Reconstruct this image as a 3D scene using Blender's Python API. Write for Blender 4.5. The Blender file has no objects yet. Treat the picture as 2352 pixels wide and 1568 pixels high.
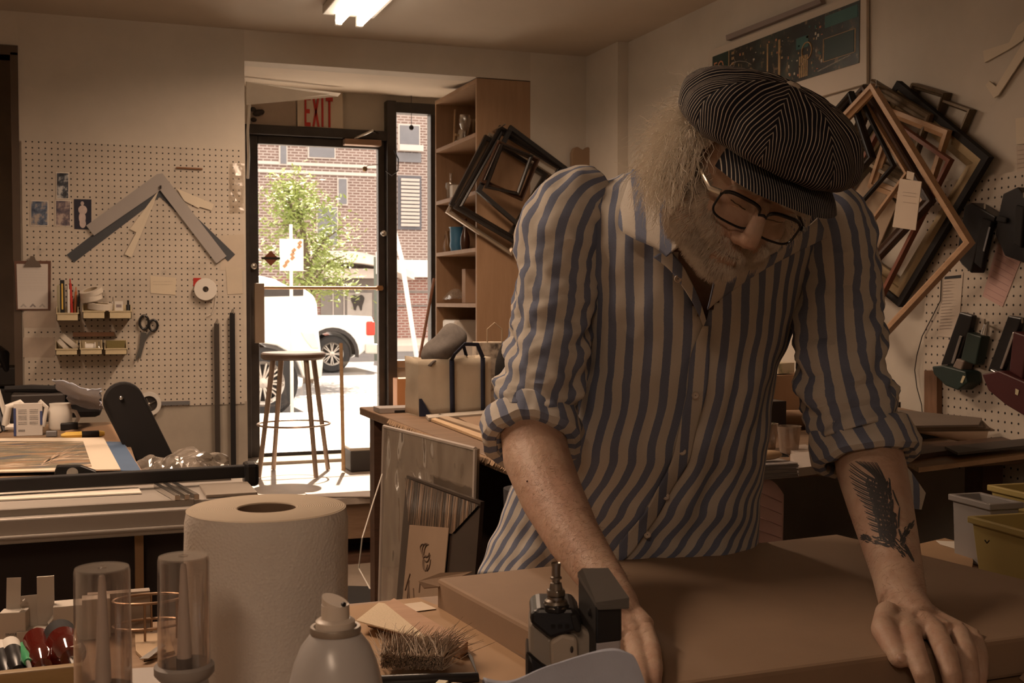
import bpy, bmesh, math, random
from mathutils import Vector, Matrix, Euler, noise
from mathutils.bvhtree import BVHTree
R=math.radians; PI=math.pi; rnd=random.Random(7)
S=bpy.context.scene; COL=S.collection
# ---------------------------------------------------------------- camera
F=2671.0; CZ=1.25; YAW=20.3; PIT=math.degrees(math.atan(94/F))
cd=bpy.data.cameras.new('camera'); cam=bpy.data.objects.new('camera',cd); COL.objects.link(cam)
cam.location=(0,0,CZ); cam.rotation_euler=(R(90-PIT),0,R(-YAW)); cd.sensor_width=36; cd.lens=36*F/2352; cd.clip_start=.02; cd.clip_end=300
cd.dof.use_dof=True; cd.dof.focus_distance=1.85; cd.dof.aperture_fstop=22
S.camera=cam
S.view_settings.view_transform='Standard'; S.view_settings.look='None'; S.view_settings.gamma=1
S.view_settings.use_curve_mapping=False; S.view_settings.exposure=0.06
RM=Euler((R(90-PIT),0,R(-YAW))).to_matrix(); C0=Vector((0,0,CZ))
def ray(px,py): return RM@Vector(((px-1176)/F,(784-py)/F,-1))
def W(px,py,d): return C0+ray(px,py)*d
def onY(px,py,Y): r=ray(px,py); return C0+r*(Y/r.y)
def onX(px,py,X): r=ray(px,py); return C0+r*(X/r.x)
def onZ(px,py,Z): r=ray(px,py); return C0+r*((Z-CZ)/r.z)
# ---------------------------------------------------------------- world, sun
w=bpy.data.worlds.new('sky'); S.world=w; w.use_nodes=True
bg=w.node_tree.nodes['Background']; bg.inputs[0].default_value=(1,.88,.76,1); bg.inputs[1].default_value=3.0
def light(name,typ,loc,rot,en,col,**k):
    l=bpy.data.lights.new(name,typ); l.energy=en; l.color=col
    for a,b in k.items(): setattr(l,a,b)
    o=bpy.data.objects.new(name,l); COL.objects.link(o); o.location=loc; o.rotation_euler=rot; return o
light('sun','SUN',(6,20,30),Euler((R(-38),0,R(-14))),22.0,(1,.86,.70),angle=R(.6))
WARM=(1,.69,.475)
# ---------------------------------------------------------------- materials
MATS={}
class NT:
    def __init__(s,name,rough=.6,metal=0,spec=.5):
        s.m=bpy.data.materials.new(name); s.m.use_nodes=True; s.t=s.m.node_tree; s.p=s.t.nodes['Principled BSDF']
        s.p.inputs['Roughness'].default_value=rough; s.p.inputs['Metallic'].default_value=metal; s.p.inputs['Specular IOR Level'].default_value=spec
        s.out=s.t.nodes['Material Output']
    def n(s,typ,ins={},outp=0,**k):
        x=s.t.nodes.new(typ)
        for a,b in k.items(): setattr(x,a,b)
        for a,b in ins.items(): s.set(x.inputs[a],b)
        return x.outputs[outp]
    def set(s,i,b):
        if isinstance(b,bpy.types.NodeSocket): s.t.links.new(b,i)
        elif isinstance(b,(tuple,list)) and len(b)==3 and i.type=='RGBA': i.default_value=(*b,1)
        else: i.default_value=b
    def math(s,op,a,b=0,c=0): return s.n('ShaderNodeMath',{0:a,1:b,2:c},operation=op)
    def mix(s,f,a,b,bt='MIX'):
        x=s.t.nodes.new('ShaderNodeMix'); x.data_type='RGBA'; x.blend_type=bt
        s.set(x.inputs[0],f); s.set(x.inputs[6],a if isinstance(a,bpy.types.NodeSocket) else (*a,1)); s.set(x.inputs[7],b if isinstance(b,bpy.types.NodeSocket) else (*b,1)); return x.outputs[2]
    def obj(s,o=3): return s.n('ShaderNodeTexCoord',{},o)
    def noise(s,sc,det=4,vec=None,outp=0,ro=.6): return s.n('ShaderNodeTexNoise',{'Scale':sc,'Detail':det,'Roughness':ro,'Vector':vec or s.obj()},outp)
    def ramp(s,f,stops,interp='LINEAR'):
        x=s.t.nodes.new('ShaderNodeValToRGB'); s.set(x.inputs[0],f); cr=x.color_ramp; cr.interpolation=interp
        while len(cr.elements)<len(stops): cr.elements.new(.5)
        for e,(p,c) in zip(cr.elements,stops): e.position=p; e.color=(*c,1) if len(c)==3 else c
        return x.outputs[0]
    def xyz(s,v): 
        x=s.t.nodes.new('ShaderNodeSeparateXYZ'); s.set(x.inputs[0],v); return x.outputs
    def comb(s,a,b,c=0): return s.n('ShaderNodeCombineXYZ',{0:a,1:b,2:c})
    def col(s,c): s.set(s.p.inputs['Base Color'],c); return s
    def bump(s,h,st=.3,dist=.002): s.set(s.p.inputs['Normal'],s.n('ShaderNodeBump',{'Strength':st,'Distance':dist,'Height':h}))
def c255(r,g,b): 
    f=lambda x:(x/255)**2.2
    return (f(r),f(g),f(b))
def M(name,col,rough=.6,metal=0,var=.12,vs=6,bump=0,bs=80,spec=.4,emit=0,sc=None):
    if name in MATS: return MATS[name]
    t=NT(name,rough,metal,spec); 
    v=t.obj()
    if sc: v=t.n('ShaderNodeMapping',{'Vector':v,'Scale':sc})
    nz=t.noise(vs,6,v)
    t.col(t.mix(t.math('SMOOTHSTEP',nz,.3,.7) if False else nz,tuple(max(0,x*(1-var*1.6)) for x in col),tuple(min(1,x*(1+var*1.6)) for x in col)))
    if bump: t.bump(t.noise(bs,5,v),bump)
    if emit: t.p.inputs['Emission Color'].default_value=(*col,1); t.p.inputs['Emission Strength'].default_value=emit
    MATS[name]=t.m; return t.m
def glassy(name,tint=(1,1,1),mixv=.08,rough=.03,opac=0,ocol=(.8,.8,.8)):
    if name in MATS: return MATS[name]
    t=NT(name); tr=t.n('ShaderNodeBsdfTransparent',{'Color':tint}); gl=t.n('ShaderNodeBsdfGlossy',{'Color':(1,1,1),'Roughness':rough})
    lw=t.n('ShaderNodeLayerWeight',{'Blend':.35},1); f=t.math('ADD',t.math('MULTIPLY',lw,.55),mixv)
    a=t.n('ShaderNodeMixShader',{0:f,1:tr,2:gl})
    if opac:
        d=t.n('ShaderNodeBsdfDiffuse',{'Color':ocol}); 
        o2=t.math('ADD',t.math('MULTIPLY',lw,opac*1.5),opac)
        a=t.n('ShaderNodeMixShader',{0:o2,1:a,2:d})
    t.t.links.new(a,t.out.inputs[0]); MATS[name]=t.m; return t.m
def woodm(name,c1,c2,rough=.6,axis=0,sc=3.0):
    if name in MATS: return MATS[name]
    t=NT(name,rough); v=t.obj(); s_=[sc*8]*3; s_[axis]=sc*.8
    v=t.n('ShaderNodeMapping',{'Vector':v,'Scale':tuple(s_)}); nz=t.noise(2.2,8,v,ro=.7)
    t.col(t.ramp(nz,[(.3,c1),(.7,c2)])); t.bump(nz,.15); MATS[name]=t.m; return t.m
def pegm(name,col,ax):
    t=NT(name,.65); x,y,z=t.xyz(t.obj()); a=[x,y][ax]
    fx=t.math('SUBTRACT',t.math('FRACT',t.math('DIVIDE',a,.0254)),.5); fz=t.math('SUBTRACT',t.math('FRACT',t.math('DIVIDE',z,.0254)),.5)
    r=t.math('SQRT',t.math('ADD',t.math('MULTIPLY',fx,fx),t.math('MULTIPLY',fz,fz)))
    h=t.math('LESS_THAN',r,.135)
    st=t.noise(3.0,8); base=t.mix(t.ramp(st,[(.45,(0,0,0)),(.75,(1,1,1))]),col,tuple(c*.72 for c in col))
    base=t.mix(t.ramp(t.noise(14,6),[(.62,(0,0,0)),(.72,(1,1,1))]),base,tuple(c*.8 for c in col))
    t.col(t.mix(h,base,(.012,.008,.006))); return t.m
# ---------------------------------------------------------------- mesh builder
class MB:
    def __init__(s): s.v=[];s.f=[];s.mi=[];s.uv=None
    def add(s,v,f,mi=0,X=None):
        b=len(s.v); s.v+=[(X@Vector(p)) if X else Vector(p) for p in v]; s.f+=[[i+b for i in q] for q in f]; s.mi+=[mi]*len(f); return s
    def box(s,c,d,rot=None,mi=0,tap=1):
        x,y,z=[k/2 for k in d]; X=Matrix.Translation(Vector(c))@((rot if isinstance(rot,Matrix) else Euler(rot).to_matrix()).to_4x4() if rot is not None else Matrix())
        t=tap
        vs=[(-x,-y,-z),(x,-y,-z),(x,y,-z),(-x,y,-z),(-x*t,-y*t,z),(x*t,-y*t,z),(x*t,y*t,z),(-x*t,y*t,z)]
        return s.add(vs,[(0,3,2,1),(4,5,6,7),(0,1,5,4),(1,2,6,5),(2,3,7,6),(3,0,4,7)],mi,X)
    def bb(s,a,b,mi=0):  # box by corners
        return s.box([(p+q)/2 for p,q in zip(a,b)],[abs(p-q) for p,q in zip(a,b)],None,mi)
    def prism(s,poly,off,mi=0):  # planar polygon of world points extruded by off
        n=len(poly); off=Vector(off); v=[Vector(p) for p in poly]+[Vector(p)+off for p in poly]
        f=[list(range(n)),list(range(2*n-1,n-1,-1))]+[[i,i+n,(i+1)%n+n,(i+1)%n] for i in range(n)]
        return s.add(v,f,mi)
    def loft(s,rings,closed=True,caps=True,mi=0):
        n=len(rings[0]); b=[p for r in rings for p in r]; f=[]
        for i in range(len(rings)-1):
            for j in range(n if closed else n-1):
                k=(j+1)%n; f.append([i*n+j,i*n+k,(i+1)*n+k,(i+1)*n+j])
        if caps and closed: f.append(list(range(n))[::-1]); f.append([(len(rings)-1)*n+j for j in range(n)])
        return s.add(b,f,mi)
    def tube(s,pts,rad,n=10,mi=0,caps=True,closed=False,flat=1,up=None):
        pts=[Vector(p) for p in pts]; m=len(pts); rings=[]
        if not hasattr(rad,'__len__'): rad=[rad]*m
        pu=None
        for i,p in enumerate(pts):
            a=pts[(i-1)%m] if (closed or i>0) else p; b=pts[(i+1)%m] if (closed or i<m-1) else p
            t=(b-a).normalized()
            if pu is None:
                ref=Vector(up) if up else (Vector((0,0,1)) if abs(t.z)<.9 else Vector((1,0,0))); pu=(ref-t*ref.dot(t)).normalized()
            else: pu=(pu-t*pu.dot(t)).normalized()
            q=t.cross(pu); r=rad[i]
            rings.append([p+pu*(math.cos(2*PI*k/n)*r*flat)+q*(math.sin(2*PI*k/n)*r) for k in range(n)])
        if closed: rings.append(rings[0]); caps=False
        return s.loft(rings,True,caps,mi)
    def lathe(s,prof,n=28,X=None,mi=0,caps=False):
        rings=[[Vector((r*math.cos(2*PI*k/n),r*math.sin(2*PI*k/n),z)) for k in range(n)] for r,z in prof]
        if X: rings=[[X@p for p in r] for r in rings]
        return s.loft(rings,True,caps,mi)
    def ell(s,c,r,n=20,X=None,mi=0):
        prof=[(max(1e-5,math.sin(PI*i/n)),-math.cos(PI*i/n)) for i in range(n+1)]
        T=Matrix.Translation(Vector(c))@((X.to_4x4()) if X else Matrix())@Matrix.Diagonal((*r,1))
        return s.lathe(prof,n*2,T,mi)
    def grid(s,fn,nu,nv,mi=0,two=0):
        v=[fn(i/nu,j/nv) for j in range(nv+1) for i in range(nu+1)]
        return s.add(v,[[j*(nu+1)+i,j*(nu+1)+i+1,(j+1)*(nu+1)+i+1,(j+1)*(nu+1)+i] for j in range(nv) for i in range(nu)],mi)
    def build(s,name,mats,parent=None,smooth=False,bevel=0,loc=None,solid=0,label=None,sub=0):
        me=bpy.data.meshes.new(name); o=bpy.data.objects.new(name,me); COL.objects.link(o)
        L=Vector(loc) if loc is not None else (sum(s.v,Vector())/len(s.v) if parent is None else Vector())
        if parent is not None and loc is None: L=Vector(parent['_o']) if '_o' in parent else Vector()
        me.from_pydata([tuple(p-L) for p in s.v],[],s.f)
        for m in (mats if isinstance(mats,(list,tuple)) else [mats]): me.materials.append(m)
        me.polygons.foreach_set('material_index',s.mi)
        if smooth: me.polygons.foreach_set('use_smooth',[True]*len(s.f))
        if s.uv:
            ul=me.uv_layers.new(name='uv'); 
            for lp in me.loops: ul.data[lp.index].uv=s.uv[lp.vertex_index]
        me.validate(); me.update()
        o['_o']=tuple(L)
        if parent is None: o.location=L
        else:
            o.parent=parent; o.location=L-Vector(parent['_o']); 
        if bevel: b=o.modifiers.new('bevel','BEVEL'); b.width=bevel; b.segments=2; b.limit_method='ANGLE'
        if solid: b=o.modifiers.new('solid','SOLIDIFY'); b.thickness=solid
        if sub: b=o.modifiers.new('sub','SUBSURF'); b.levels=sub; b.render_levels=sub
        if smooth and not sub:
            b=o.modifiers.new('wn','WEIGHTED_NORMAL') if False else None
            try: me.set_sharp_from_angle(angle=R(40))
            except Exception: pass
        if label: o['label']=label
        return o
def tag(o,label,cat,group=None,kind=None):
    o['label']=label; o['category']=cat
    if group: o['group']=group
    if kind: o['kind']=kind
    return o
def E(name,loc,label,cat,group=None):
    o=bpy.data.objects.new(name,None); COL.objects.link(o); o.empty_display_size=.05; o.location=Vector(loc); o['_o']=tuple(loc); return tag(o,label,cat,group)
def st(name,mb,mats,**k):
    o=mb.build(name,mats,**k); o['kind']='structure'; return o
def dup(root,loc,label,rz=None,group=None):
    r=root.copy(); COL.objects.link(r); r.location=loc; r['label']=label
    if rz is not None: r.rotation_euler[2]=rz
    if group: r['group']=group
    for ch in list(root.children):
        c=ch.copy(); COL.objects.link(c); c.parent=r
        for g in ch.children:
            d=g.copy(); COL.objects.link(d); d.parent=c
    return r
def textmb(txt,size,X,depth=.0005,mi=0,mb=None):
    cu=bpy.data.curves.new('t','FONT'); cu.body=txt; cu.size=size; cu.extrude=depth; cu.resolution_u=2; cu.align_x='CENTER'; cu.align_y='CENTER'
    o=bpy.data.objects.new('t',cu); COL.objects.link(o); bpy.context.view_layer.update()
    me=bpy.data.meshes.new_from_object(o.evaluated_get(bpy.context.evaluated_depsgraph_get()))
    mb=mb or MB(); mb.add([v.co for v in me.vertices],[list(p.vertices) for p in me.polygons],mi,X)
    bpy.data.objects.remove(o); bpy.data.curves.remove(cu); bpy.data.meshes.remove(me); return mb
def frameX(o,x,y,n):  # matrix from origin and axes
    return Matrix(((x[0],y[0],n[0],o[0]),(x[1],y[1],n[1],o[1]),(x[2],y[2],n[2],o[2]),(0,0,0,1)))
def lines(mb,O,X,Y,N,rows,w,h,mi=0,rn=rnd,off=.0006,thick=.0012):  # scribbled writing strokes on a sheet
    for r in rows:
        x=.08*w
        while x<.92*w:
            l=rn.uniform(.04,.14)*w; l=min(l,.93*w-x)
            a=O+X*x+Y*(r*h)+N*off; mb.add([a,a+X*l,a+X*l+Y*thick,a+Y*thick],[(0,1,2,3)],mi); x+=l+.03*w
# ---------------------------------------------------------------- colours
WALL=NT('wall_paint',.75); _n=WALL.noise(2.2,8); WALL.col(WALL.mix(WALL.ramp(_n,[(.35,(0,0,0)),(.7,(1,1,1))]),(.60,.54,.46),(.50,.45,.38))); WALL.bump(WALL.noise(30,5),.15,.003); WALL=WALL.m
CEIL=M('ceiling_paint',(.50,.44,.37),.8,var=.14,vs=1.3,bump=.1,bs=12)
PEGW=pegm('pegboard_back',(.56,.49,.41),0); PEGR=pegm('pegboard_side',(.56,.49,.41),1)
DARK=M('dark_paint',(.035,.028,.025),.5,var=.3); BLK=M('black_plastic',(.012,.011,.012),.35,var=.3); BLKM=M('black_matte',(.012,.010,.010),.8,var=.2)
PLY=woodm('shelf_wood',(.28,.165,.09),(.35,.215,.125),.6,2,2); KRAFT=M('kraft_paper',(.26,.175,.115),.75,var=.07,vs=14,bump=.12,bs=180)
WHITE=M('white_paper',(.72,.66,.58),.7,var=.05,vs=20); WPL=M('white_plastic',(.70,.66,.60),.4,var=.04); CREAM=M('cream_plastic',(.56,.50,.33),.45,var=.05)
CH=M('chrome',(.6,.58,.55),.25,1,var=.1); STEEL=M('brushed_steel',(.42,.40,.38),.4,1,var=.15,vs=20); GREYM=M('grey_metal',(.25,.25,.26),.45,.6,var=.1)
OAK=woodm('oak_wood',(.34,.20,.10),(.50,.32,.17),.5,0,3); DKW=woodm('dark_wood',(.06,.03,.018),(.12,.06,.035),.5,0,3); LW=woodm('light_wood',(.50,.34,.20),(.62,.45,.28),.55,0,4)
FLOORM=M('floor_boards',(.30,.24,.19),.6,var=.3,vs=3,bump=.2,bs=20)
NAVY=M('navy_cloth',(.018,.022,.045),.85,var=.2,vs=60); RED=M('red_paint',(.45,.03,.02),.5); INK=M('ink',(.03,.03,.035),.6,var=.1); YEL=M('yellow_plastic',(.75,.50,.10),.4)
H=2.475; D=5.4; DY=6.9; XR=2.45; PZ=.316; AC=2.335
X0=onY(48,600,D).x; XA=onY(565,600,D).x; XB=onY(1218,600,D).x
T=.12
# ---------------------------------------------------------------- room shell
st('floor',MB().bb((-2.6,-2.6,-.1),(XR+.1,D,0)),FLOORM)
st('ceiling',MB().bb((-2.6,-2.6,H),(XR+.1,D+T,H+.1)),CEIL)
st('wall_right',MB().bb((XR,-2.6,0),(XR+.1,D+T,H)),WALL)
st('wall_left',MB().bb((-2.7,-2.6,-.1),(-2.6,7.2,H)),WALL)
st('wall_rear',MB().bb((-2.6,-2.7,-.1),(XR+.1,-2.6,H)),WALL)
st('wall_back_peg_side',MB().bb((X0,D,0),(XA,D+T,H)),WALL)
st('wall_back_header',MB().bb((XA,D,AC),(XB,D+T,H)),WALL)
st('wall_back_corner',MB().bb((XB,D,0),(XR,D+T,H)),WALL)
st('wall_back_left_header',MB().bb((-2.6,D,2.29),(X0,D+T,H)),WALL)
st('trim_1',MB().bb((X0-.03,D-.01,0),(X0,D+.13,2.30)).bb((-1.6,D-.01,2.29),(X0,D+.13,2.33)),M('dark_trim',(.09,.06,.04),.6))
pil=onY(1418,500,5.03)
st('wall_pilaster',MB().bb((pil.x,5.03,0),(XR,D,H)),WALL)
# side passage
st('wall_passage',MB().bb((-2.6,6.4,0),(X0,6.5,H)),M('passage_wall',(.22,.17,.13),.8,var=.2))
st('wall_passage_side',MB().bb((X0,D+T,-.1),(XA-.1,D+T+.08,H)),WALL)
st('wall_passage_end',MB().bb((X0-.02,D+T,0),(X0+.04,6.4,H)),WALL)
st('floor_passage',MB().bb((-2.6,D,-.1),(X0,6.4,0)),FLOORM)
st('ceiling_passage',MB().bb((-2.6,D+T,H),(X0,6.5,H+.1)),CEIL)
# entry alcove
XE=2.35
def mbA():
    m=MB(); a=[(XA-.1,D+T,AC),(XE,D+T,AC),(XE,DY+.1,2.50),(XA-.1,DY+.1,2.50)]; return m.prism(a,(0,0,.08))
st('ceiling_alcove',mbA(),M('alcove_ceiling',(.62,.53,.43),.8,var=.08,vs=2))
st('wall_alcove_left',MB().bb((XA-.1,D+T,0),(XA,DY+.1,2.6)),WALL)
st('wall_alcove_right',MB().bb((XE,D+T,0),(XE+.1,DY+.1,2.6)),WALL)
st('floor_alcove',MB().bb((XA,D+.0,PZ-.03),(XB,D+T,PZ)).bb((XA,D+T,PZ-.03),(XE,DY+.12,PZ)),M('alcove_floor',(.36,.30,.25),.5,var=.35,vs=5,bump=.2,bs=30))
st('trim_2',MB().bb((XA,D+.03,PZ-.2),(XE,D+.06,PZ-.03)),woodm('riser_wood',(.16,.09,.05),(.24,.15,.09)))
st('trim_3',MB().bb((XA,D+.30,-.1),(XE,D+.33,PZ-.03)).bb((XA,D,-.1),(XE,D+.33,-.001)).bb((XA,D+.02,.0),(XE,D+.3,.035)),DKW)
# ---------------------------------------------------------------- ceiling light fixtures (modelled tubes; the third is added fill)
TUBE=M('fluorescent_tube',(1,.86,.68),.4,var=0,emit=7)
def fixture(x,y0,y1,label,en):
    e=E('ceiling_light',(x,(y0+y1)/2,H),label,'ceiling light')
    MB().bb((x-.11,y0,H-.035),(x+.11,y1,H)).build('housing',WPL,e,bevel=.004)
    for s in (-1,1):
        MB().tube([(x+s*.045,y0+.03,H-.062),(x+s*.045,y1-.03,H-.062)],.0165,14).build('tube',TUBE,e,smooth=True)
        for yy in (y0+.012,y1-.012): MB().box((x+s*.045,yy,H-.052),(.03,.022,.05)).build('socket',WPL,e,bevel=.002)
    light('tube_light','AREA',(x,(y0+y1)/2,H-.085),(0,0,0),en,WARM,shape='RECTANGLE',size=.2,size_y=abs(y1-y0),spread=R(165))
    return e
p=onZ(800,52,H-.06)
fixture(p.x,p.y-1.25,p.y,'twin tube fluorescent ceiling fixture near the doorway wall',24)
fixture(-.5,2.0,3.25,'second twin tube fluorescent fixture on the ceiling above the front table',36)
fixture(-.7,-1.7,-.45,'added unseen third twin tube fixture on the ceiling behind the camera for front fill',20)  # unseen fixture added behind the camera as front fill
st('trim_8',MB().bb((X0,D-.008,0),(XA,D,.79)),M('lower_wall_dark',(.38,.33,.27),.8,var=.25,vs=3))  # thin panel, darker than the wall above it
tag(MB().prism([onZ(x,y,0.002) for x,y in ((770,1348),(845,1350),(905,1410),(770,1430))],(0,0,.008)).build('floor_mat',M('mat_black',(.03,.027,.025),.9)),'dark flat mat lying on the floor beside the leaning prints','mat')
# ================================================================ ENTRY ALCOVE
q=lambda x,y,Y=DY: onY(x,y,Y)
JB=M('black_door_metal',(.03,.022,.018),.4,var=.5,vs=14,spec=.5)
GL=glassy('window_glass',(.97,.96,.95),.03)
def rect(m,x0,y0,x1,y1,Y=DY,dep=.05,mi=0):
    a=q(x0,y0,Y); b=q(x1,y1,Y); xs=(a.x+q(x0,y1,Y).x)/2; xe=(b.x+q(x1,y0,Y).x)/2
    return m.bb((xs,Y,b.z),(xe,Y+dep,a.z),mi)
dx0=XA; dxg0=q(594,700).x; dxg1=q(868,700).x; dx1=q(905,600).x; wx0=dx1; wx1=q(987,600).x
zh0=q(730,337).z; zh1=q(730,296).z; zb0=PZ+.0; zb1=q(730,1033).z
# wall pieces around door and window
wzt=q(945,238).z; wzg1=q(945,262).z; wzg0=q(945,826).z
st('wall_front',MB().bb((XA,DY,zh1),(q(893,300).x,DY+.1,2.6)).bb((q(893,300).x,DY,wzt),(XE,DY+.1,2.6)).bb((wx1+.03,DY,0),(XE,DY+.1,wzt)).bb((q(893,300).x,DY,0),(wx1+.03,DY+.1,wzg0-.05)),WALL)
m=MB().bb((dx0,DY-.06,PZ),(q(573,700).x,DY+.06,zh1)).bb((dx0,DY-.06,zh0+.05),(dx1,DY+.07,zh1))
m.bb((q(884,700).x,DY-.07,PZ),(dx1,DY+.06,wzt))
st('trim_4',m,JB,bevel=.004)
dr=E('door_1',((dxg0+dxg1)/2,DY,PZ),'black metal framed glass entrance door to the street','door'); dr['kind']='structure'
del dr['category']
MB().bb((q(573,700).x,DY-.02,PZ+.01),(dxg0,DY+.03,zh0+.05)).bb((dxg1,DY-.02,PZ+.01),(q(884,700).x,DY+.03,zh0+.05)).bb((dxg0,DY-.02,zh0),(dxg1,DY+.03,zh0+.05)).bb((dxg0,DY-.02,PZ+.01),(dxg1,DY+.03,zb1)).build('door_frame',JB,dr,bevel=.004)
MB().bb((dxg0,DY+.004,zb1),(dxg1,DY+.008,zh0)).build('door_glass',GL,dr)
z=q(730,661).z; MB().tube([(dxg0-.02,DY-.05,z),(dxg1+.02,DY-.05,z)],.009,10).box((dxg0,DY-.035,z),(.03,.05,.03)).box((dxg1,DY-.035,z),(.03,.05,.03)).build('push_bar',M('brass_bar',(.35,.2,.1),.4,.8),dr,smooth=True)
MB().lathe([(.001,.0),(.018,.0),(.018,.012),(.013,.016),(.001,.016)],18,Matrix.Translation(q(881,536,DY-.055))@Matrix.Rotation(R(90),4,'X')).build('door_lock',CH,dr,smooth=True)
MB().lathe([(.001,.0),(.018,.0),(.018,.012),(.013,.016),(.001,.016)],18,Matrix.Translation(q(583,611,DY-.055))@Matrix.Rotation(R(90),4,'X')).build('door_lock',CH,dr,smooth=True)
a=q(784,322); b=q(868,340); MB().bb((a.x,DY-.10,b.z),(b.x,DY-.03,a.z)).build('door_closer',M('closer_metal',(.30,.19,.13),.35,.6),dr,bevel=.006)
MB().tube([q(815,318,DY-.08),q(855,300,DY-.16)],.008).tube([q(855,300,DY-.16),q(868,306,DY-.08)],.008).build('closer_arm',CH,dr)
for x,y in ((565,0),): pass
c=q(622,593,DY-.001); dd=.045
MB().prism([c+Vector((-dd,0,0)),c+Vector((0,0,-dd)),c+Vector((dd,0,0)),c+Vector((0,0,dd))],(0,-.001,0)).prism([c+Vector((-dd*1.2,-.001,-.007)),c+Vector((dd*1.2,-.001,-.007)),c+Vector((dd*1.2,-.001,.007)),c+Vector((-dd*1.2,-.001,.007))],(0,-.001,0),1).build('sticker',[M('sticker_red',(.30,.10,.05),.5),DARK],dr)
MB().bb((dx0-.0,DY-.25,PZ),(dx1,DY-.02,PZ+.018)).build('trim_5',M('threshold_metal',(.34,.28,.22),.4,.5,var=.3))['kind']='structure'
# narrow side window
wn=E('window_1',((wx0+wx1)/2,DY,wzg0),'tall narrow window beside the entrance door','window'); wn['kind']='structure'; del wn['category']
MB().bb((wx0,DY-.03,wzg1),(wx1+.03,DY+.05,wzt)).bb((wx0-.005,DY-.03,wzg0),(wx0+.012,DY+.05,wzg1)).bb((wx1,DY-.03,wzg0),(wx1+.03,DY+.05,wzg1)).build('window_frame',JB,wn,bevel=.003)
MB().bb((wx0,DY-.05,wzg0-.045),(wx1+.03,DY+.05,wzg0)).build('window_sill',M('sill_wood',(.34,.23,.15),.5),wn,bevel=.004)
MB().bb((wx0+.012,DY+.004,wzg0),(wx1,DY+.008,wzg1)).build('window_glass',GL,wn)
# exit sign
e=E('exit_sign',q(735,262,DY-.03),'cream exit sign with red letters above the door','sign')
m=MB(); rect(m,683,205,788,296,DY-.035,.033); m.build('sign_plate',M('sign_cream',(.62,.53,.42),.5,var=.05),e,bevel=.004)
a=q(735,257,DY-.037); lw=q(770,257,DY-.037).x-q(699,257,DY-.037).x; lh=q(735,222,DY-.037).z-q(735,291,DY-.037).z
m=MB(); X=Vector((1,0,0)); Z=Vector((0,0,1)); w_=lw/4.15
def bar(cx,x0,y0,x1,y1,th=None):
    o=a+X*(-lw/2+cx*w_*1.05); p=o+X*(x0*w_)+Z*((y0-.5)*lh); r_=o+X*(x1*w_)+Z*((y1-.5)*lh); return p,r_
for cx,bs in ((0,[(0,0,.25,1),(.25,0,.8,.13),(.25,.43,.7,.57),(.25,.87,.8,1)]),(2.15,[(0,0,.27,1)]),(2.72,[(.33,0,.62,.9),(0,.87,.95,1)])):
    for b_ in bs: p,r_=bar(cx,*b_); m.bb(p,r_+Vector((0,-.004,0)))
for sx in (0,1):
    pts=[(0+sx*.7,0),(.28+sx*.7,0),(.98-sx*.7,1),(.7-sx*.7,1)] 
    m.prism([bar(.98,x_,y_,x_,y_)[0] for x_,y_ in pts],(0,-.004,0))
m.build('letters',RED,e)
m=MB(); rect(m,578,228,680,290,DY-.02,.018); tag(m.build('wall_board',M('board_tan',(.40,.32,.26),.7)),'pale blank board on the wall left of the exit sign','board')
m=MB(); c=q(593,260,DY-.03)
for k in range(9): an=rnd.uniform(0,6.3); r_=rnd.uniform(0,.04); m.ell(c+Vector((r_*math.cos(an),0,r_*math.sin(an)*1.4)),(.018,.008,.014),6)
tag(m.build('wall_ornament',DARK,smooth=True),'small dark twisted ornament above the left door corner','ornament')
# hanging ceiling panel
a=[onY(566,188,6.15),onY(783,214,6.45),onY(776,222,6.5),onY(566,241,6.25)]
st('trim_6',MB().prism(a,(0,.02,.005)),WALL)
# pull cord lamp seen by the window: hanging pulley cord
m=MB().tube([q(945,243,DY-.12)+Vector((0,0,.12)),q(945,290,DY-.12)],.002).ell(q(945,293,DY-.12),(.014,.014,.016),8); tag(m.build('pull_cord',DARK,smooth=True),'thin black pull cord with a knob before the narrow window','cord')
m=MB().tube([q(838,386,DY-.1),q(845,380,DY-.1),q(868,378,DY-.1)],.002).ell(q(838,388,DY-.1),(.016,.016,.016),8); tag(m.build('door_bell',M('bell_brass',(.30,.2,.1),.4,.6),smooth=True),'small round bell hanging inside the door glass','bell')
m=MB().tube([q(905,345,DY-.09),q(915,365,DY-.11),q(914,392,DY-.12),q(900,403,DY-.1),q(886,392,DY-.09)],.004,8); tag(m.build('door_cable',BLK,smooth=True),'black looped cable on the post beside the door','cable')
m=MB().tube([onY(573,240,6.5),onY(569,300,6.5),onY(571,360,6.5),onY(569,410,6.5)],.008,8); tag(m.build('wall_cable',WPL,smooth=True),'white cable running down beside the left door jamb','cable')
m=MB().bb(onY(585,650,DY-.16),onY(606,787,DY-.12)); tag(m.build('hanging_box',M('tan_box',(.30,.22,.16),.6),bevel=.004),'tall brown box fixed on the left edge of the door','box')
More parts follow.
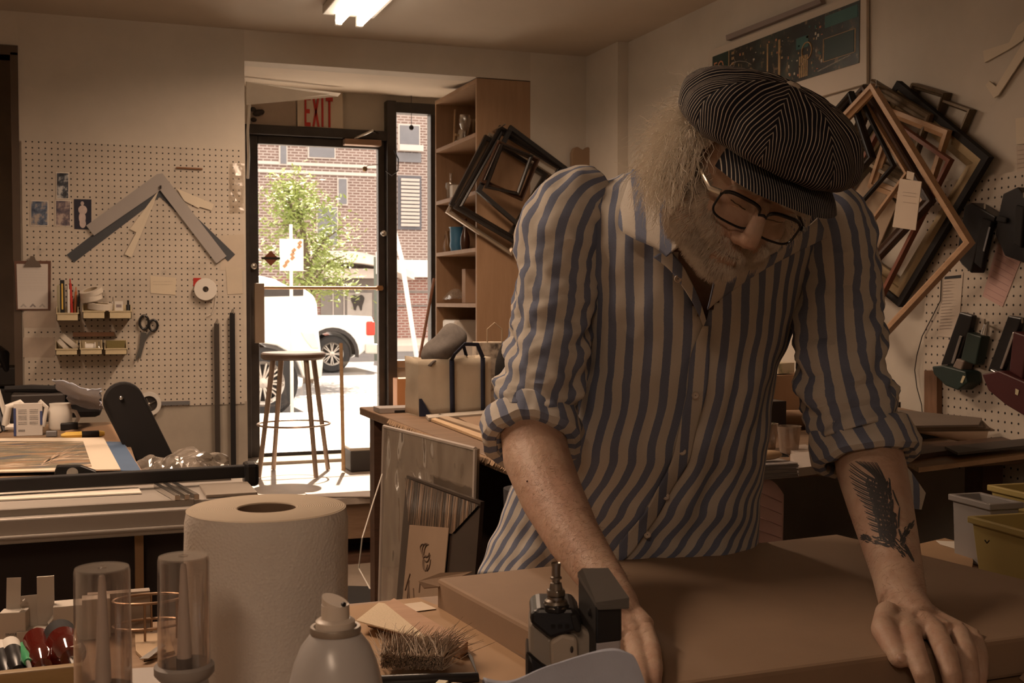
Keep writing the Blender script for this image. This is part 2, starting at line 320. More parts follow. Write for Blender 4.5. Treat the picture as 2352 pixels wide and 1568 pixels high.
# ---- bookcase
BX=onY(1095,500,D).x; BY1=6.11
e=E('bookcase',((BX+XB)/2,(D+BY1)/2,PZ),'tall brown wooden bookcase beside the entrance with its end panel facing the room','bookcase')
zt=AC-.004
MB().bb((BX,D-.0,PZ),(XB,D+.02,zt)).build('end_panel',PLY,e,bevel=.002)
MB().bb((BX,BY1-.02,PZ),(XB,BY1,zt)).build('end_panel',PLY,e,bevel=.002)
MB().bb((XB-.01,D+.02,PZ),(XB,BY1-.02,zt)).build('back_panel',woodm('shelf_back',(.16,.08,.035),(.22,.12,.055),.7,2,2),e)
sz=[onX(1095,y,BX).z for y in (314,447,578,706,850,1000)]
sz=[onY(1096,y,D+.02).z for y in (314,447,578,706,850,1000)]
for z in sz+[zt-.02]: MB().bb((BX,D+.02,z),(XB-.01,BY1-.02,z+.02)).build('shelf',PLY,e,bevel=.001)
def ons(px,yoff,i):  # point on shelf i, at pixel column px on plane a bit inside
    X=BX+yoff; r=ray(px,500); Y=min(X/(r.x/r.y),BY1-.06); return Vector((X,Y,sz[i]+.0205))
GLW=glassy('clear_glass',(.93,.91,.88),.12,.05,.06,(.7,.66,.6))
def goblet(p,h,label,flip=False):
    pr=[(.001,0),(.03,.0),(.03,.003),(.004,.008),(.004,h*.45),(.022,h*.55),(.032,h*.75),(.028,h),(.026,h),(.03,h*.75),(.02,h*.57),(.001,h*.5)]
    X=Matrix.Translation(p) if not flip else Matrix.Translation(p+Vector((0,0,h)))@Matrix.Rotation(PI,4,'X')
    return tag(MB().lathe(pr,20,X).build('wine_glass',GLW,smooth=True),label,'wine glass')
def easel(p,h,label,rz):
    e=E('tabletop_easel',p,label,'easel'); Xr=Matrix.Translation(p)@Matrix.Rotation(rz,4,'Z')
    for s in (-1,1): MB().tube([Xr@Vector((s*.05,0,.006)),Xr@Vector((s*.012,.02,h))],.006,6).build('leg',LW,e)
    MB().tube([Xr@Vector((0,.08,.006)),Xr@Vector((0,.02,h))],.006,6).build('leg',LW,e)
    MB().tube([Xr@Vector((-.05,-.01,h*.35)),Xr@Vector((.05,-.01,h*.35))],.007,6).build('ledge',LW,e); return e
goblet(ons(1068,.10,0),.16,'stemmed clear glass on the top bookcase shelf, beside the little easels')
easel(ons(1062,.13,0)+Vector((0,.05,0)),.22,'small wooden easel on the top bookcase shelf, taller one',.6); easel(ons(1045,.20,0),.17,'small wooden easel on the top bookcase shelf, shorter one at the back',-.3)
p=ons(1030,.12,0); tag(MB().box(p+Vector((0,0,.055)),(.008,.09,.11),(0,R(12),0)).build('photo_card',WHITE),'white card leaning on the top bookcase shelf','card')
p=ons(1050,.05,0); tag(MB().tube([p+Vector((0,-.05,.01)),p+Vector((.0,.0,.02)),p+Vector((0,.05,.01))],.008,8).build('metal_clasp',CH,smooth=True),'small shiny metal clasp lying on the top bookcase shelf','clasp')
def vase(p,h,r,mat,label,name='vase',cat='vase',neck=.35): return tag(MB().lathe([(.001,0),(r*.8,0),(r,h*.25),(r*.9,h*.45),(r*neck,h*.7),(r*neck,h*.92),(r*neck*1.2,h),(.001,h)],20,Matrix.Translation(p)).build(name,mat,smooth=True),label,cat)
vase(ons(1020,.07,1),.15,.025,GLW,'small clear glass vase on the second bookcase shelf'); goblet(ons(1034,.07,1),.10,'short stemmed glass on the second bookcase shelf')
tag(MB().box(ons(1048,.08,1)+Vector((0,0,.04)),(.06,.05,.08)).build('photo_block',WPL,bevel=.004),'small pale block on the second bookcase shelf','block')
for i,(x,lb) in enumerate(((1009,'farthest'),(1018,'second farthest'),(1028,'middle'))):
    vase(ons(x,.045,2),.115-.006*(2-i),.018,M('amber_bottle',(.20,.11,.05),.3),'little brown bottle on the third bookcase shelf, %s of its row'%lb,'bottle','bottle',.5)
vase(ons(1048,.06,2),.13,.036,M('blue_jar',(.05,.16,.28),.3),'jar with a blue lid on the third bookcase shelf','jar','jar',.95)
vase(ons(1068,.08,2),.17,.026,M('dark_bottle',(.05,.02,.01),.25),'dark bottle on the third bookcase shelf, beside the blue jar','bottle','bottle')
p=ons(1075,.10,3); tag(MB().box(p+Vector((0.02,0,.09)),(.09,.06,.18)).build('cardboard_box',M('card_brown',(.35,.22,.14),.7),bevel=.002),'upright brown cardboard box on the fourth bookcase shelf','box')
CRY=glassy('clear_film',(.96,.93,.89),.10,.35,.12,(.6,.54,.46))
def crumple(fn,nu,nv,name,mat,label,cat,amp=.01,sc=30,seed=0,**k):
    def g(u,v): p=fn(u,v); n_=noise.noise_vector((p+Vector((seed,0,0)))*sc); return p+n_*amp
    return tag(MB().grid(g,nu,nv).build(name,mat,smooth=False,**k),label,cat)
p=ons(1045,.09,3)
crumple(lambda u,v:p+Vector(((u-.5)*.12,(v-.5)*.22,.018+.06*math.sin(PI*u)*math.sin(PI*v)**.5)),14,20,'wrapped_package',CRY,'clear plastic wrapped parcel on the fourth bookcase shelf','parcel',.012,30)
p=ons(1062,.10,4); tag(MB().box(p+Vector((0,0,.11)),(.16,.22,.22)).build('printer',WPL,bevel=.012),'white boxy printer on the lower bookcase shelf behind the cap','printer')
# ---- black frames hanging on the bookcase end panel
def pframe(corners,wid,dep,mat,name='picture_frame',parent=None,N=None,inner=None,prof=1):
    """corners: 4 world points of outer edge in order; profile swept with mitred corners"""
    c=sum(corners,Vector())/4; n=(corners[1]-corners[0]).cross(corners[3]-corners[0]).normalized()
    if N is not None and n.dot(N)<0: n=-n
    m=MB(); rings=[]
    sec=[(0,0),(0,.75),(.12,1),(.4,.92),(.62,.6),(.85,.75),(1,.55),(1,0)] if prof==1 else ([(0,0),(0,1),(.5,1),(.55,.7),(1,.45),(1,0)] if prof==2 else [(0,0),(0,1),(1,1),(1,0)])
    for i in range(4):
        P=corners[i]; a=(corners[(i+1)%4]-P).normalized(); b=(corners[(i-1)%4]-P).normalized(); bis=(a+b); sc=wid/ max(.2,abs(a.cross(bis).length)) 
        rings.append([P+bis*(sc*s)+n*(dep*t) for s,t in sec])
    rings.append(rings[0]); m.loft(rings,True,False)
    return m,c,n
def rectc(center,w_,h_,ang,ax,ay):
    ca,sa=math.cos(ang),math.sin(ang); u=ax*ca+ay*sa; v=ay*ca-ax*sa
    return [center+u*(sx*w_/2)+v*(sy*h_/2) for sx,sy in ((-1,-1),(1,-1),(1,1),(-1,1))]
ax=Vector((1,0,0)); az=Vector((0,0,1)); NY=Vector((0,-1,0))
FB=[M('frame_black',(.018,.014,.012),.35,var=.3),woodm('frame_brown',(.05,.022,.012),(.09,.045,.025),.4,0,4),M('frame_silver',(.36,.29,.22),.35,.5),M('frame_black_matte',(.022,.02,.02),.6)]
def hang(px4,Y,wid,dep,mat,label,prof=1):
    cs=[onY(x,y,Y) for x,y in px4]
    m,c,n=pframe(cs,wid,dep,mat,N=NY,prof=prof); return tag(m.build('picture_frame',mat),label,'picture frame','empty frames hung on the bookcase end')
Yf=D-.012
for px4,k,wid,mt,lb,pf in (
 ([(1022,488),(1122,305),(1268,405),(1172,588)],0,.022,FB[2],'silver edged frame at the back of the bunch on the bookcase, with lowest corner',2),
 ([(1030,470),(1112,310),(1256,400),(1166,552)],1,.018,FB[0],'thin black frame hung on the bookcase just in front of the silver edged one',3),
 ([(1040,478),(1146,288),(1298,382),(1200,572)],2,.034,FB[0],'wide black frame hung on the bookcase, large one under the small frames',1),
 ([(1092,440),(1170,288),(1300,385),(1215,545)],3,.020,FB[3],'flat black frame hung on the bookcase with the topmost corner',3),
 ([(1100,418),(1142,322),(1238,366),(1198,462)],4,.020,FB[1],'small dark brown frame tilted inside the bookcase bunch',1),
 ([(1112,432),(1150,330),(1222,358),(1190,448)],5,.014,FB[0],'smallest black frame at the front of the bookcase bunch',2)):
    hang(px4,Yf-k*.026,wid,.022,mt,lb,pf)
p=onY(1136,300,Yf-.02); tag(MB().tube([(p.x,D,p.z),(p.x,Yf-.17,p.z+.01)],.004).build('wall_hook',CH),'metal hook in the bookcase end carrying black frames','hook')
# ---- stool, broom, box by the door
YS=6.22; s0=onZ(603,1088,PZ); 
sc=onY(674,812,6.25); seatz=sc.z; sr=.172
e=E('bar_stool',(sc.x,6.25,PZ),'round topped wooden bar stool standing in front of the glass door','stool')
SW=woodm('stool_wood',(.07,.04,.025),(.12,.07,.045),.4,0,3); SM=M('stool_metal',(.30,.22,.17),.35,.7)
MB().lathe([(.001,-.03),(sr*.93,-.03),(sr,-.018),(sr,.0),(sr*.95,.008),(.001,.006)],40,Matrix.Translation((sc.x,6.25,seatz))).build('seat',SW,e,smooth=True)
hh=seatz-PZ-.028
for a_ in (22,112,202,292):
    d_=Vector((math.cos(R(a_)),math.sin(R(a_)),0)); 
    MB().tube([Vector((sc.x,6.25,seatz-.028))+d_*.125,Vector((sc.x,6.25,PZ+.004))+d_*.215],[.0145,.0125],12).build('leg',SM,e,smooth=True)
zr=onY(674,973,6.25).z; fr=.125+(.09)*(seatz-zr)/hh
MB().tube([(sc.x+(fr+.012)*math.cos(2*PI*k/40),6.25+(fr+.012)*math.sin(2*PI*k/40),zr) for k in range(40)],.006,8,closed=True).build('foot_ring',SM,e,smooth=True)
b0=onZ(789,1085,PZ); tag(MB().tube([b0+Vector((0,0,.01)),onY(783,788,b0.y+.12)],[.011,.010],12).build('leaning_pole',OAK,smooth=True),'upright reddish wooden pole leaning beside the stool','pole')
b0=onZ(812,1083,PZ); b0=Vector((b0.x,b0.y-.02,PZ)); 
e=E('storage_box',b0,'dark storage box with a rounded pale lid on the entry floor','box')
bw=onY(880,1050,b0.y).x-onY(795,1050,b0.y).x; bz=onY(812,1036,b0.y).z
MB().bb((b0.x-.02,b0.y,PZ+.002),(b0.x-.02+bw,b0.y+.22,bz)).build('body',DARK,e,bevel=.006)
MB().bb((b0.x-.025,b0.y-.005,bz),(b0.x-.015+bw*.75,b0.y+.225,bz+.02)).build('lid',M('lid_grey',(.42,.36,.30),.5),e,bevel=.008)
# floor boards and papers on the platform edge
a=[onZ(*t_,PZ+.004) for t_ in ((700,1133),(878,1127),(878,1141),(712,1141))]
tag(MB().prism(a,(0,0,.004)).build('cardboard_sheet',M('pale_board',(.50,.42,.36),.6,var=.1)),'flat pale board lying at the edge of the entry platform','board')
# bin, box, leaning broom by the low window
p=onY(985,700,6.72); b0=onY(951,900,6.5)
e=E('broom',(p.x,6.6,PZ),'long thin wooden broom handle leaning into the corner of the narrow window','broom')
lo=onY(945,925,6.45); MB().tube([lo,onY(997,640,6.80)],.009,10).build('handle',woodm('broom_wood',(.22,.09,.05),(.30,.14,.08)),e,smooth=True)
hp=lo+(lo-onY(997,640,6.80)).normalized()*.42
hp=Vector((hp.x,hp.y,max(hp.z,PZ+.09)));MB().tube([lo,hp],.009,10).build('handle_end',DARK,e,smooth=True)
MB().box((hp.x,hp.y,PZ+.06),(.22,.05,.115),tap=.5).build('bristles',M('broom_bristle',(.25,.15,.07),.9,bump=.5,bs=200),e)
c=onY(947,870,6.0); zt2=onY(947,866,6.35).z
tag(MB().lathe([(.001,PZ+.002),(.085,PZ+.002),(.11,zt2),(.118,zt2),(.118,zt2+.012),(.105,zt2+.012),(.08,PZ+.02),(.001,PZ+.02)],28,Matrix.Translation((c.x+.09,6.0,0))).build('waste_bin',M('bin_cream',(.62,.52,.38),.5),smooth=True),'cream round waste bin behind the tote bag','bin')
c=onY(922,910,6.7); tag(MB().box((c.x,6.62,PZ+.24),(.12,.1,.48)).build('orange_box',M('orange_card',(.45,.20,.08),.6),bevel=.004),'orange cardboard box standing below the narrow window','box')
# ================================================================ STREET OUTSIDE
ZS=-.1; ZW=.24
def brick(name,c1,c2,mor,rw=.24,rh=.085):
    t=NT(name,.8); x,y,z=t.xyz(t.obj()); v=t.comb(t.math('ADD',x,y),z,0)
    b=t.n('ShaderNodeTexBrick',{'Vector':v,'Color1':(*c1,1),'Color2':(*c2,1),'Mortar':(*mor,1),'Scale':1,'Mortar Size':.018,'Brick Width':rw,'Row Height':rh}); t.col(b); return t.m
CONC=M('pale_concrete',(.62,.56,.50),.8,var=.1,vs=1,bump=.1); ASPH=M('asphalt',(.17,.16,.16),.85,var=.2,vs=.8,bump=.2,bs=20)
yc=onZ(740,945,ZW).y
st('floor_sidewalk',MB().bb((-6,DY+.12,-.5),(16,yc,ZW)),CONC)
st('floor_street',MB().bb((-40,yc,-.5),(60,30.0,ZS)),ASPH)
st('floor_far_sidewalk',MB().bb((-40,30.0,-.5),(60,36,ZS+.15)),CONC)
m=MB()
for (x0,y0,x1,y1) in ((690,878,870,876),(690,910,872,905)): 
    a=onZ(x0,y0,ZS+.004); b=onZ(x1,y1,ZS+.004); m.bb((a.x,a.y-.06,ZS+.002),(b.x,a.y+.06,ZS+.006))
st('trim_7',m,M('road_paint',(.7,.68,.65),.7))
FY=36.0; f=lambda x,y: onY(x,y,FY)
WB=brick('wall_brick',(.17,.105,.09),(.23,.15,.13),(.42,.36,.33)); WB2=brick('wall_brick_red',(.24,.10,.08),(.28,.13,.11),(.40,.33,.30))
e=E('brick_building',f(760,900)*1,'brown brick building across the street seen through the door','building')
e.location.z=ZS+.15; e['_o']=tuple(e.location)
a=f(420,150); b=f(1150,640); MB().bb((a.x-8,FY,b.z),(b.x+6,FY+6,a.z+6)).build('upper_wall',WB,e)
b2=f(1150,850); MB().bb((a.x-8,FY,ZS),(b.x+6,FY+6,b.z)).build('ground_floor_wall',WB2,e)
WG=M('window_dark_glass',(.16,.16,.18),.15,spec=.6); LST=M('limestone',(.62,.56,.52),.8,var=.05); STG=M('storefront_grey',(.20,.18,.17),.5)
def fr(x0,y0,x1,y1,name,mat,o=.05,th=.2,par=None,lab=None):
    a=f(x0,y0); b=f(x1,y1); return MB().bb((a.x,FY-o,b.z),(b.x,FY-o+th,a.z)).build(name,mat,par or e,label=lab)
for i,(x0,y0,x1,y1) in enumerate(((706,300,770,366),(774,408,798,472),(726,474,776,565),(914,285,964,346),(640,300,660,380))):
    w_=fr(x0,y0,x1,y1,'window',LST,.06); fr(x0+3,y0+3,x1-3,y1-3,'pane',WG,.09,.05,w_)
fr(590,376,880,381,'stone_band',LST); fr(590,395,880,399,'stone_band',LST)
w_=fr(913,403,967,528,'window',M('louver_dark',(.11,.11,.13),.5),.06)
m=MB()
for k in range(13):
    y=412+k*8.6; a=f(919,y); b=f(961,y+3.6); m.box(((a.x+b.x)/2,FY-.13,(a.z+b.z)/2),(b.x-a.x,.05,.07),(R(25),0,0))
m.build('louvers',LST,w_)
fr(912,334,966,350,'air_conditioner',LST,.35,.3); fr(910,350,966,374,'sill_panel',WG,.08)
fr(900,597,1000,637,'sign_band',M('white_sign',(.85,.82,.78),.6),.4,.4); 
for (y0,y1) in ((668,672),(700,704)): fr(900,y0,1000,y1,'stone_band',STG)
fr(735,640,858,728,'storefront',STG,.12,.1); 
for x in (762,787): fr(x,645,x+2,728,'mullion',LST,.15,.05)
s_=fr(795,672,852,726,'dental_sign',M('sign_beige',(.42,.38,.35),.6),.16,.05,lab='beige shop sign with a dark tooth')
tp=[(803,682),(806,678),(812,677),(819,681),(826,677),(831,679),(834,685),(832,694),(829,702),(828,712),(825,713),(822,703),(819,699),(816,704),(814,713),(810,711),(808,700),(804,691)]
MB().prism([f(x,y)+Vector((0,-.18,0)) for x,y in tp],(0,-.02,0)).build('tooth_symbol',DARK,s_)
# curved awning
m=MB(); rings=[]
for i in range(15):
    t_=i/14; x=742+(925-742)*t_; y=592+ (t_**2)*36-6*math.sin(PI*t_); a=f(x,y); b=f(x,y+16)
    rings.append([Vector((a.x,FY-1.4,a.z)),Vector((a.x,FY-.05,a.z+.2)),Vector((a.x,FY-.05,b.z)),Vector((a.x,FY-1.4,b.z))])
m.loft(rings); m.build('awning',M('awning_white',(.75,.70,.65),.7),e)
fr(735,618,862,640,'canopy',LST,1.0,1.0)
# parking sign pole
a=onY(863,600,25.5); 
e2=E('street_sign',(a.x,25.5,ZS+.15),'thin green street pole with a red and white sign at the door frame edge','street sign')
e2.location.z=ZS; e2['_o']=(a.x,25.5,ZS)
MB().tube([(a.x,25.5,ZS),(a.x,25.5,a.z+.1)],.045,8).build('pole',M('pole_green',(.10,.12,.10),.5),e2,smooth=True)
p=onY(866,598,25.4); MB().bb((p.x-.02,25.4,p.z-.3),(p.x+.3,25.42,p.z+.2)).build('sign_plate',M('sign_white',(.8,.75,.7),.5),e2); MB().bb((p.x+.02,25.38,p.z-.2),(p.x+.2,25.4,p.z+.05)).build('sign_print',RED,e2)
# diagonal white pole by the window
a=onY(922,592,24); b=onY(905,528,24); tag(MB().tube([(a.x+.35,24,ZS),a,b,b+(b-a)],.05,8).build('leaning_post',M('post_white',(.85,.8,.76),.6),smooth=True),'slanted white post outside the narrow window','post')
# tree
LF=NT('leaf_green',.6); LF.col(LF.mix(LF.noise(1.5,4),(.16,.24,.05),(.42,.46,.16))); LF=LF.m; BARK=M('bark',(.14,.10,.07),.9,bump=.4)
TY=19.; rt=random.Random(3); base=onY(708,900,TY); base.z=ZS
e=E('street_tree',base,'young leafy green tree on the pavement beyond the white truck','tree')
m=MB(); top=onY(672,410,TY); trunk=[base,onY(712,700,TY),onY(700,560,TY),onY(685,470,TY),top]
m.tube(trunk,[.09,.075,.055,.035,.012],8)
br=[]
for (x,y,x2,y2) in ((700,560,620,520),(705,620,790,520),(712,680,790,660),(690,500,745,470),(705,600,615,590),(712,700,625,690),(712,690,660,640),(700,580,760,560),(690,520,630,460),(712,660,775,590),(708,640,800,620),(690,480,640,440)):
    a=onY(x,y,TY); b=onY(x2,y2,TY)+Vector((0,rt.uniform(-1.0,1.0),0)); mid=(a+b)/2+Vector((0,0,.15)); m.tube([a,mid,b],[.03,.02,.008],6); br.append((a,mid,b))
m.build('trunk',BARK,e,smooth=True)
m=MB()
for a,mid,b in br+[(trunk[2],trunk[3],top)]*2:
    for k in range(270):
        t_=rt.uniform(.25,1.08); p=a.lerp(mid,min(1,2*t_)) if t_<.5 else mid.lerp(b,(t_-.5)*2)
        p=p+Vector((rt.gauss(0,.17),rt.gauss(0,.2),rt.gauss(0,.14)-.03)); s_=rt.uniform(.04,.07)
        X=Matrix.Translation(p)@Euler((rt.uniform(-1,1),rt.uniform(-.8,.8),rt.uniform(0,6.3))).to_matrix().to_4x4()@Matrix.Scale(s_,4)
        m.add([(-1,0,0),(-.2,-.35,0),(1,0,.1),(-.2,.35,0)],[(0,1,2,3)],0,X)
m.build('foliage',LF,e)
# wind sign outside
a=onY(643,548,12.3); b=onY(697,622,12.3)
e=E('pavement_sign',((a.x+b.x)/2,12.3,ZS),'white square sign with brown streaks on a post outside the door','sign')
MB().bb((a.x,12.3,b.z),(b.x,12.33,a.z)).build('sign_plate',M('white_board',(.8,.74,.66),.6),e)
m=MB()
for k in range(7):
    t_=k/6; c=a.lerp(b,.2+.6*t_); c=Vector((a.x+(b.x-a.x)*(.85-.6*t_)+.02*math.sin(k*2),12.295,a.z+(b.z-a.z)*(.12+.72*t_))); m.box(c,(.045,.008,.03),(0,R(-45),0))
m.build('sign_print',M('brown_print',(.30,.16,.08),.6),e)
c=onY(668,515,12.36); MB().tube([(c.x,12.36,ZS),(c.x,12.36,c.z)],.018,8).build('post',M('post_pale',(.75,.7,.62),.5),e,smooth=True)
# parked van: side profile extruded
WC=M('white_car_paint',(.86,.84,.80),.35,var=.02,spec=.5); TY2=M('tyre_rubber',(.03,.028,.028),.8); RIM=M('wheel_rim',(.55,.5,.45),.35,.7)
VY=13.4; van=E('white_van',onY(560,800,VY),'large white van parked at the kerb, its front end behind the bar stool','van'); van.location.z=ZS; van['_o']=tuple(van.location)
cxw=onY(605,880,VY); rw=(cxw.z-ZS)
def gx(x,y): return onY(x,y,VY)
prof=[(120,640),(590,632),(628,640),(664,658),(694,661),(706,668),(722,680),(729,700),(732,755),(737,800),(742,838),(736,866),(700,870)]
pts=[gx(*t_) for t_ in prof]
for k in range(9):
    an=R(10+ k*20); r_=rw*1.12; pts.append(Vector((cxw.x+math.cos(an)*r_,VY,cxw.z+math.sin(an)*r_)))
pts.append(gx(120,868))
MB().prism(pts,(0,2.0,0)).build('body',WC,van,bevel=.03)
MB().prism([gx(*t_)+Vector((0,-.01,0)) for t_ in ((480,658),(697,658),(696,679),(612,681),(480,681))],(0,.02,0)).build('side_window',DARK,van)
MB().prism([gx(*t_)+Vector((0,-.02,0)) for t_ in ((690,762),(722,764),(733,800),(716,800),(700,780))],(0,.04,0)).build('headlight',M('lamp_lens',(.7,.66,.58),.15),van,bevel=.01)
MB().prism([gx(*t_)+Vector((0,-.03,0)) for t_ in ((690,822),(742,822),(738,868),(702,872))],(0,2.04,0)).build('bumper',M('bumper_cream',(.7,.66,.58),.5),van,bevel=.02)
def wheel(c,r,w_,par,spokes=8,rim=RIM):
    X=Matrix.Translation(c)@Matrix.Rotation(R(90),4,'X')
    o=MB().lathe([(r*.62,-w_/2),(r*.9,-w_/2),(r,-w_*.35),(r,w_*.35),(r*.9,w_/2),(r*.62,w_/2),(r*.6,w_*.3)],40,X).build('tyre',TY2,par,smooth=True)
    m=MB().lathe([(r*.52,w_*.30),(r*.62,w_*.45),(r*.64,w_*.38),(r*.60,-w_*.1)],40,X).lathe([(.001,w_*.45),(r*.14,w_*.42),(r*.17,w_*.2)],20,X)
    for k in range(spokes):
        an=2*PI*k/spokes
        for d_ in (-.1,.1):
            a=X@Vector((math.cos(an+d_)*r*.12,math.sin(an+d_)*r*.12,w_*.33)); b=X@Vector((math.cos(an+d_*1.2)*r*.56,math.sin(an+d_*1.2)*r*.56,w_*.38)); m.tube([a,b],r*.035,6)
    m.build('wheel_rim',rim,o,smooth=True)
    MB().lathe([(.001,w_*.02),(r*.6,w_*.02)],30,X).build('brake_disc',DARK,o); return o
wheel(Vector((cxw.x,VY+.16,cxw.z)),rw,.26,van,10); wheel(Vector((cxw.x,VY+1.84,cxw.z)),rw,.26,van,10)
# pickup
PY=21.5; pk=E('pickup_truck',onY(800,800,PY),'white pickup truck with a red tail light parked across the road','pickup truck'); pk.location.z=ZS; pk['_o']=tuple(pk.location)
wc=onY(764,813,PY); wr=wc.z-ZS; gp=lambda x,y: onY(x,y,PY)
pts=[gp(*t_) for t_ in ((560,727),(855,727),(858,738),(860,790),(826,815),(806,822))]
for k in range(8):
    an=R(0+k*25.7); r_=wr*1.28; pts.append(Vector((wc.x+math.cos(an)*r_,PY,wc.z+math.sin(an)*r_)))
pts+= [gp(560,830)]
MB().prism(pts,(0,1.9,0)).build('bed_body',WC,pk,bevel=.03)
MB().bb(gp(430,640),gp(640,830)+Vector((0,1.9,0))).build('cab',WC,pk,bevel=.05)
MB().bb(gp(841,738)+Vector((0,-.03,0)),gp(859,770)+Vector((.02,.12,0))).build('tail_light',M('tail_red',(.55,.05,.03),.3),pk,bevel=.03)
MB().bb(gp(838,790)+Vector((0,-.05,0)),gp(864,812)+Vector((.03,1.95,0))).build('rear_bumper',M('bumper_chrome',(.6,.57,.52),.3,.6),pk,bevel=.02)
m=MB(); ro=[];
for k in range(15):
    an=R(-8+k*14); ro.append([Vector((wc.x+math.cos(an)*r_,y_,wc.z+math.sin(an)*r_)) for r_,y_ in ((wr*1.42,PY-.01),(wr*1.22,PY-.02),(wr*1.22,PY+.3),(wr*1.4,PY+.3))])
m.loft(ro,True,True).build('wheel_arch',DARK,pk,smooth=True)
wheel(Vector((wc.x,PY+.15,wc.z)),wr,.26,pk,8); wheel(Vector((wc.x,PY+1.75,wc.z)),wr,.26,pk,8)
# ================================================================ PEGBOARD WALL
YP=D-.012
g=lambda x,y,o=0: onY(x,y,YP-o)
def flat(px,o,dep,name,mat,label,cat,group=None,mb=None,mats=None,par=None):
    m=mb or MB(); m.prism([g(x,y,o) for x,y in px],(0,-dep,0)); ob=m.build(name,mats or mat,par)
    return tag(ob,label,cat,group) if par is None else ob
a=g(49,322); b=g(562,927)
tag(MB().bb((a.x,D-.001,b.z),(b.x,YP,onY(300,334,D).z)).build('pegboard',PEGW),'large cream perforated board on the wall left of the doorway','pegboard')
# faded picture cards
def art(name,bgc,c1,c2,sc,th=.5):
    t=NT(name,.5); n_=t.noise(sc,5); t.col(t.ramp(n_,[(th-.12,bgc),(th,c1),(th+.1,c2)])); return t.m
A1=art('card_print_bw',(.01,.01,.015),(.05,.06,.08),(.5,.5,.5),30); A2=art('card_print_blue',(.02,.035,.08),(.10,.14,.22),(.40,.34,.30),28); A3=art('card_print_mauve',(.04,.04,.07),(.16,.12,.14),(.45,.36,.32),26)
for px,mt,lb in (((129,395,159,457),A1,'black and white photo card pinned above the other small cards'),((70,460,111,519),A2,'blue landscape picture card with white border, leftmost of the pinned cards'),((127,459,163,520),A3,'mauve and blue picture card pinned between two other cards')):
    x0,y0,x1,y1=px; m=MB(); m.prism([g(*t_,.001) for t_ in ((x0,y0),(x1,y0+1),(x1,y1),(x0,y1))],(0,-.001,0)); m.prism([g(*t_,.0025) for t_ in ((x0+2,y0+2),(x1-2,y0+3),(x1-2,y1-2),(x0+2,y1-2))],(0,-.0005,0),1)
    tag(m.build('picture_card',[WHITE,mt]),lb,'card')
m=MB(); m.prism([g(*t_,.001) for t_ in ((170,457),(210,458),(210,527),(171,526))],(0,-.001,0))
for c,r_ in (((189,467),(.007,.009)),((190,482),(.018,.020)),((189,500),(.014,.028)),((190,513),(.013,.020))): m.ell(g(*c,.0024),(r_[0],.0006,r_[1]),8,mi=1)
tag(m.build('picture_card',[M('card_black',(.012,.012,.03),.4),M('pale_figure',(.55,.45,.42),.6,var=.3,vs=30)]),'dark picture card with a pale standing figure pinned beside the corner samples','card')
# mat corner samples
GB=M('mat_grey',(.36,.33,.31),.8,var=.05); SB=M('mat_slate',(.07,.075,.085),.8,var=.1); WM=M('mat_white',(.66,.58,.46),.8,var=.04)
flat([(368,418),(540,584),(524,600),(368,452),(170,603),(153,585)],.001,.002,'corner_sample',SB,'dark slate corner sample behind the grey one, chevron of board','mat sample')
flat([(365,436),(298,526),(316,535),(352,469)],.004,.002,'corner_sample',WM,'short cream board strip hanging below the grey chevron, upper left one','mat sample')
flat([(362,443),(286,584),(302,591),(352,471)],.0065,.001,'corner_sample',WM,'long cream board strip hanging lowest below the grey chevron','mat sample')
flat([(406,433),(462,456),(491,469),(486,483),(459,475),(456,478),(423,461)],.004,.002,'corner_sample',WM,'cream board strip sticking out right of the grey chevron','mat sample')
flat([(373,398),(520,588),(497,605),(368,437),(216,541),(198,518),(360,400)],.009,.003,'corner_sample',GB,'large grey chevron shaped corner sample of mat board','mat sample')
p=g(369,432,.02); tag(MB().tube([g(369,432),p,p+Vector((0,0,.012))],.004).build('peg_hook',DARK,smooth=True),'dark peg hook holding the grey chevron','hook')
tag(MB().tube([g(405,385,.006),g(465,388,.006)],.004,8).build('pencil',M('pencil_brown',(.25,.12,.06),.5)),'brown pencil lying on pegs above the grey chevron','pencil')
# clipboard
e=E('clipboard',g(75,655),'brown clipboard with a written sheet hanging at the left edge of the pegboard','clipboard')
flat([(33,599),(117,599),(116,712),(38,712)],.002,.004,'board',woodm('clipboard_board',(.10,.04,.025),(.16,.07,.04)),'','',par=e)
m=MB(); m.prism([g(*t_,.007) for t_ in ((38,606),(110,606),(110,709),(41,709))],(0,-.001,0)); a=g(38,606,.0082); X_=Vector((1,0,0)); wd=g(110,606,.008).x-a.x; hh_=a.z-g(38,709,.008).z
lines(m,a,X_,Vector((0,0,-hh_)),Vector((0,-1,0)),[.12,.18,.24,.30,.36,.42,.50,.54,.58],wd,1,1,thick=-.0014)
for k,(cx_,mi) in enumerate(((.2,2),(.5,1),(.8,2))):
    c=a+X_*(wd*cx_)+Vector((0,-.0004,-hh_*.93)); s_=wd*.11; m.add([c+Vector((-s_,0,-s_*.4)),c+Vector((0,0,s_*.7)),c+Vector((s_,0,-s_*.4)),c+Vector((s_*.5,0,-s_*.5)),c+Vector((0,0,0)),c+Vector((-s_*.5,0,-s_*.5))],[(0,1,4,5),(1,2,3,4)],mi)
m.build('sheet',[M('sheet_white',(.62,.57,.53),.7,var=.03),M('grey_ink',(.25,.22,.22),.6),M('pale_ink',(.40,.37,.35),.6)],e)
flat([(55,612),(95,612),(90,602),(82,597),(79,588),(70,588),(67,597),(60,602)],.009,.006,'clip',M('clip_bronze',(.14,.11,.09),.4,.8),'','',par=e)
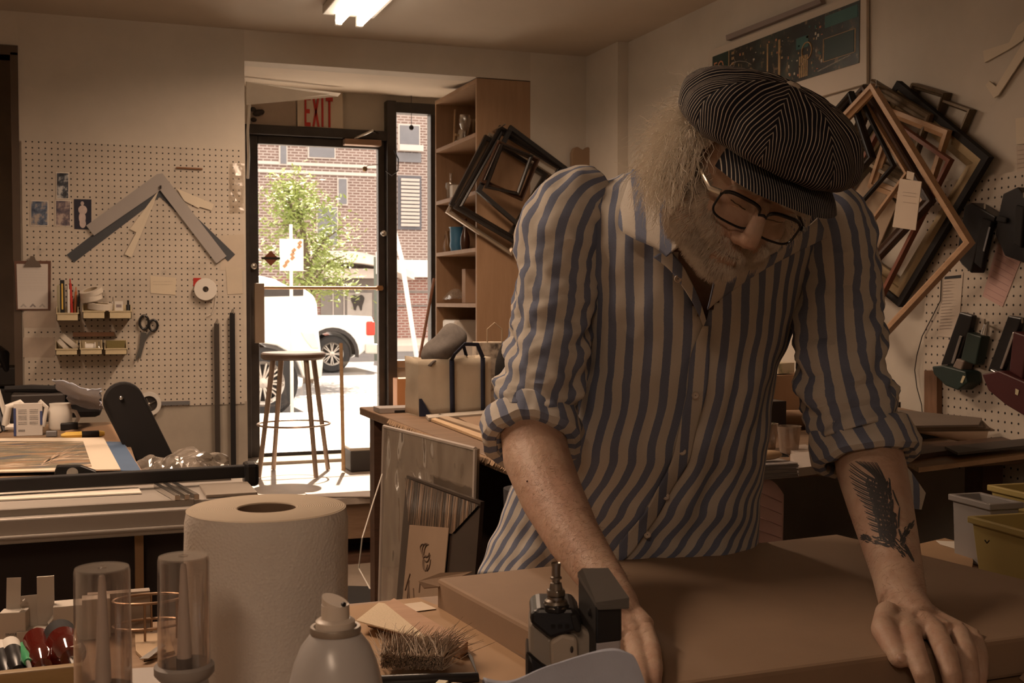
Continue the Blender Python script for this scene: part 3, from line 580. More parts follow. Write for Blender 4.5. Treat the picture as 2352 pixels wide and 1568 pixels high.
# parts trays
TR=M('tray_cream',(.60,.50,.32),.5,var=.1,vs=20)
def tray(x0,x1,ylip,ybot,label):
    a=onY(x0,ybot,D-.13); b=onY(x1,ylip,D-.13); w_=b.x-a.x; h_=b.z-a.z; y1=YP-.002; y0=D-.13; z0=a.z; hb=.06; t_=.0025
    m=MB(); m.bb((a.x,y0,z0),(b.x,y1,z0+t_)); m.bb((a.x,y0,z0),(b.x,y0+t_,z0+h_)); m.bb((a.x,y1-t_,z0),(b.x,y1,z0+hb))
    for xx in (a.x,b.x-t_): m.prism([(xx,y0,z0),(xx,y0,z0+h_),(xx,y0+.035,z0+h_),(xx,y0+.05,z0+hb),(xx,y1,z0+hb),(xx,y1,z0)],(t_,0,0))
    m.bb((a.x-.002,y0-.003,z0+h_-.005),(b.x+.002,y0+.003,z0+h_))
    tag(m.build('parts_tray',TR,loc=(a.x,y0,z0)),label,'tray','cream parts trays on the pegboard'); return Vector(((a.x+b.x)/2,(y0+y1)/2,z0+t_+.001)),w_
ty=[tray(130,180,718,737,'cream tray holding pens, upper row nearest the clipboard'),tray(190,241,713,732,'cream tray under the tape rolls, middle of the upper row'),tray(251,302,713,732,'cream tray holding a white carton, upper row nearest the scissors'),
tray(128,178,800,816,'cream tray of the lower row holding two tape rolls'),tray(184,235,799,815,'cream tray holding a white reel, middle of the lower row'),tray(241,292,799,815,'cream tray with a dry brush, lower row nearest the scissors')]
TAPE=M('masking_tape',(.62,.56,.48),.6,var=.06); 
def taperoll(c,r,w_,rot,label,mat=None,core=None,name='tape_roll',cat='tape roll',ri=.62):
    X=Matrix.Translation(c)@Euler(rot).to_matrix().to_4x4(); e=E(name,c,label,cat)
    MB().lathe([(r*ri,-w_/2),(r,-w_/2),(r,w_/2),(r*ri,w_/2)],32,X).build('tape',mat or TAPE,e,smooth=True); MB().lathe([(r*ri,w_/2),(r*(ri-.06),w_/2),(r*(ri-.06),-w_/2),(r*ri,-w_/2)],28,X).build('core',core or M('core_card',(.40,.32,.22),.8),e,smooth=True); return e
c,_=ty[0]
m=MB()
def pen(c,dx,dy,h,r,mat,label,lean=0,cat='pen',name='marker_pen'):
    p=c+Vector((dx,dy,0.001)); return tag(MB().tube([p,p+Vector((lean,.01,h))],r,10).tube([p+Vector((lean,.01,h)),p+Vector((lean*1.1,.011,h+.02))],r*.5,8).build(name,mat,smooth=True),label,cat)
tag(MB().box(c+Vector((-.02,-.01,.085)),(.018,.014,.17)).box(c+Vector((-.02,-.0175,.10)),(.006,.001,.11),None,1).build('marker_box',[BLK,YEL]),'black and yellow marker pack standing in the pen tray','pack')
tag(MB().box(c+Vector((-.036,.02,.075)),(.012,.012,.15),(R(-3),0,0)).build('ruler_stub',CREAM),'cream stick standing at the back of the pen tray','stick')
pen(c,.004,-.01,.13,.006,WPL,'white marker pen in the pen tray'); pen(c,.018,.0,.155,.006,RED,'red marker pen in the pen tray',-.006); pen(c,.028,.02,.12,.005,M('orange_pen',(.5,.16,.06),.5),'orange pencil in the pen tray',.006); pen(c,.036,.03,.10,.004,BLK,'thin black pen in the pen tray',.01)
c,_=ty[1]
taperoll(c+Vector((-.008,0,.112)),.048,.022,(R(14),R(-18),0),'cream tape roll tilted on top of the tape pile'); taperoll(c+Vector((-.008,.0,.086)),.044,.022,(R(8),R(-14),0),'cream tape roll in the middle of the tape pile')
taperoll(c+Vector((.028,-.012,.050)),.052,.025,(R(6),R(4),0),'wide cream tape roll lying lowest of the tape pile')
tag(MB().ell(c+Vector((0,-.035,.018)),(.016,.012,.012),8).build('white_knob',WPL,smooth=True),'white plug lying in the middle upper tray','plug')
c,_=ty[2]
tag(MB().box(c+Vector((-.005,-.02,.036)),(.034,.02,.072)).box(c+Vector((-.005,-.0305,.052)),(.022,.001,.012),None,1).build('small_carton',[WPL,M('grey_print',(.3,.25,.25),.6)]),'white carton standing in the upper right tray','carton')
pen(c,.034,-.01,.055,.009,BLK,'fat black marker in the upper right tray'); pen(c,-.032,.01,.07,.004,CH,'steel stick in the upper right tray',.004)
c,_=ty[3]
taperoll(c+Vector((.012,-.005,.052)),.044,.022,(0,R(42),0),'cream tape roll standing slanted in the lower tray, upper one'); taperoll(c+Vector((-.010,-.012,.036)),.036,.018,(0,R(48),0),'cream tape roll in the lower tray under another')
c,_=ty[4]; tag(MB().tube([c+Vector((-.02,-.02,.026)),c+Vector((.014,-.02,.026))],.018,16).tube([c+Vector((-.024,-.02,.026)),c+Vector((-.02,-.02,.026))],.024,16).tube([c+Vector((.014,-.02,.026)),c+Vector((.018,-.02,.026))],.024,16).build('thread_reel',WPL,smooth=True),'white reel lying in the lower middle tray','reel')
pen(c,.032,-.03,.03,.005,CH,'short metal stub in the lower middle tray')
c,_=ty[5]; tag(MB().box(c+Vector((0,0,.03)),(.07,.05,.05),tap=1.1).build('dry_brush',M('brush_olive',(.20,.16,.06),.9,bump=.6,bs=200)),'olive bristle brush lying in the lower right tray','brush')
a=g(167,763,.03); b=g(263,772,.03); tag(MB().bb((a.x,a.y,b.z),(b.x,YP-.001,a.z)).build('wood_strip',M('strip_brown',(.22,.11,.06),.6)),'thin brown wooden strip behind the lower trays','strip')
# scissors
e=E('scissors',g(328,780,.01),'black handled scissors hanging on the pegboard','scissors')
for cx_,cy_,rx_,rz_ in ((331,740,.019,.030),(352,747,.018,.024)):
    c=g(cx_,cy_,.012); MB().tube([c+Vector((math.cos(2*PI*k/24)*rx_,0,math.sin(2*PI*k/24)*rz_)) for k in range(24)],.0055,8,closed=True).build('handle',BLK,e,smooth=True)
MB().prism([g(*t_,.010) for t_ in ((323,762),(337,764),(334,782),(322,826),(318,815))],(0,-.002,0)).prism([g(*t_,.013) for t_ in ((345,758),(348,762),(333,786),(313,830),(312,820),(324,784))],(0,-.002,0)).build('blade',M('blade_grey',(.10,.095,.09),.5,.3),e)
tag(MB().tube([g(331,728),g(331,728,.02),g(331,724,.022)],.003).build('peg_hook',CH),'thin hook holding the scissors','hook')
# notes and roll
m=MB(); m.prism([g(*t_,.001) for t_ in ((345,633),(405,638),(403,677),(346,673))],(0,-.001,0)); a=g(347,637,.003); lines(m,a,X_,Vector((0,0,-1)),Vector((0,-1,0)),[.018,.03],g(400,640).x-a.x,1,1,thick=-.001)
tag(m.build('note_paper',[M('note_cream',(.64,.55,.42),.7,var=.04),M('faint_ink',(.5,.42,.33),.7)]),'blank cream note pinned right of the tape pile','note')
m=MB(); m.prism([g(*t_,.001) for t_ in ((518,612),(556,614),(557,674),(523,676))],(0,-.001,0)); tag(m.build('note_paper',M('note_tan',(.55,.47,.37),.7)),'tall tan note pinned near the door edge of the pegboard','note')
m=MB(); m.prism([g(*t_,.0) for t_ in ((506,540),(560,538),(562,621),(506,620))],(0,-.0008,0)); tag(m.build('note_paper',M('note_tan2',(.53,.45,.36),.7)),'faded tan sheet behind the right arm of the chevron','note')
m=MB(); m.prism([g(*t_,.0) for t_ in ((52,720),(130,690),(130,752),(55,752))],(0,-.0008,0)); m.prism([g(*t_,.0) for t_ in ((53,775),(126,775),(126,821),(53,820))],(0,-.0008,0))
tag(m.build('tape_patch',M('patch_tan',(.47,.39,.32),.8,var=.2,vs=10)),'tan patches stuck on the board left of the trays','patch')
m=MB().bb(g(444,638,.002),g(462,658,.001)); tag(m.build('red_card',RED),'small red card behind the white reel','card')
e=taperoll(g(472,664,.02),onY(498,664,YP).x-onY(472,664,YP).x,.014,(R(90),0,0),'white flat reel hanging on the pegboard beside the door',WPL,DARK,ri=.26)
tag(MB().tube([g(497,670,.01),g(495,700,.015),g(487,720,.01),g(475,726,.006)],.0015,6).build('thread',WPL),'loose white thread hanging from the reel','thread')
e=E('round_dial',g(343,928,.02),'white ring with dark spoked centre beside the black rounded arm','dial')
X=Matrix.Translation(g(342,927,.03))@Matrix.Rotation(R(90),4,'X'); r_=.052
MB().lathe([(r_*.68,-.02),(r_,-.02),(r_,.012),(r_*.68,.012),(r_*.68,-.02)],36,X).build('ring',WPL,e,smooth=True); MB().lathe([(.001,.0),(r_*.67,.0)],30,X).build('dark_face',DARK,e)
m=MB()
for k in range(4): m.tube([X@Vector((0,0,.004)),X@Vector((math.cos(k*PI/2+.4)*r_*.55,math.sin(k*PI/2+.4)*r_*.55,.004))],.004,6)
m.ell(X@Vector((0,0,.006)),(.007,.006,.007),8); m.build('spokes',CH,e,smooth=True)
tag(MB().bb(g(370,922,.006),g(436,929,.001)).build('steel_ruler',GREYM),'thin grey ruler fixed at the foot of the pegboard','ruler')
def rod(x0,x1,y0,y1,mat,label):
    a=g(x0,y0,.03); b=g(x1,y1,.02); tag(MB().bb((a.x,a.y,b.z),(b.x,a.y+.012,a.z)).build('straight_edge',mat,bevel=.001),label,'straight edge')
    c=g((x0+x1)/2,y0-8,.012); tag(MB().tube([c+Vector((0,.012,0)),c+Vector((0,-.016,0)),c+Vector((0,-.018,-.02))],.0028,6).build('peg_hook',CH),'thin hook holding the '+label.split(' hanging')[0],'hook')
rod(492,506,742,1075,M('rod_grey',(.10,.085,.075),.4,.6),'long grey straight edge hanging low beside the door'); rod(528,542,718,1075,BLKM,'long black straight edge hanging nearest the door')
crumple(lambda u,v:g(527+u*34,375+v*115,.003+.012*math.sin(PI*u)*math.sin(PI*v)),8,16,'plastic_bag',CRY,'limp clear plastic bag hanging at the top right of the pegboard','bag',.006,40)
# passage things at far left
p=onY(22,862,6.0); 
tag(MB().box((p.x-.1,6.0,p.z),(.28,.2,.09)).box((p.x-.1,6.0,p.z/2-.03),(.24,.16,p.z-.05)).build('black_machine',DARK,bevel=.01),'black machine standing in the dark passage at the far left','machine')
p=onY(8,815,5.9); tag(MB().tube([p+Vector((-.04,.1,.02)),p,p+Vector((.01,0,-.06)),p+Vector((.02,.05,-.12))],[.03,.028,.014,.012],10).build('black_nozzle',BLK,smooth=True),'black curved nozzle on the machine in the passage','nozzle')
# ================================================================ LEFT TABLE AND MAT CUTTER
TZ=.86; WTB=woodm('worn_table',(.16,.10,.06),(.26,.17,.10),.6,0,2)
e=E('work_table',(-.7,3.3,0),'worn wooden table behind the mat cutter at the left','table')
MB().bb((-1.6,2.66,TZ-.035),(.12,3.95,TZ)).build('table_top',WTB,e,bevel=.003)
for x in (-1.52,.06):
    for y in (2.72,3.88): MB().box((x,y,(TZ-.035)/2),(.06,.06,TZ-.035)).build('leg',DKW,e)
MB().bb((-1.5,2.75,.25),(.04,3.85,.28)).build('lower_shelf',DKW,e)
AL=M('aluminium_beige',(.40,.36,.32),.45,.35,var=.06); AL2=M('aluminium_dark',(.26,.23,.20),.45,.4)
e=E('mat_cutter',(-.6,2.42,0),'long grey mat cutter with a black clamp bar at the left','mat cutter')
MB().bb((-1.6,2.34,.83),(.33,2.62,TZ)).build('base_plate',AL,e,bevel=.002)
MB().bb((-1.6,2.305,.803),(.23,2.34,.85)).bb((-1.6,2.297,.812),(.23,2.305,.82)).build('front_rail',AL,e,bevel=.003)
MB().bb((-1.6,2.33,.85),(.2,2.342,TZ+.003)).build('rail_lip',AL2,e)
MB().tube([(-1.6,2.47,.877),(.33,2.52,.886)],.0185,4,up=(0,.7,.7)).build('clamp_bar',BLKM,e,bevel=.003)
MB().box((.335,2.52,.880),(.03,.05,.05)).build('clamp_end',BLK,e,bevel=.008)
MB().bb((-1.6,2.57,TZ),(.3,2.585,TZ+.006)).build('guide',AL2,e)
m=MB()
for k in range(3): x=.165+k*.018; m.prism([(x,2.33,TZ+.001),(x+.010,2.33,TZ+.001),(x-.02,2.50,TZ+.001),(x-.03,2.50,TZ+.001)],(0,0,.012))
m.build('slide_rail',CH,e,bevel=.001)
MB().bb((.225,2.345,TZ+.001),(.325,2.49,TZ+.008)).build('end_plate',M('end_plate',(.34,.29,.24),.4,.3),e,bevel=.002)
e2=E('cabinet',(-.7,2.43,0),'dark cabinet under the mat cutter with a pale upright edge','cabinet')
MB().bb((-1.6,2.40,.0),(.25,2.60,.80)).build('body',M('cabinet_dark',(.03,.02,.017),.7),e2)
xx=onY(328,1300,2.32).x; MB().bb((xx-.012,2.37,.0),(xx+.004,2.40,.80)).build('upright',M('upright_tan',(.34,.20,.10),.6),e2)
tag(MB().prism([onZ(*t_,TZ+.001) for t_ in ((-30,1152),(325,1134),(318,1122),(-30,1137))],(0,0,.003)).build('mat_strip',WHITE),'long white strip of mat board lying on the cutter','strip')
# art print etc
t=NT('art_print',.5); x,y,z=t.xyz(t.obj()); v=t.comb(t.math('MULTIPLY',x,1),t.math('MULTIPLY',y,4)); n_=t.noise(7,7,v,ro=.7)
t.col(t.mix(t.ramp(t.noise(5,4,v),[(.5,(0,0,0)),(.58,(1,1,1))]),t.ramp(n_,[(.35,(.05,.06,.12)),(.46,(.12,.12,.09)),(.55,(.26,.19,.12)),(.62,(.6,.5,.4))]),(.27,.17,.10))); ARTP=t.m
def sheet(px,z,mat,name,label,cat,th=.002,mb=None,mats=None,build=True):
    m=mb or MB(); m.prism([onZ(x,y,z) for x,y in px],(0,0,th)); return tag(m.build(name,mats or mat),label,cat) if build else m
sheet([(150,990),(258,975),(330,1088),(150,1092)],TZ+.001,M('board_brown',(.36,.22,.13),.7),'backing_board','brown backing board under the blue sheet on the left table','board')
sheet([(225,1015),(283,1016),(324,1082),(262,1082)],TZ+.0045,M('blue_sheet',(.08,.13,.22),.6),'blue_sheet','blue sheet sticking out from under the art print','sheet')
m=sheet([(-60,1009),(238,1007),(277,1080),(-60,1087)],TZ+.008,None,'','','',.003,build=False); m.prism([onZ(x,y,TZ+.0112) for x,y in ((-60,1013),(191,1013),(211,1071),(-60,1080))],(0,0,.0004),1)
pr=tag(m.build('art_print',[M('print_border',(.62,.53,.42),.7,var=.03),ARTP]),'art print with cream border and streaked picture lying on the left table','print')
m=MB()
for k in range(26):
    a=onZ(92+rnd.uniform(-6,8),1072-rnd.uniform(0,10),TZ+.0122); b=onZ(112+k*3.2,1058-k*1.1+rnd.uniform(-14,10),TZ+.0122); d_=(b-a).normalized(); s_=Vector((-d_.y,d_.x,0))*.0012; m.add([a+(b-a)*.25,b-s_*.2,b+s_*.2,a+(b-a)*.25+s_*2],[(0,1,2,3)])
m.build('print_streaks',M('streak_cream',(.6,.45,.33),.7),pr)
# mug
def mug(c,r,h,label,mat=WPL):
    e=E('mug',c,label,'mug'); T_=Matrix.Translation(c)
    MB().lathe([(.001,0),(r*.9,0),(r,h*.08),(r,h*.75),(r*.88,h*.88),(r*.92,h),(r*.84,h),(r*.8,h*.88),(r*.9,h*.7),(r*.9,.006),(.001,.006)],32,T_).build('cup',mat,e,smooth=True)
    rv=Vector((math.cos(R(-20)),math.sin(R(-20)),0)); MB().tube([c+rv*(r*.95)+Vector((0,0,h*.72)),c+rv*(r*1.35)+Vector((0,0,h*.68)),c+rv*(r*1.62)+Vector((0,0,h*.45)),c+rv*(r*1.35)+Vector((0,0,h*.22)),c+rv*(r*.95)+Vector((0,0,h*.18))],.006,8).build('handle',mat,e,smooth=True)
c=onZ(139,985,TZ+.001); mug(c,.034,.078,'white mug standing on the left table beside the printed carton')
c=onZ(65,1000,TZ+.001); e=E('printed_carton',c,'white carton with blue edges and grey printed text on the left table','carton')
Xc=Matrix.Translation(c)@Matrix.Rotation(R(-4),4,'Z')
MB().box(c+Vector((0,.012,.046)),(.076,.024,.092)).build('box',M('carton_white',(.58,.54,.50),.6),e)
MB().bb(c+Vector((-.0385,-.0015,.0)),c+Vector((-.032,.0,.08))).bb(c+Vector((.032,-.0015,.03)),c+Vector((.0385,.0,.07))).build('blue_edge',M('blue_print',(.05,.07,.18),.5),e)
m=MB(); lines(m,c+Vector((-.028,-.001,.078)),X_,Vector((0,0,-1)),Vector((0,-1,0)),[.004,.009,.014,.022,.027,.032,.040,.045],.027,1,0,thick=-.0014); lines(m,c+Vector((.002,-.001,.078)),X_,Vector((0,0,-1)),Vector((0,-1,0)),[.004,.009,.014,.022,.027,.032,.040,.045],.027,1,0,thick=-.0014)
for k in range(9): m.bb(c+Vector((-.026+k*.002,-.0012,.012)),c+Vector((-.0252+k*.002,-.001,.018)))
m.build('printed_text',INK,e)
c=onZ(35,995,TZ+.001); tag(MB().tube([c+Vector((-.03,.06,.02)),c+Vector((-.02,.05,.075)),c+Vector((.01,.05,.085)),c+Vector((.03,.06,.06))],.011,10).tube([c+Vector((.075,.05,.012)),c+Vector((.085,.05,.07)),c+Vector((.065,.05,.09))],.006,8).tube([c+Vector((-.03,.06,.014)),c+Vector((.075,.05,.012))],.010,8).build('white_cable',WPL,smooth=True),'thick white coiled cable behind the printed carton','cable')
for k in range(3):
    c=onZ(6+k*9,992-k*2,TZ+.001); tag(MB().box(c+Vector((-.02,.03,.062)),(.006,.09,.12),(0,R(-14),0)).build('booklet',[M('booklet_a',(.35,.30,.26),.7),M('booklet_b',(.12,.12,.14),.7),WHITE][k]),['tan','dark','white'][k]+' thin booklet leaning at the left end of the table','booklet')
# folding knife, stapler, clips
p0=onZ(140,1000,TZ+.012); p1=onZ(240,995,TZ+.012); e=E('utility_knife',(p0+p1)/2,'yellow and black utility knife lying on the left table','knife')
dv=(p1-p0)
MB().tube([p0,p0+dv*.12,p0+dv*.9,p1],[.004,.009,.009,.006],8).build('handle',YEL,e,smooth=True); MB().tube([p0+dv*.47,p0+dv*.87],.0095,8).build('grip',BLK,e,smooth=True)
c=onZ(172,1092,TZ+.013); e=E('black_tape_dispenser',c,'glossy black tape dispenser at the front edge of the art print','dispenser')
MB().prism([c+Vector(t_) for t_ in ((-.042,0,0),(.042,0,0),(.044,0,.006),(.012,0,.020),(-.036,0,.022),(-.040,0,.012))],(0,.03,0)).build('body',BLK,e,bevel=.003); MB().tube([c+Vector((-.005,-.002,.006)),c+Vector((-.005,.0,.006))],.012,20).build('tape_disc',CH,e)
c=onZ(110,1002,TZ+.001); tag(MB().box(c+Vector((.01,.0,.008)),(.03,.02,.016)).build('staple_box',GREYM,bevel=.002),'small grey metal box beside the printed carton','box')
c=onZ(150,985,TZ+.001); tag(MB().box(c+Vector((.012,-.03,.011)),(.05,.03,.022)).build('black_box',BLK,bevel=.003),'small black box in front of the white mug','box')
# cloths
BLUEC=M('blue_cloth',(.38,.41,.50),.9,var=.08,vs=40,bump=.3,bs=400)
def drape(pts,nu,nv,name,mat,label,cat,amp=.01,sc=18,seed=0):
    """pts: 4 corners world (u0v0,u1v0,u1v1,u0v1); bilinear with folds"""
    a,b,c,d=pts
    def fn(u,v):
        p=(a*(1-u)+b*u)*(1-v)+(d*(1-u)+c*u)*v; n_=noise.noise_vector((p+Vector((seed,seed,0)))*sc); n2=noise.noise_vector((p+Vector((seed,0,9)))*sc*2.7); return p+n_*amp+n2*amp*.4
    return tag(MB().grid(fn,nu,nv).build(name,mat,smooth=True,solid=.002),label,cat)
drape([onZ(122,872,1.03),onZ(232,892,1.02),onZ(228,940,.90),onZ(160,925,.925)],40,34,'cleaning_cloth',BLUEC,'crumpled blue grey cloth draped behind the mug','cloth',.014,13)
c=onZ(190,960,TZ+.001); tag(MB().box(c+Vector((.0,.05,.045)),(.12,.08,.09)).build('camera_bag',BLKM,bevel=.02),'black padded pouch under the blue cloth','pouch')
c=onZ(70,975,TZ+.001); tag(MB().box(c+Vector((.02,.12,.045)),(.16,.10,.09)).build('dark_carton',DARK,bevel=.005),'dark box behind the printed carton','box')
cc=c+Vector((.02,.12,.105)); tag(MB().tube([cc+Vector((-.10,0,0)),cc+Vector((-.02,0,.0)),cc+Vector((.04,0,-.003)),cc+Vector((.12,.02,-.004))],[.010,.013,.012,.010],8).build('black_brush',BLKM,smooth=True),'black roll of felt lying on the dark box','roll')
# sanding arm
e=E('trimmer_arm',onY(330,1060,3.3),'tall black slanted trimmer arm with rounded top beside the left table','trimmer arm')
r_=.052; c=onY(284,922,3.25); bt=onY(336,1062,3.25); bt.x+=.02; dv=(bt-c); dv=dv*((c.z-.05)/(c.z-bt.z)*.9); dn=dv.normalized(); sd=Vector((-dn.z,0,dn.x))
poly=[c+sd*r_*math.cos(R(k))+dn*(-r_*math.sin(R(k))) for k in range(0,181,15)]; poly+=[c+dn*dv.length-sd*r_,c+dn*dv.length+sd*r_]
MB().prism(poly,(0,.03,0)).build('arm',BLKM,e,bevel=.006)
MB().ell(c+Vector((-.006,-.003,.01)),(.006,.005,.006),8).build('bolt',CH,e,smooth=True)
e=E('refuse_bin',(.25,3.1,0),'dark bin lined with a clear plastic bag between table and doorway','bin')
MB().prism([(.16,2.72,0),(.335,2.72,0),(.39,3.15,0),(.16,3.15,0)],(0,0,.80)).build('body',DARK,e,bevel=.01)
sv=lambda u,v:Vector((.13+u*(.19+.05*v),2.70+v*.45,.806+.065*math.sin(PI*u)**.6*math.sin(PI*v)**.5))
m=MB().grid(lambda u,v: sv(u,v)+noise.noise_vector(sv(u,v)*13)*.03+noise.noise_vector(sv(u,v)*35)*.012,30,40); m.build('bin_liner',glassy('bag_film',(.85,.82,.78),.15,.15,.22,(.38,.33,.28)),e)
# ================================================================ WORKBENCH
BZ=.84; bo=lambda x,y,z=BZ: onZ(x,y,z)
e=E('workbench',(1.7,3.3,0),'large worn wooden workbench behind the man, filling the right corner','workbench')
WBm=woodm('bench_wood',(.13,.075,.04),(.24,.15,.09),.55,0,2)
MB().bb((1.0,2.45,BZ-.03),(2.44,4.4,BZ)).build('bench_top',WBm,e,bevel=.004)
for x in (1.06,2.38):
    for y in (2.6,4.3): MB().box((x,y,(BZ-.03)/2),(.07,.07,BZ-.03)).build('leg',DKW,e)
MB().bb((1.06,4.28,.1),(2.4,4.30,BZ-.03)).build('rear_panel',M('panel_dark',(.04,.025,.018),.8),e)
MB().bb((1.10,2.7,.20),(2.36,4.0,.22)).build('lower_shelf',DKW,e)
# torn paper lip along the near left edge
m=MB(); 
for k in range(150):
    y=2.5+k*.0095; m.prism([(.998,y,BZ-.002),(.998,y+.009,BZ-.002),(.992+rnd.uniform(-.004,.003),y+.008,BZ-.014-rnd.uniform(0,.010)),(.992,y+.001,BZ-.012-rnd.uniform(0,.008))],(-.0015,0,0))
m.build('frayed_edge',M('frayed_card',(.40,.27,.17),.9),e)
# leaning sleeves
PL=NT('plastic_sleeve',.06,.25,.9); PL.col(PL.mix(PL.noise(3,4),(.17,.125,.09),(.26,.20,.15))); PL.p.inputs['Coat Weight'].default_value=1; PL.p.inputs['Coat Roughness'].default_value=.03; PL.bump(PL.noise(3.2,2),.9,.05); PL=PL.m
def yz(px,X): return [onX(x,y,X) for x,y in px]
a=yz([(882,979),(1092,1031)],.955); 
e=E('leaning_print',(.95,3.3,0),'tall print in a shiny plastic sleeve leaning on the left end of the workbench','print')
MB().prism([a[0],a[1],Vector((.93,a[1].y,.0)),Vector((.93,a[0].y,.0))],(.012,0,0)).build('sleeved_sheet',PL,e)
MB().tube([a[0]+Vector((.0,0,0)),a[1]],.006,6).tube([a[1],(.93,a[1].y,.003)],.006,6).tube([a[0],(.93,a[0].y,.003)],.006,6).build('sleeve_edge',M('sleeve_edge',(.40,.34,.29),.3),e)
b=yz([(934,1091),(1104,1152)],.91)
e=E('leaning_drawing',(.9,3.1,0),'dark sleeved board with a tan portrait drawing leaning in front of the shiny print','drawing')
bb0=Vector((.84,b[0].y-.02,.0)); bb1=Vector((.84,b[1].y-.02,.0))
MB().prism([b[0],b[1],bb1,bb0],(.01,0,0)).build('backing',M('sleeve_dark',(.03,.02,.016),.25),e)
STR=NT('highlight_film',.2,.3,.6); x,y,z=STR.xyz(STR.obj()); n_=STR.noise(1,3,STR.comb(STR.math('MULTIPLY',y,75),STR.math('MULTIPLY',z,3.5),0)); STR.col(STR.ramp(n_,[(.44,(.03,.018,.012)),(.6,(.30,.19,.12)),(.72,(.75,.52,.34))])); STR.bump(n_,.6,.01)  # highlights on the plastic wrap painted into the colour as pale streaks
pl=lambda s,t,o=.004: b[0].lerp(b[1],s).lerp(bb0.lerp(bb1,s),t)+Vector((-o,0,0))
MB().prism([pl(.0,.01),pl(1,.01),pl(.72,.14),pl(.13,.20)],(-.001,0,0)).build('highlight_film',STR.m,e)
MB().prism([pl(.14,.185),pl(.68,.125),pl(.64,1),pl(.10,1)],(-.002,0,0)).build('drawing_sheet',M('drawing_tan',(.36,.25,.17),.7,var=.08,vs=8),e)
m=MB(); pc=M('pencil_mark',(.14,.09,.06),.8)
for (s,t,rs,rt) in ((.42,.25,.05,.022),(.44,.265,.045,.032),(.42,.29,.03,.018),(.40,.245,.06,.015)):
    m.tube([pl(s+math.cos(k*.4)*rs*1.1,t+math.sin(k*.4)*rt*1.5,.0075) for k in range(13)],.0018,5)
for k in range(14): s=rnd.uniform(.2,.6); t=rnd.uniform(.36,.5); m.tube([pl(s,t,.0075),pl(s+rnd.uniform(-.06,.06),t+rnd.uniform(.02,.08),.0075)],.0022,5)
m.build('pencil_lines',pc,e)
tag(MB().tube([onX(878,1088,.9),onX(858,1150,.86),onX(832,1235,.8),onX(824,1305,.8),onX(850,1352,.82)],.0022,6).build('electric_wire',WPL,smooth=True),'thin pale wire drooping from the workbench to the floor','wire')
p_=onY(840,1310,4.9)
# laptop, tote, cap
p=bo(912,947); tag(MB().box(p+Vector((0,.03,.010)),(.14,.10,.018)).box(p+Vector((.03,-.0215,.006)),(.09,.002,.008),None,1).build('metal_case',[M('case_grey',(.42,.38,.35),.4,.4),BLK],bevel=.003),'flat grey case lying on the far corner of the workbench','case')
t0=bo(962,956); t1=bo(1127,948); bl=t0; L_=(t1-t0); L_.z=0; wl=L_.length; u_=L_.normalized(); v_=Vector((-u_.y,u_.x,0)); hz=.205; dp=.13
e=E('tote_bag',(t0+t1)/2,'canvas tote bag with navy straps standing on the workbench','bag')
CAN=M('canvas',(.52,.45,.35),.9,var=.12,vs=9,bump=.5,bs=300)
def tp(s,t,z,o=0): 
    k=z/hz; bulge=.012*math.sin(PI*s)*(1-k*.5)
    return t0+u_*(wl*(s+(.0*k)))+v_*(dp*t - (bulge+o)*(1 if t<.5 else -1))+Vector((0,0,z+.002-.008*k*math.sin(PI*s*1.0)))
per=[(s/12,0) for s in range(13)]+[(1,t/4) for t in range(1,4)]+[(1-s/12,1) for s in range(13)]+[(0,1-t/4) for t in range(1,4)]
m=MB(); m.loft([[tp(s,t,hz*k/8)+noise.noise_vector(tp(s,t,hz*k/8)*14)*.006 for s,t in per] for k in range(9)],True,False); m.add([tp(s,t,.0) for s,t in per],[list(range(len(per)))])
m.build('bag_body',CAN,e,smooth=True,solid=.003)
m=MB()
for s in (.40,.84):
    m.add([tp(s+dx,0,z_,.008) for z_ in (0,hz*.25,hz*.5,hz*.75,hz) for dx in (0,.065)],[(2*i,2*i+1,2*i+3,2*i+2) for i in range(4)])
    m.add([tp(s+dx,1,z_,.008) for z_ in (0,hz*.5,hz) for dx in (0,.065)],[(2*i,2*i+1,2*i+3,2*i+2) for i in range(2)])
top=[tp(.43,0,hz,.008),tp(.45,0,hz,.0)+Vector((0,-.03,.02)),tp(.60,0,hz,.0)+Vector((0,-.02,.055)),tp(.78,0,hz,.0)+Vector((0,-.02,.05)),tp(.87,0,hz,.008)]
m.tube(top,.009,6,flat=.3); m.build('strap',NAVY,e,smooth=True,solid=.002)
tb=[tp(.43,1,hz),tp(.50,1,hz)+Vector((0,0,.07)),tp(.65,1,hz)+Vector((0,0,.11)),tp(.8,1,hz)+Vector((0,0,.07)),tp(.87,1,hz)]
MB().tube(tb,.009,6,flat=.3).build('rear_strap',NAVY,e,smooth=True)
MB().prism([tp(0,0,0,.012),tp(.14,0,0,.014),tp(.02,0,.06,.012),tp(0,0,.06,.01)],u_*-.002).build('corner_patch',NAVY,e,solid=.002)
cc=tp(.42,.45,hz)+Vector((0,0,.035)); WOOL=M('grey_wool',(.14,.125,.115),.95,var=.2,vs=60,bump=.6,bs=300)
def capf(u,v):
    a=2*PI*u; ph=PI*(v-.5); x=.082*math.cos(ph)*math.cos(a); y=.075*math.cos(ph)*math.sin(a); z=.055*math.sin(ph)
    z+= .35*x+.028*math.exp(-((x-.03)**2+y*y)/.003); p=cc+Vector((x,y,z)); return p+noise.noise_vector(p*16)*.010
e=E('wool_cap',cc,'grey wool flat cap lying on top of the tote bag','cap'); MB().grid(capf,36,20).build('crown',WOOL,e,smooth=True)
MB().grid(lambda u,v: cc+Vector((-.05-.045*v*math.sin(PI*u)-.02*v,(u-.5)*.15,-.035-.02*v*v)),16,6).build('brim',WOOL,e,smooth=True,solid=.006)
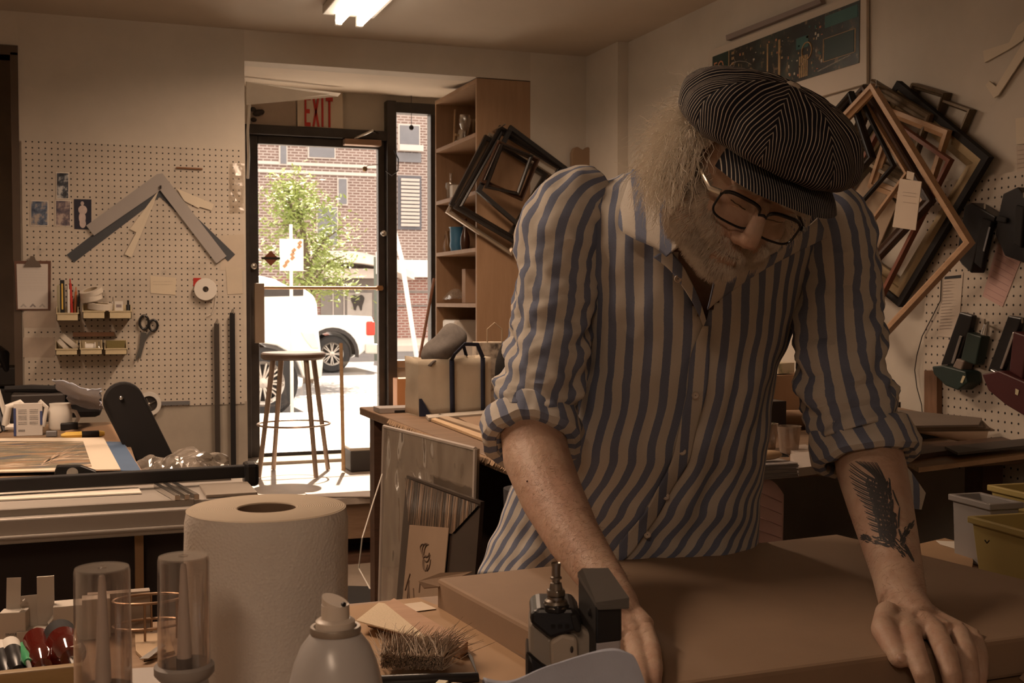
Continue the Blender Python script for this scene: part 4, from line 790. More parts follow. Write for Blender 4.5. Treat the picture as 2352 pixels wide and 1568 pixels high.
# paper bags and backpack behind
p=bo(1140,935); e=E('picture_bag',p,'pale paper carrier bag with printed pictures behind the tote bag','bag')
MB().box(p+Vector((0,.06,.125)),(.13,.08,.25)).build('bag_body',art('bag_print',(.10,.08,.07),(.45,.37,.29),(.55,.47,.38),22,.45),e,bevel=.003)
q0=p+Vector((-.03,.02,.25)); MB().tube([q0,q0+Vector((.0,0,.05)),q0+Vector((.03,0,.075)),q0+Vector((.06,0,.05)),q0+Vector((.06,0,0))],.0025,6).build('handle',M('twine',(.4,.3,.2),.8),e,smooth=True)
p=bo(1205,938); e=E('backpack',p,'black backpack standing behind the tote bag and the rolled sleeve','backpack')
bp=lambda u,v: p+Vector((.10*math.cos(2*PI*u)*math.cos(PI*(v-.5))**.5*(1.05-.2*v),.06+.055*math.sin(2*PI*u)*math.cos(PI*(v-.5))**.5,.135+.133*math.sin(PI*(v-.5))))
MB().grid(lambda u,v: bp(u,v)+noise.noise_vector(bp(u,v)*12)*.008*math.sin(PI*v),30,20).build('body',M('backpack_black',(.018,.016,.016),.85,bump=.4,bs=200),e,smooth=True)
MB().tube([bp(.6,.95),bp(.6,.95)+Vector((0,-.01,.04)),bp(.9,.95)+Vector((0,-.01,.04)),bp(.9,.95)],.005,6).build('grab_loop',BLK,e,smooth=True)
# mouldings / glass frame on the bench near the arm
MOLD=woodm('mould_tan',(.34,.25,.17),(.45,.34,.24),.5,1,3)
for i,(px,th,mt,lb) in enumerate((([(978,960),(1130,948),(1140,954),(984,967)],.012,M('strip_white',(.50,.45,.39),.5),'pale flat strip lying across the bench before the tote bag'),
  ([(1000,962),(1010,957),(1160,1005),(1150,1013)],.012,MOLD,'tan frame moulding lying diagonal on the bench, upper one'),
  ([(990,968),(999,965),(1150,1018),(1140,1026)],.010,LW,'light wooden moulding nearest the frayed bench edge'))):
    tag(MB().prism([bo(*t_,BZ+.001) for t_ in px],(0,0,th)).build('moulding',mt,bevel=.002),lb,'moulding','loose mouldings on the workbench')
tag(MB().prism([bo(*t_,BZ+.001) for t_ in ((1040,955),(1180,952),(1220,985),(1100,985))],(0,0,.004)).build('kraft_sheet',KRAFT),'brown board lying on the bench beside the mouldings','board')
# corner of the room behind the shoulder
a=[(1308,352),(1313,341),(1322,338),(1335,346),(1345,338),(1357,345),(1364,356),(1366,520),(1308,520)]
tag(MB().prism([onY(x,y,5.385) for x,y in a],(0,-.03,0)).build('brown_bag',M('bag_brown',(.28,.18,.11),.8,bump=.4),bevel=.006),'folded brown paper bag hanging on the corner pilaster behind the shoulder','paper bag')
a=onY(1204,578,D-.01); b=onY(1230,760,D-.01); tag(MB().bb((a.x,D-.006,b.z),(b.x+.1,D-.001,a.z)).build('grey_board',M('board_grey',(.36,.32,.29),.7)),'grey board leaning on the wall between bookcase and shoulder','board')
# ------------- right half of the bench
p=bo(1822,960); tag(MB().box(p+Vector((0,.1,.075)),(.22,.16,.15),(0,0,.2)).build('brown_carton',M('carton_brown',(.33,.20,.115),.75),bevel=.003),'brown cardboard carton on the workbench seen under the right arm','carton')
p2=p+Vector((0.0,.09,.152)); tag(MB().box(p2+Vector((-.02,.0,.02)),(.10,.10,.036),(0,0,.4)).build('green_packet',art('packet_print',(.10,.14,.08),(.45,.40,.25),(.5,.42,.3),20,.4)),'pale green printed packet on top of the brown carton','packet')
def rollt(a,b,r,mat,label,name='cardboard_tube'): 
    a=Vector(a);b=Vector(b); d=(b-a).normalized(); e=E(name,a,label,'tube'); MB().tube([a,b],r,24,caps=False).tube([b,a],r*.86,24,caps=False).build('tube',mat,e,smooth=True)
    MB().tube([a+d*.01,a+d*.012],r*.85,20).tube([b-d*.012,b-d*.01],r*.85,20).build('inside',DARK,e); return e
p=bo(1800,985); rollt(p+Vector((-.16,.01,.031)),p+Vector((.12,-.02,.031)),.03,M('roll_tan',(.34,.22,.14),.7),'rolled brown paper lying before the carton under the arm','paper_roll')
def cup(c,r,h,mat,label,name='plastic_cup'): return tag(MB().lathe([(.001,0),(r*.75,0),(r,h),(r*1.05,h),(r*.95,h),(r*.7,.003),(.001,.003)],26,Matrix.Translation(c)).build(name,mat,smooth=True),label,'cup')
RC=glassy('ribbed_cup',(.85,.78,.72),.12,.15,.18,(.35,.28,.22))
cup(bo(1812,1042),.032,.075,RC,'clear ribbed plastic cup on the workbench nearest the right arm'); cup(bo(1762,1030),.030,.07,RC,'clear plastic cup of greenery beside the striped shirt')
c=bo(1762,1029); m=MB()
for k in range(60): a=c+Vector((rnd.gauss(0,.010),rnd.gauss(0,.010),rnd.uniform(.01,.065))); m.add([a,a+Vector((rnd.uniform(-.01,.01),0,.01)),a+Vector((.004,0,-.006))],[(0,1,2)])
tag(m.build('dried_moss',M('moss_green',(.10,.13,.05),.9),solid=.0005),'tangle of green scraps inside the clear cup beside the shirt','scraps')
p=bo(1785,1100); m=MB()
for k in range(26): m.box(p+Vector((rnd.uniform(-.003,.003),.05+rnd.uniform(-.003,.003),.0012+k*.0013)),(.12,.09,.0011),(0,0,rnd.uniform(-.06,.06)))
tag(m.build('paper_pad',M('pad_grey',(.36,.33,.32),.7)),'thick pad of grey sheets stacked at the bench edge beside the shirt','pad')
pz=p+Vector((0,.05,.036)); e=E('palette_brush',pz,'wooden handled brush lying on the pad of grey sheets','brush'); MB().ell(pz+Vector((.0,0,.013)),(.045,.02,.012),10).build('handle',LW,e,smooth=True); MB().tube([pz+Vector((.04,0,.013)),pz+Vector((.07,.01,.006))],[.006,.002]).build('tip',BLK,e,smooth=True)
def slab(px,z,th,mat,name,label,cat='board',grp=None): return tag(MB().prism([onZ(x,y,z) for x,y in px],(0,0,th)).build(name,mat),label,cat,grp)
slab([(1815,1060),(1875,1052),(1960,1078),(1835,1094)],BZ+.001,.02,M('pad_white',(.48,.42,.37),.7),'paper_block','pale paper block at the bench edge under the rolled cuff')
slab([(1800,1035),(1850,1030),(1890,1050),(1845,1060)],BZ+.001,.012,M('tissue',(.42,.36,.31),.8),'tissue_sheet','crumpled pale tissue behind the paper block')
slab([(2060,1055),(2400,1022),(2500,1035),(2110,1085)],BZ+.001,.012,OAK,'long_moulding','long brown moulding lying along the front edge of the bench','moulding')
slab([(2040,1040),(2300,1012),(2330,1022),(2060,1062)],BZ+.014,.012,DKW,'long_moulding','dark moulding lying behind the brown one at the bench front','moulding')
slab([(2170,1030),(2420,1005),(2470,1015),(2200,1045)],BZ+.027,.006,M('board_dark',(.05,.04,.035),.5),'dark_board','dark glossy board lying over the mouldings on the bench')
STKm=[M('stack_a',(.33,.27,.22),.7),M('stack_b',(.45,.37,.30),.7),M('stack_c',(.20,.16,.13),.7)]
slab([(1960,1000),(2190,985),(2200,1000),(1980,1020)],BZ+.001,.055,BLKM,'black_portfolio','thick black portfolio under the stack of boards','portfolio')
a=bo(2110,1020); b=onZ(2272,1020,BZ+.03); rollt(Vector((a.x-.1,a.y+.12,BZ+.09)),onX(2266,1012,2.39)+Vector((0,0,.012)),.030,M('tube_card',(.36,.25,.17),.7),'cardboard tube with an open end pointing at the pegboard')
for k in range(9):
    z=BZ+.10+k*.0045; o_=rnd.uniform(-8,8); slab([(1900,968+o_*.2-k*1.2),(2030,950-k*1.2),(2250+o_,972+o_*.1-k*1.2),(2290-k*6+o_,990-k*1.4),(2030+o_,992-k*1.2)],z,.0038,STKm[k%3],'mat_board','flat mat board in the stack on the bench, %s from the bottom'%['first','second','third','fourth','fifth','sixth','seventh','eighth','topmost, ninth'][k],'board','mat boards stacked on the bench')
tag(MB().bb(onX(2200,1000,2.36)*1,(2.41,3.2,BZ+.098)).build('support_block',DKW) if False else MB().box((2.25,3.0,BZ+.05),(.20,.16,.099)).build('dark_block',DARK),'dark block carrying the stack of boards, nearest the side pegboard','block')
tag(MB().box((1.95,3.15,BZ+.05),(.18,.16,.099)).build('dark_block',DARK),'dark block carrying the left end of the stack of boards','block')
# things below the bench
slab([(1800,1240),(1800,1200),(1845,1188),(1852,1240)],.50,.01,M('card_low',(.22,.15,.10),.8),'low_card','brown card under the bench beside the pink paper') if False else None
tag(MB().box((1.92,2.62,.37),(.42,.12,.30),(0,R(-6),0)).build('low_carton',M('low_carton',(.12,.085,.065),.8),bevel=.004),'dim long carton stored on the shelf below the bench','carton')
def obox(c,d,t_,mat,name,label,cat,rz=0,bev=.004,flare=1.1):
    x,y,z=d; m=MB(); pr=lambda s,zz,ins=0: [Vector(c)+Matrix.Rotation(rz,3,'Z')@Vector((sx*(x/2-ins)*s,sy*(y/2-ins)*s,zz)) for sx,sy in ((-1,-1),(1,-1),(1,1),(-1,1))]
    m.loft([pr(1,0),pr(flare,z),pr(flare,z,t_),pr(1,t_,t_)],True,True); return tag(m.build(name,mat,bevel=bev),label,cat)
tag(MB().bb((1.35,2.3,.0),(1.95,2.44,.52)).build('low_crate',DARK,bevel=.01),'dark crate standing on the floor in front of the bench','crate')
obox((1.62,2.33+.02,.525),(.26,.14,.13),.003,glassy('clear_tub',(.7,.66,.62),.12,.2,.15,(.30,.25,.22)),'clear_tub','clear plastic tub under the bench to the right of the tattooed arm','tub',.1)
# pink paper: curled sheet
PINK=M('pink_paper',(.58,.38,.34),.7,var=.04)
pp=[onY(1735,1105,2.30),onY(1795,1125,2.34)]
def pk_(u,v): 
    a=onY(1700+u*100,1100+(.0 if u<.6 else (u-.6)**2*220),2.3); return Vector((a.x,a.y+.05*(v-.0)**2,a.z-(a.z-.30)*v))
m=MB().grid(pk_,14,14)
for k in range(16): 
    m.add([pk_(.3,.04+k*.055)+Vector((0,-.002,0)),pk_(.95,.05+k*.055)+Vector((0,-.002,0)),pk_(.95,.05+k*.055)+Vector((0,-.002,-.002)),pk_(.3,.04+k*.055)+Vector((0,-.002,-.002))],[(0,1,2,3)],1)
tag(m.build('pink_paper',[PINK,M('pink_ink',(.42,.26,.24),.7)],smooth=True,solid=.0008),'pink lined paper roll end hanging below the bench behind the shirt','paper')
# ================================================================ RIGHT WALL
XW=XR-.001; h=lambda x,y,o=.0: onX(x,y,XW-o)
a=h(2131,640); t1=h(2174,417)
tag(MB().bb((XR-.012,1.0,BZ-.1),(XR-.001,a.y,t1.z)).build('side_pegboard',PEGR),'cream perforated board on the right wall behind the nail guns','pegboard')
def hp(px,o,th,mats,name,label,cat,grp=None,mi=0,mb=None,build=True):
    m=mb or MB(); m.prism([h(x,y,o) for x,y in px],(-th,0,0),mi); return tag(m.build(name,mats),label,cat,grp) if build else m
# poster
e=E('city_poster',h(1820,130),'white bordered poster of a city street at night hung high on the right wall','poster')
PO=[(1632,118),(1997,-22),(1997,192),(1632,296)]
pb=hp(PO,.002,.012,None,'','','',build=False); pb.build('poster_board',M('poster_white',(.56,.49,.41),.6,var=.04),e,bevel=.001)
yl=h(1645,130).y; yr=h(1984,3).y; zt_=h(1984,3).z; zb_=h(1981,146).z
zt_=(h(1645,130).z+zt_)/2; zb_=(h(1645,247).z+zb_)/2
NTt=NT('night_print',.35); n1=NTt.noise(9,6); n2=NTt.noise(38,3); NTt.col(NTt.mix(NTt.ramp(n2,[(.60,(0,0,0)),(.68,(1,1,1))]),NTt.ramp(n1,[(.45,(.006,.008,.008)),(.6,(.02,.035,.03)),(.75,(.10,.07,.04))]),(.16,.11,.06)))
def pq(s,t): return Vector((XW-.0155,yl+(yr-yl)*s,zt_+(zb_-zt_)*t))

GRN=M('print_teal',(.03,.11,.10),.4); ORG=M('print_orange',(.50,.20,.10),.4); GLD=M('print_gold',(.34,.22,.10),.4,var=.4,vs=60); WHT=M('print_white',(.5,.45,.36),.4); DG=M('print_dark_green',(.012,.035,.03),.4)
m=MB(); m.prism([pq(0,0),pq(1,0),pq(1,1),pq(0,1)],(-.001,0,0),5)
def pr(s0,t0,s1,t1,mi): m.prism([pq(s0,t0)+Vector((-.001,0,0)),pq(s1,t0)+Vector((-.001,0,0)),pq(s1,t1)+Vector((-.001,0,0)),pq(s0,t1)+Vector((-.001,0,0))],(-.0008,0,0),mi)
pr(.0,.0,.13,1,4); pr(.13,.0,.137,1,2); pr(.80,.05,.99,.25,0); pr(.79,.42,.98,.43,2); pr(.79,.80,.98,.81,2); pr(.79,.42,.795,.81,2); pr(.975,.42,.98,.81,2); pr(.80,.44,.972,.79,4); pr(.62,.25,.70,.45,0)
for k in range(9): pr(.155,.05+k*.1,.175,.10+k*.1,2)
for k in range(26): pr(.76+k*.0075,.92-k*.004,.763+k*.0075,.94-k*.004,3)
for k in range(80):
    s=rnd.uniform(.2,.78); t=rnd.uniform(.1,.95); w__=rnd.uniform(.003,.012); pr(s,t,s+w__,t+rnd.uniform(.01,.06),rnd.choice([2,2,2,3,0,1]))
for k in range(5): pr(.64+k*.012,.58,.648+k*.012,.95,2)
for s0,w__ in ((.5,.03),(.42,.02)): pr(s0,.15,s0+w__*.5,.98,2)
cc_=pq(.69,.52)+Vector((-.0016,0,0)); m.tube([cc_+Vector((0,math.cos(k*.3)*.03,math.sin(k*.3)*.03)) for k in range(21)],.003,5,mi=2,closed=True)
m.build('night_picture',[GRN,ORG,GLD,WHT,DG,NTt.m],e)
Xt=frameX(pq(.052,.25)+Vector((-.0016,0,0)),Vector((0,-1,0)),Vector((0,0,1)),Vector((-1,0,0)))
textmb('EO',.062,Xt,.0004).build('sign_letters',ORG,e)
tag(hp([(1677,82),(1892,-2),(1897,8),(1678,94)],.001,.02,M('rail_grey',(.26,.21,.19),.6),'wall_rail','long grey rail fixed above the poster','rail'),'long grey rail fixed on the wall above the poster','rail')
# corner samples at the right top
hp([(2260,117),(2320,98),(2340,60),(2365,40),(2352,92),(2322,112),(2264,144)],.001,.004,WM,'corner_sample','white chevron sample board pinned highest at the right edge','mat sample')
hp([(2266,196),(2274,186),(2290,199),(2400,20),(2420,30),(2296,218),(2285,225)],.006,.004,WM,'corner_sample','slim white chevron sample pinned below the highest one','mat sample')
# hung frames
G1=woodm('frame_oak',(.36,.21,.11),(.50,.31,.17),.45,1,3); G2=M('frame_gold',(.30,.22,.12),.4,.4,var=.2,vs=20); G3=woodm('frame_walnut',(.035,.018,.012),(.07,.035,.02),.4,1,3); G4=M('frame_redbrown',(.22,.08,.05),.45,var=.2)
G5=M('frame_old_gold',(.14,.10,.06),.5,.3,var=.5,vs=50)
def hangr(px4,o,wid,dep,mat,label,pf=1,grp='empty frames hung on the right wall'):
    cs=[h(x,y,o) for x,y in px4]; m,c,n=pframe(cs,wid,dep,mat,N=Vector((-1,0,0)),prof=pf); return tag(m.build('picture_frame',mat),label,'picture frame',grp)
def two(px4,o,wid,dep,m1,m2,label):
    e=E('picture_frame',h(*px4[1],o),label,'picture frame','empty frames hung on the right wall')
    cs=[h(x,y,o) for x,y in px4]; m,c,n=pframe(cs,wid*.3,dep,m1,N=Vector((-1,0,0)),prof=3); m.build('outer_edge',m1,e)
    ins=[p+(c-p).normalized()*(wid*.3*1.38) for p in cs]; m,c,n=pframe(ins,wid*.7,dep*.8,m2,N=Vector((-1,0,0)),prof=2); m.build('face',m2,e); return e
hangr([(2110,191),(2187,214),(2160,292),(2083,268)],.004,.018,.03,G5,'small old gold frame hung farthest right of the bunch, top one')
hangr([(2176,228),(2243,252),(2217,312),(2150,288)],.004,.014,.025,G5,'small old gold frame low behind the wide gold frame corner',2)
two([(2072,186),(2284,361),(2076,705),(1864,530)],.03,.07,.02,BLKM,G2,'wide gold frame with black edge, the largest hung at the back on the right wall')
hangr([(2011,182),(2147,263),(2085,432),(1949,350)],.052,.035,.02,G5,'ornate dark gold frame hung behind the oak one',1)
hangr([(2060,250),(2188,300),(2130,480),(2002,430)],.060,.028,.018,G1,'brown wooden frame half hidden among the hung frames',2)
hangr([(2040,262),(2193,367),(2032,684),(1879,579)],.070,.012,.018,G4,'thin red brown frame hung among the wide ones',3)
hangr([(1993,194),(2152,462),(1984,641),(1825,373)],.086,.034,.022,G3,'dark walnut frame carrying the paper tag',1)
hangr([(1980,214),(2092,398),(1965,571),(1853,387)],.10,.016,.016,G1,'narrow tan wooden frame left of the tagged walnut one',2)
hangr([(1985,230),(2060,381),(1958,497),(1883,346)],.115,.008,.014,BLKM,'thinnest black frame beside the cap on the right wall',3)
hangr([(1962,209),(2013,362),(1937,449),(1886,296)],.125,.024,.022,FB[0],'black frame hung closest to the striped cap',1)
hangr([(2013,192),(2241,558),(2009,805),(1781,439)],.140,.026,.022,G1,'large light oak frame hung in front of all the others',2)
hp([(1962,440),(2000,395),(2062,470),(2010,590),(1968,560)],.02,.004,M('drawing_board',(.40,.30,.21),.7,var=.1,vs=10),'drawing_board','pale drawing board behind the hung frames','board')
hk=h(2013,200,0); tag(MB().tube([hk,h(2013,200,.19),h(2013,200,.19)+Vector((0,0,.02))],.004).build('wall_hook',CH,smooth=True),'metal hook carrying the bunch of frames on the right wall','hook')
m=hp([(2068,410),(2118,417),(2104,529),(2051,521)],.175,.002,None,'','','',build=False); m.prism([h(x,y,.174) for x,y in ((2084,392),(2101,397),(2098,414),(2082,410))],(-.001,0,0))
for y in (440,448,463): m.prism([h(x,y_,.178) for x,y_ in ((2074,y),(2104,y+4),(2104,y+5),(2074,y+1))],(-.0004,0,0),1)
tag(m.build('paper_tag',[M('tag_paper',(.60,.50,.40),.7,var=.03),M('tag_ink',(.40,.32,.26),.7)]),'blank looking paper tag hanging on the walnut frame','tag')
# notes
m=hp([(2333,272),(2400,262),(2400,325),(2335,332)],.001,.001,None,'','','',build=False); tag(m.build('note_paper',WM),'blank note at the right edge above the lined sheet','note')
m=hp([(2335,335),(2400,325),(2400,415),(2338,432)],.001,.001,None,'','','',build=False)
for k in range(8): m.prism([h(x,y,.003) for x,y in ((2338,345+k*10),(2400,336+k*10),(2400,337.2+k*10),(2338,346.2+k*10))],(-.0003,0,0),1)
tag(m.build('lined_paper',[M('lined_paper',(.52,.44,.36),.7),M('tag_ink',(.40,.32,.26),.7)]),'lined sheet pinned at the right edge above the nail guns','note')
m=hp([(2288,566),(2346,596),(2316,706),(2268,690)],.004,.001,None,'','','',build=False); tag(m.build('pink_slip',M('pink_slip_dark',(.38,.20,.18),.7)),'darker pink slip behind the other pink slip','paper')
m=hp([(2292,558),(2348,592),(2303,705),(2257,680)],.012,.001,None,'','','',build=False)
for k in range(9): t_=k/9; m.prism([h(2292+(2257-2292)*t_+3,558+(680-558)*t_+8,.0135),h(2348+(2303-2348)*t_-6,592+(705-592)*t_+2,.0135),h(2348+(2303-2348)*t_-6,592+(705-592)*t_+3.2,.0135),h(2292+(2257-2292)*t_+3,558+(680-558)*t_+9.2,.0135)],(-.0003,0,0),1)
tag(m.build('pink_slip',[PINK,M('pink_ink',(.42,.26,.24),.7)]),'pink lined slip hanging between the nail guns','paper')
m=hp([(2166,630),(2213,625),(2201,776),(2154,772)],.012,.001,None,'','','',build=False); m.prism([h(x,y,.0135) for x,y in ((2170,635),(2208,631),(2207,638),(2169,641))],(-.0004,0,0),1)
for k in range(16): m.prism([h(x,y,.0135) for x,y in ((2168-k*.7,647+k*7.2),(2168-k*.7+rnd.uniform(12,34),645+k*7.2),(2188,646+k*7.2),(2168-k*.7,648.2+k*7.2))],(-.0003,0,0),2)
tag(m.build('price_list',[M('list_paper',(.58,.50,.42),.7,var=.03),INK,M('list_ink',(.30,.25,.22),.7)]),'long printed list with a black heading on the side pegboard','paper')
# nail guns: polygons in pixels, depth in metres
def gun(parts,label,hook):
    c=h(*hook,.02); e=E('nail_gun',c,label,'nail gun')
    for nm,px,o,th,mt in parts:
        if isinstance(th,tuple): a,b=[h(*t_,o) for t_ in px]; MB().tube([a,a.lerp(b,.5),b],[th[0],(th[0]+th[1])/2,th[1]],14).build(nm,mt,e,smooth=True)
        else: MB().prism([h(x,y,o) for x,y in px],(-th,0,0)).build(nm,mt,e,bevel=.004)
    hk=h(*hook,0); MB().tube([hk,h(*hook,.07),h(*hook,.07)+Vector((0,0,.012))],.003,6).build('hanging_loop',CH,e,smooth=True)
GB_=M('gun_green',(.018,.034,.028),.45); GR_=M('gun_red',(.065,.012,.012),.45); GS=M('gun_grip',(.22,.17,.14),.6)
gun([('magazine',[(2216,716),(2246,724),(2240,752),(2206,842),(2172,838)],.02,.02,BLK),('magazine_rail',[(2206,770),(2212,772),(2192,836),(2186,834)],.041,.004,STEEL),
 ('handle',[(2243,762),(2276,772),(2262,838),(2228,826)],.02,.035,GB_),('air_fitting',[(2268,737),(2262,768)],.04,(.006,.012),CH),('grip_band',[(2222,822),(2240,828),(2232,850),(2212,842)],.02,.04,GS),
 ('body',[(2174,840),(2200,838),(2252,852),(2256,878),(2234,895),(2205,884),(2178,858)],.015,.055,GB_),('nose',[(2165,840),(2180,842)],.04,(.004,.008),STEEL),('label_plate',[(2212,862),(2218,864),(2211,880),(2206,878)],.071,.001,CREAM)],
 'dark green nail gun hanging below the long printed list',(2262,742))
gun([('magazine',[(2328,724),(2360,730),(2310,856),(2280,852)],.02,.02,BLK),('magazine_rail',[(2328,762),(2334,764),(2304,848),(2298,846)],.041,.004,STEEL),('handle',[(2350,760),(2385,772),(2370,870),(2340,852)],.02,.035,GR_),
 ('body',[(2290,858),(2330,850),(2400,880),(2400,960),(2345,928),(2305,895)],.015,.055,GR_),('nose',[(2278,850),(2300,862)],.04,(.004,.009),CH),('label_plate',[(2333,892),(2341,896),(2338,908),(2332,905)],.071,.001,CREAM)],
 'dark red nail gun hanging at the right edge beside the green one',(2348,740))
gun([('body',[(2248,470),(2262,466),(2318,498),(2314,512),(2290,508),(2262,628),(2240,608),(2228,590),(2234,548)],.015,.05,BLK),('magazine',[(2262,500),(2284,508),(2262,618),(2244,604)],.065,.012,BLKM),('magazine_rail',[(2272,520),(2276,522),(2262,578),(2258,576)],.078,.002,GREYM),('tail_fin',[(2296,494),(2318,500),(2316,512),(2292,508)],.065,.01,BLKM)],
 'black stapler gun hanging above the green nail gun',(2262,478))
gun([('body',[(2336,446),(2370,430),(2400,470),(2400,610),(2340,588),(2318,540),(2322,510)],.015,.05,BLK),('magazine',[(2340,470),(2360,476),(2352,570),(2334,560)],.065,.012,BLKM)],'black stapler gun hanging at the right edge above the pink slips',(2352,452))
hp([(2135,850),(2164,852),(2164,966),(2135,965)],.013,.02,woodm('old_board',(.16,.08,.04),(.26,.14,.08),.6,2,4),'wood_block','short brown wooden board standing on the bench against the side pegboard','board')
tag(MB().tube([h(*t_,.016) for t_ in ((2163,628),(2160,690),(2140,730),(2118,772),(2106,815),(2101,850),(2106,890),(2117,930),(2119,958))],.0016,6).build('hanging_wire',DARK,smooth=True),'thin dark wire snaking down the right wall left of the pegboard','wire')
# ================================================================ FRONT TABLE
FZ=.745; ft=lambda x,y,z=FZ: onZ(x,y,z)
e=E('front_table',(.6,1.1,0),'brown work table in the foreground carrying the wrapped package','table')
MB().bb((-1.1,.28,FZ-.04),(2.2,1.90,FZ)).build('table_top',woodm('front_wood',(.20,.12,.065),(.30,.19,.11),.55,0,2),e,bevel=.004)
for x in (-1.0,2.1):
    for y in (.36,1.82): MB().box((x,y,(FZ-.04)/2),(.07,.07,FZ-.04)).build('leg',DKW,e)
# wrapped package
PKG=[(.605,1.20),(.535,1.80),(1.363,1.876),(1.375,1.80),(1.465,1.215)]; PT=.80
e=E('wrapped_package',(1.0,1.5,FZ),'large flat picture wrapped in brown kraft paper under the man\'s hands','package')
m=MB(); m.prism([(x,y,FZ+.001) for x,y in PKG],(0,0,PT-FZ-.001)); m.build('wrapping',KRAFT,e,bevel=.006)
tp_=[(.545,1.79),(.62,1.83),(.60,1.80),(.56,1.76)]
MB().prism([Vector((.534,1.785,PT-.012)),Vector((.60,1.812,PT+.0012)),Vector((.545,1.81,PT+.004)),Vector((.505,1.80,PT-.004)),Vector((.512,1.792,PT-.014))],(0,0,.0015)).build('paper_flap',KRAFT,e)
MB().prism([Vector((.537,1.795,FZ+.012)),Vector((.6035,1.21,FZ+.012)),Vector((.6035,1.21,FZ+.014)),Vector((.537,1.795,FZ+.014))],(-.0006,0,0)).build('paper_seam',M('kraft_dark',(.26,.16,.09),.8),e)
a=ft(2235,1560,.765); MB().prism([Vector((1.16,1.198,PT-.05)),Vector((1.20,1.198,PT-.02)),Vector((1.19,1.16,PT-.045)),Vector((1.165,1.17,PT-.065))],(0,-.001,0)).build('torn_corner',KRAFT,e)
# kraft board to the left
def zs(px,z,th,mat,name,label,cat,bevel=0): return tag(MB().prism([onZ(x,y,z) for x,y in px],(0,0,th)).build(name,mat,bevel=bevel),label,cat)
zs([(780,1405),(960,1382),(1010,1402),(1208,1528),(1260,1640),(700,1700)],FZ+.001,.008,[M('kraft_board',(.36,.23,.13),.75,var=.08,vs=12)],'kraft_board','brown board lying left of the wrapped package','board',.001)
zs([(922,1388),(968,1382),(1003,1398),(940,1406)],FZ+.0105,.0005,M('pale_tape',(.55,.43,.30),.5),'masking_tape','pale tape patch at the far corner of the brown board','tape')
zs([(956,1408),(961,1407),(1030,1450),(1085,1508),(1100,1560),(1078,1510),(1020,1456)],FZ+.0103,.0006,DARK,'gap_shade','dark painted strip for the shaded gap across the brown board','cord')  # flat dark strip painted in for the shade of a gap in the board
zs([(842,1436),(905,1395),(1075,1498),(1058,1513)],FZ+.0105,.016,woodm('sanding_wood',(.34,.18,.09),(.42,.24,.13),.6,0,3),'wood_offcut','thin reddish board under the rough cream triangle','board',.001)
SAND=M('textured_cream',(.66,.54,.38),.8,var=.06,bump=.9,bs=260)
zs([(818,1427),(870,1386),(884,1388),(990,1474),(905,1450)],FZ+.0275,.002,SAND,'textured_sheet','rough cream triangle of textured paper on the thin board','sheet')
# dust brush
c0=ft(865,1525,FZ+.02); c1=ft(1010,1530,FZ+.02)
e=E('dust_brush',c0.lerp(c1,.5),'dust brush with grey bristles lying in front of the thin board','brush')
m=MB(); br_=random.Random(5)
for k in range(900):
    s_=br_.random(); a=c0.lerp(c1,s_)+Vector((0,-.02,br_.uniform(0,.02))); d_=Vector((.02+br_.gauss(.015,.02),.065+br_.gauss(0,.012),br_.gauss(.006,.008))); m.tube([a,a+d_*.5+Vector((0,0,.004)),a+d_],[.0006,.0005,.0002],3)
m.build('bristles',M('bristle_grey',(.42,.34,.27),.8,var=.3,vs=200),e)
MB().tube([c0+Vector((-.03,-.045,-.008)),c0.lerp(c1,.5)+Vector((0,-.05,-.007)),c1+Vector((.04,-.04,-.008))],[.009,.011,.008],12).build('handle',BLK,e,smooth=True)
# black power tool end
LD=lambda x,y,d:W(x,y,d)
c=W(1085,1535,1.30); e=E('corner_tool',Vector((c.x,c.y,FZ+.01)),'black and white hand tool with silver plate lying before the package corner','tool')
Xr=Matrix.Translation(Vector((c.x,c.y,FZ+.012)))@Matrix.Rotation(R(-35),4,'Z')
m=MB(); m.add(*(lambda b:(b.v,b.f))(MB().box((0,0,.028),(.11,.045,.055))),0,Xr); m.build('tool_body',BLK,e,bevel=.008)
m=MB(); m.add(*(lambda b:(b.v,b.f))(MB().box((.0,0,.0575),(.06,.034,.004))),0,Xr); m.build('top_plate',M('plate_bronze',(.24,.17,.12),.35,.7),e,bevel=.002)
m=MB()
for dx in (-.040,.036): m.add(*(lambda b:(b.v,b.f))(MB().box((dx,0,.058),(.012,.038,.004))),0,Xr)
m.build('pale_trim',CREAM,e,bevel=.001)
m=MB(); m.add(*(lambda b:(b.v,b.f))(MB().ell((-.07,-.03,.02),(.045,.03,.02),10)),0,Xr); m.build('white_grip',WPL,e,smooth=True)
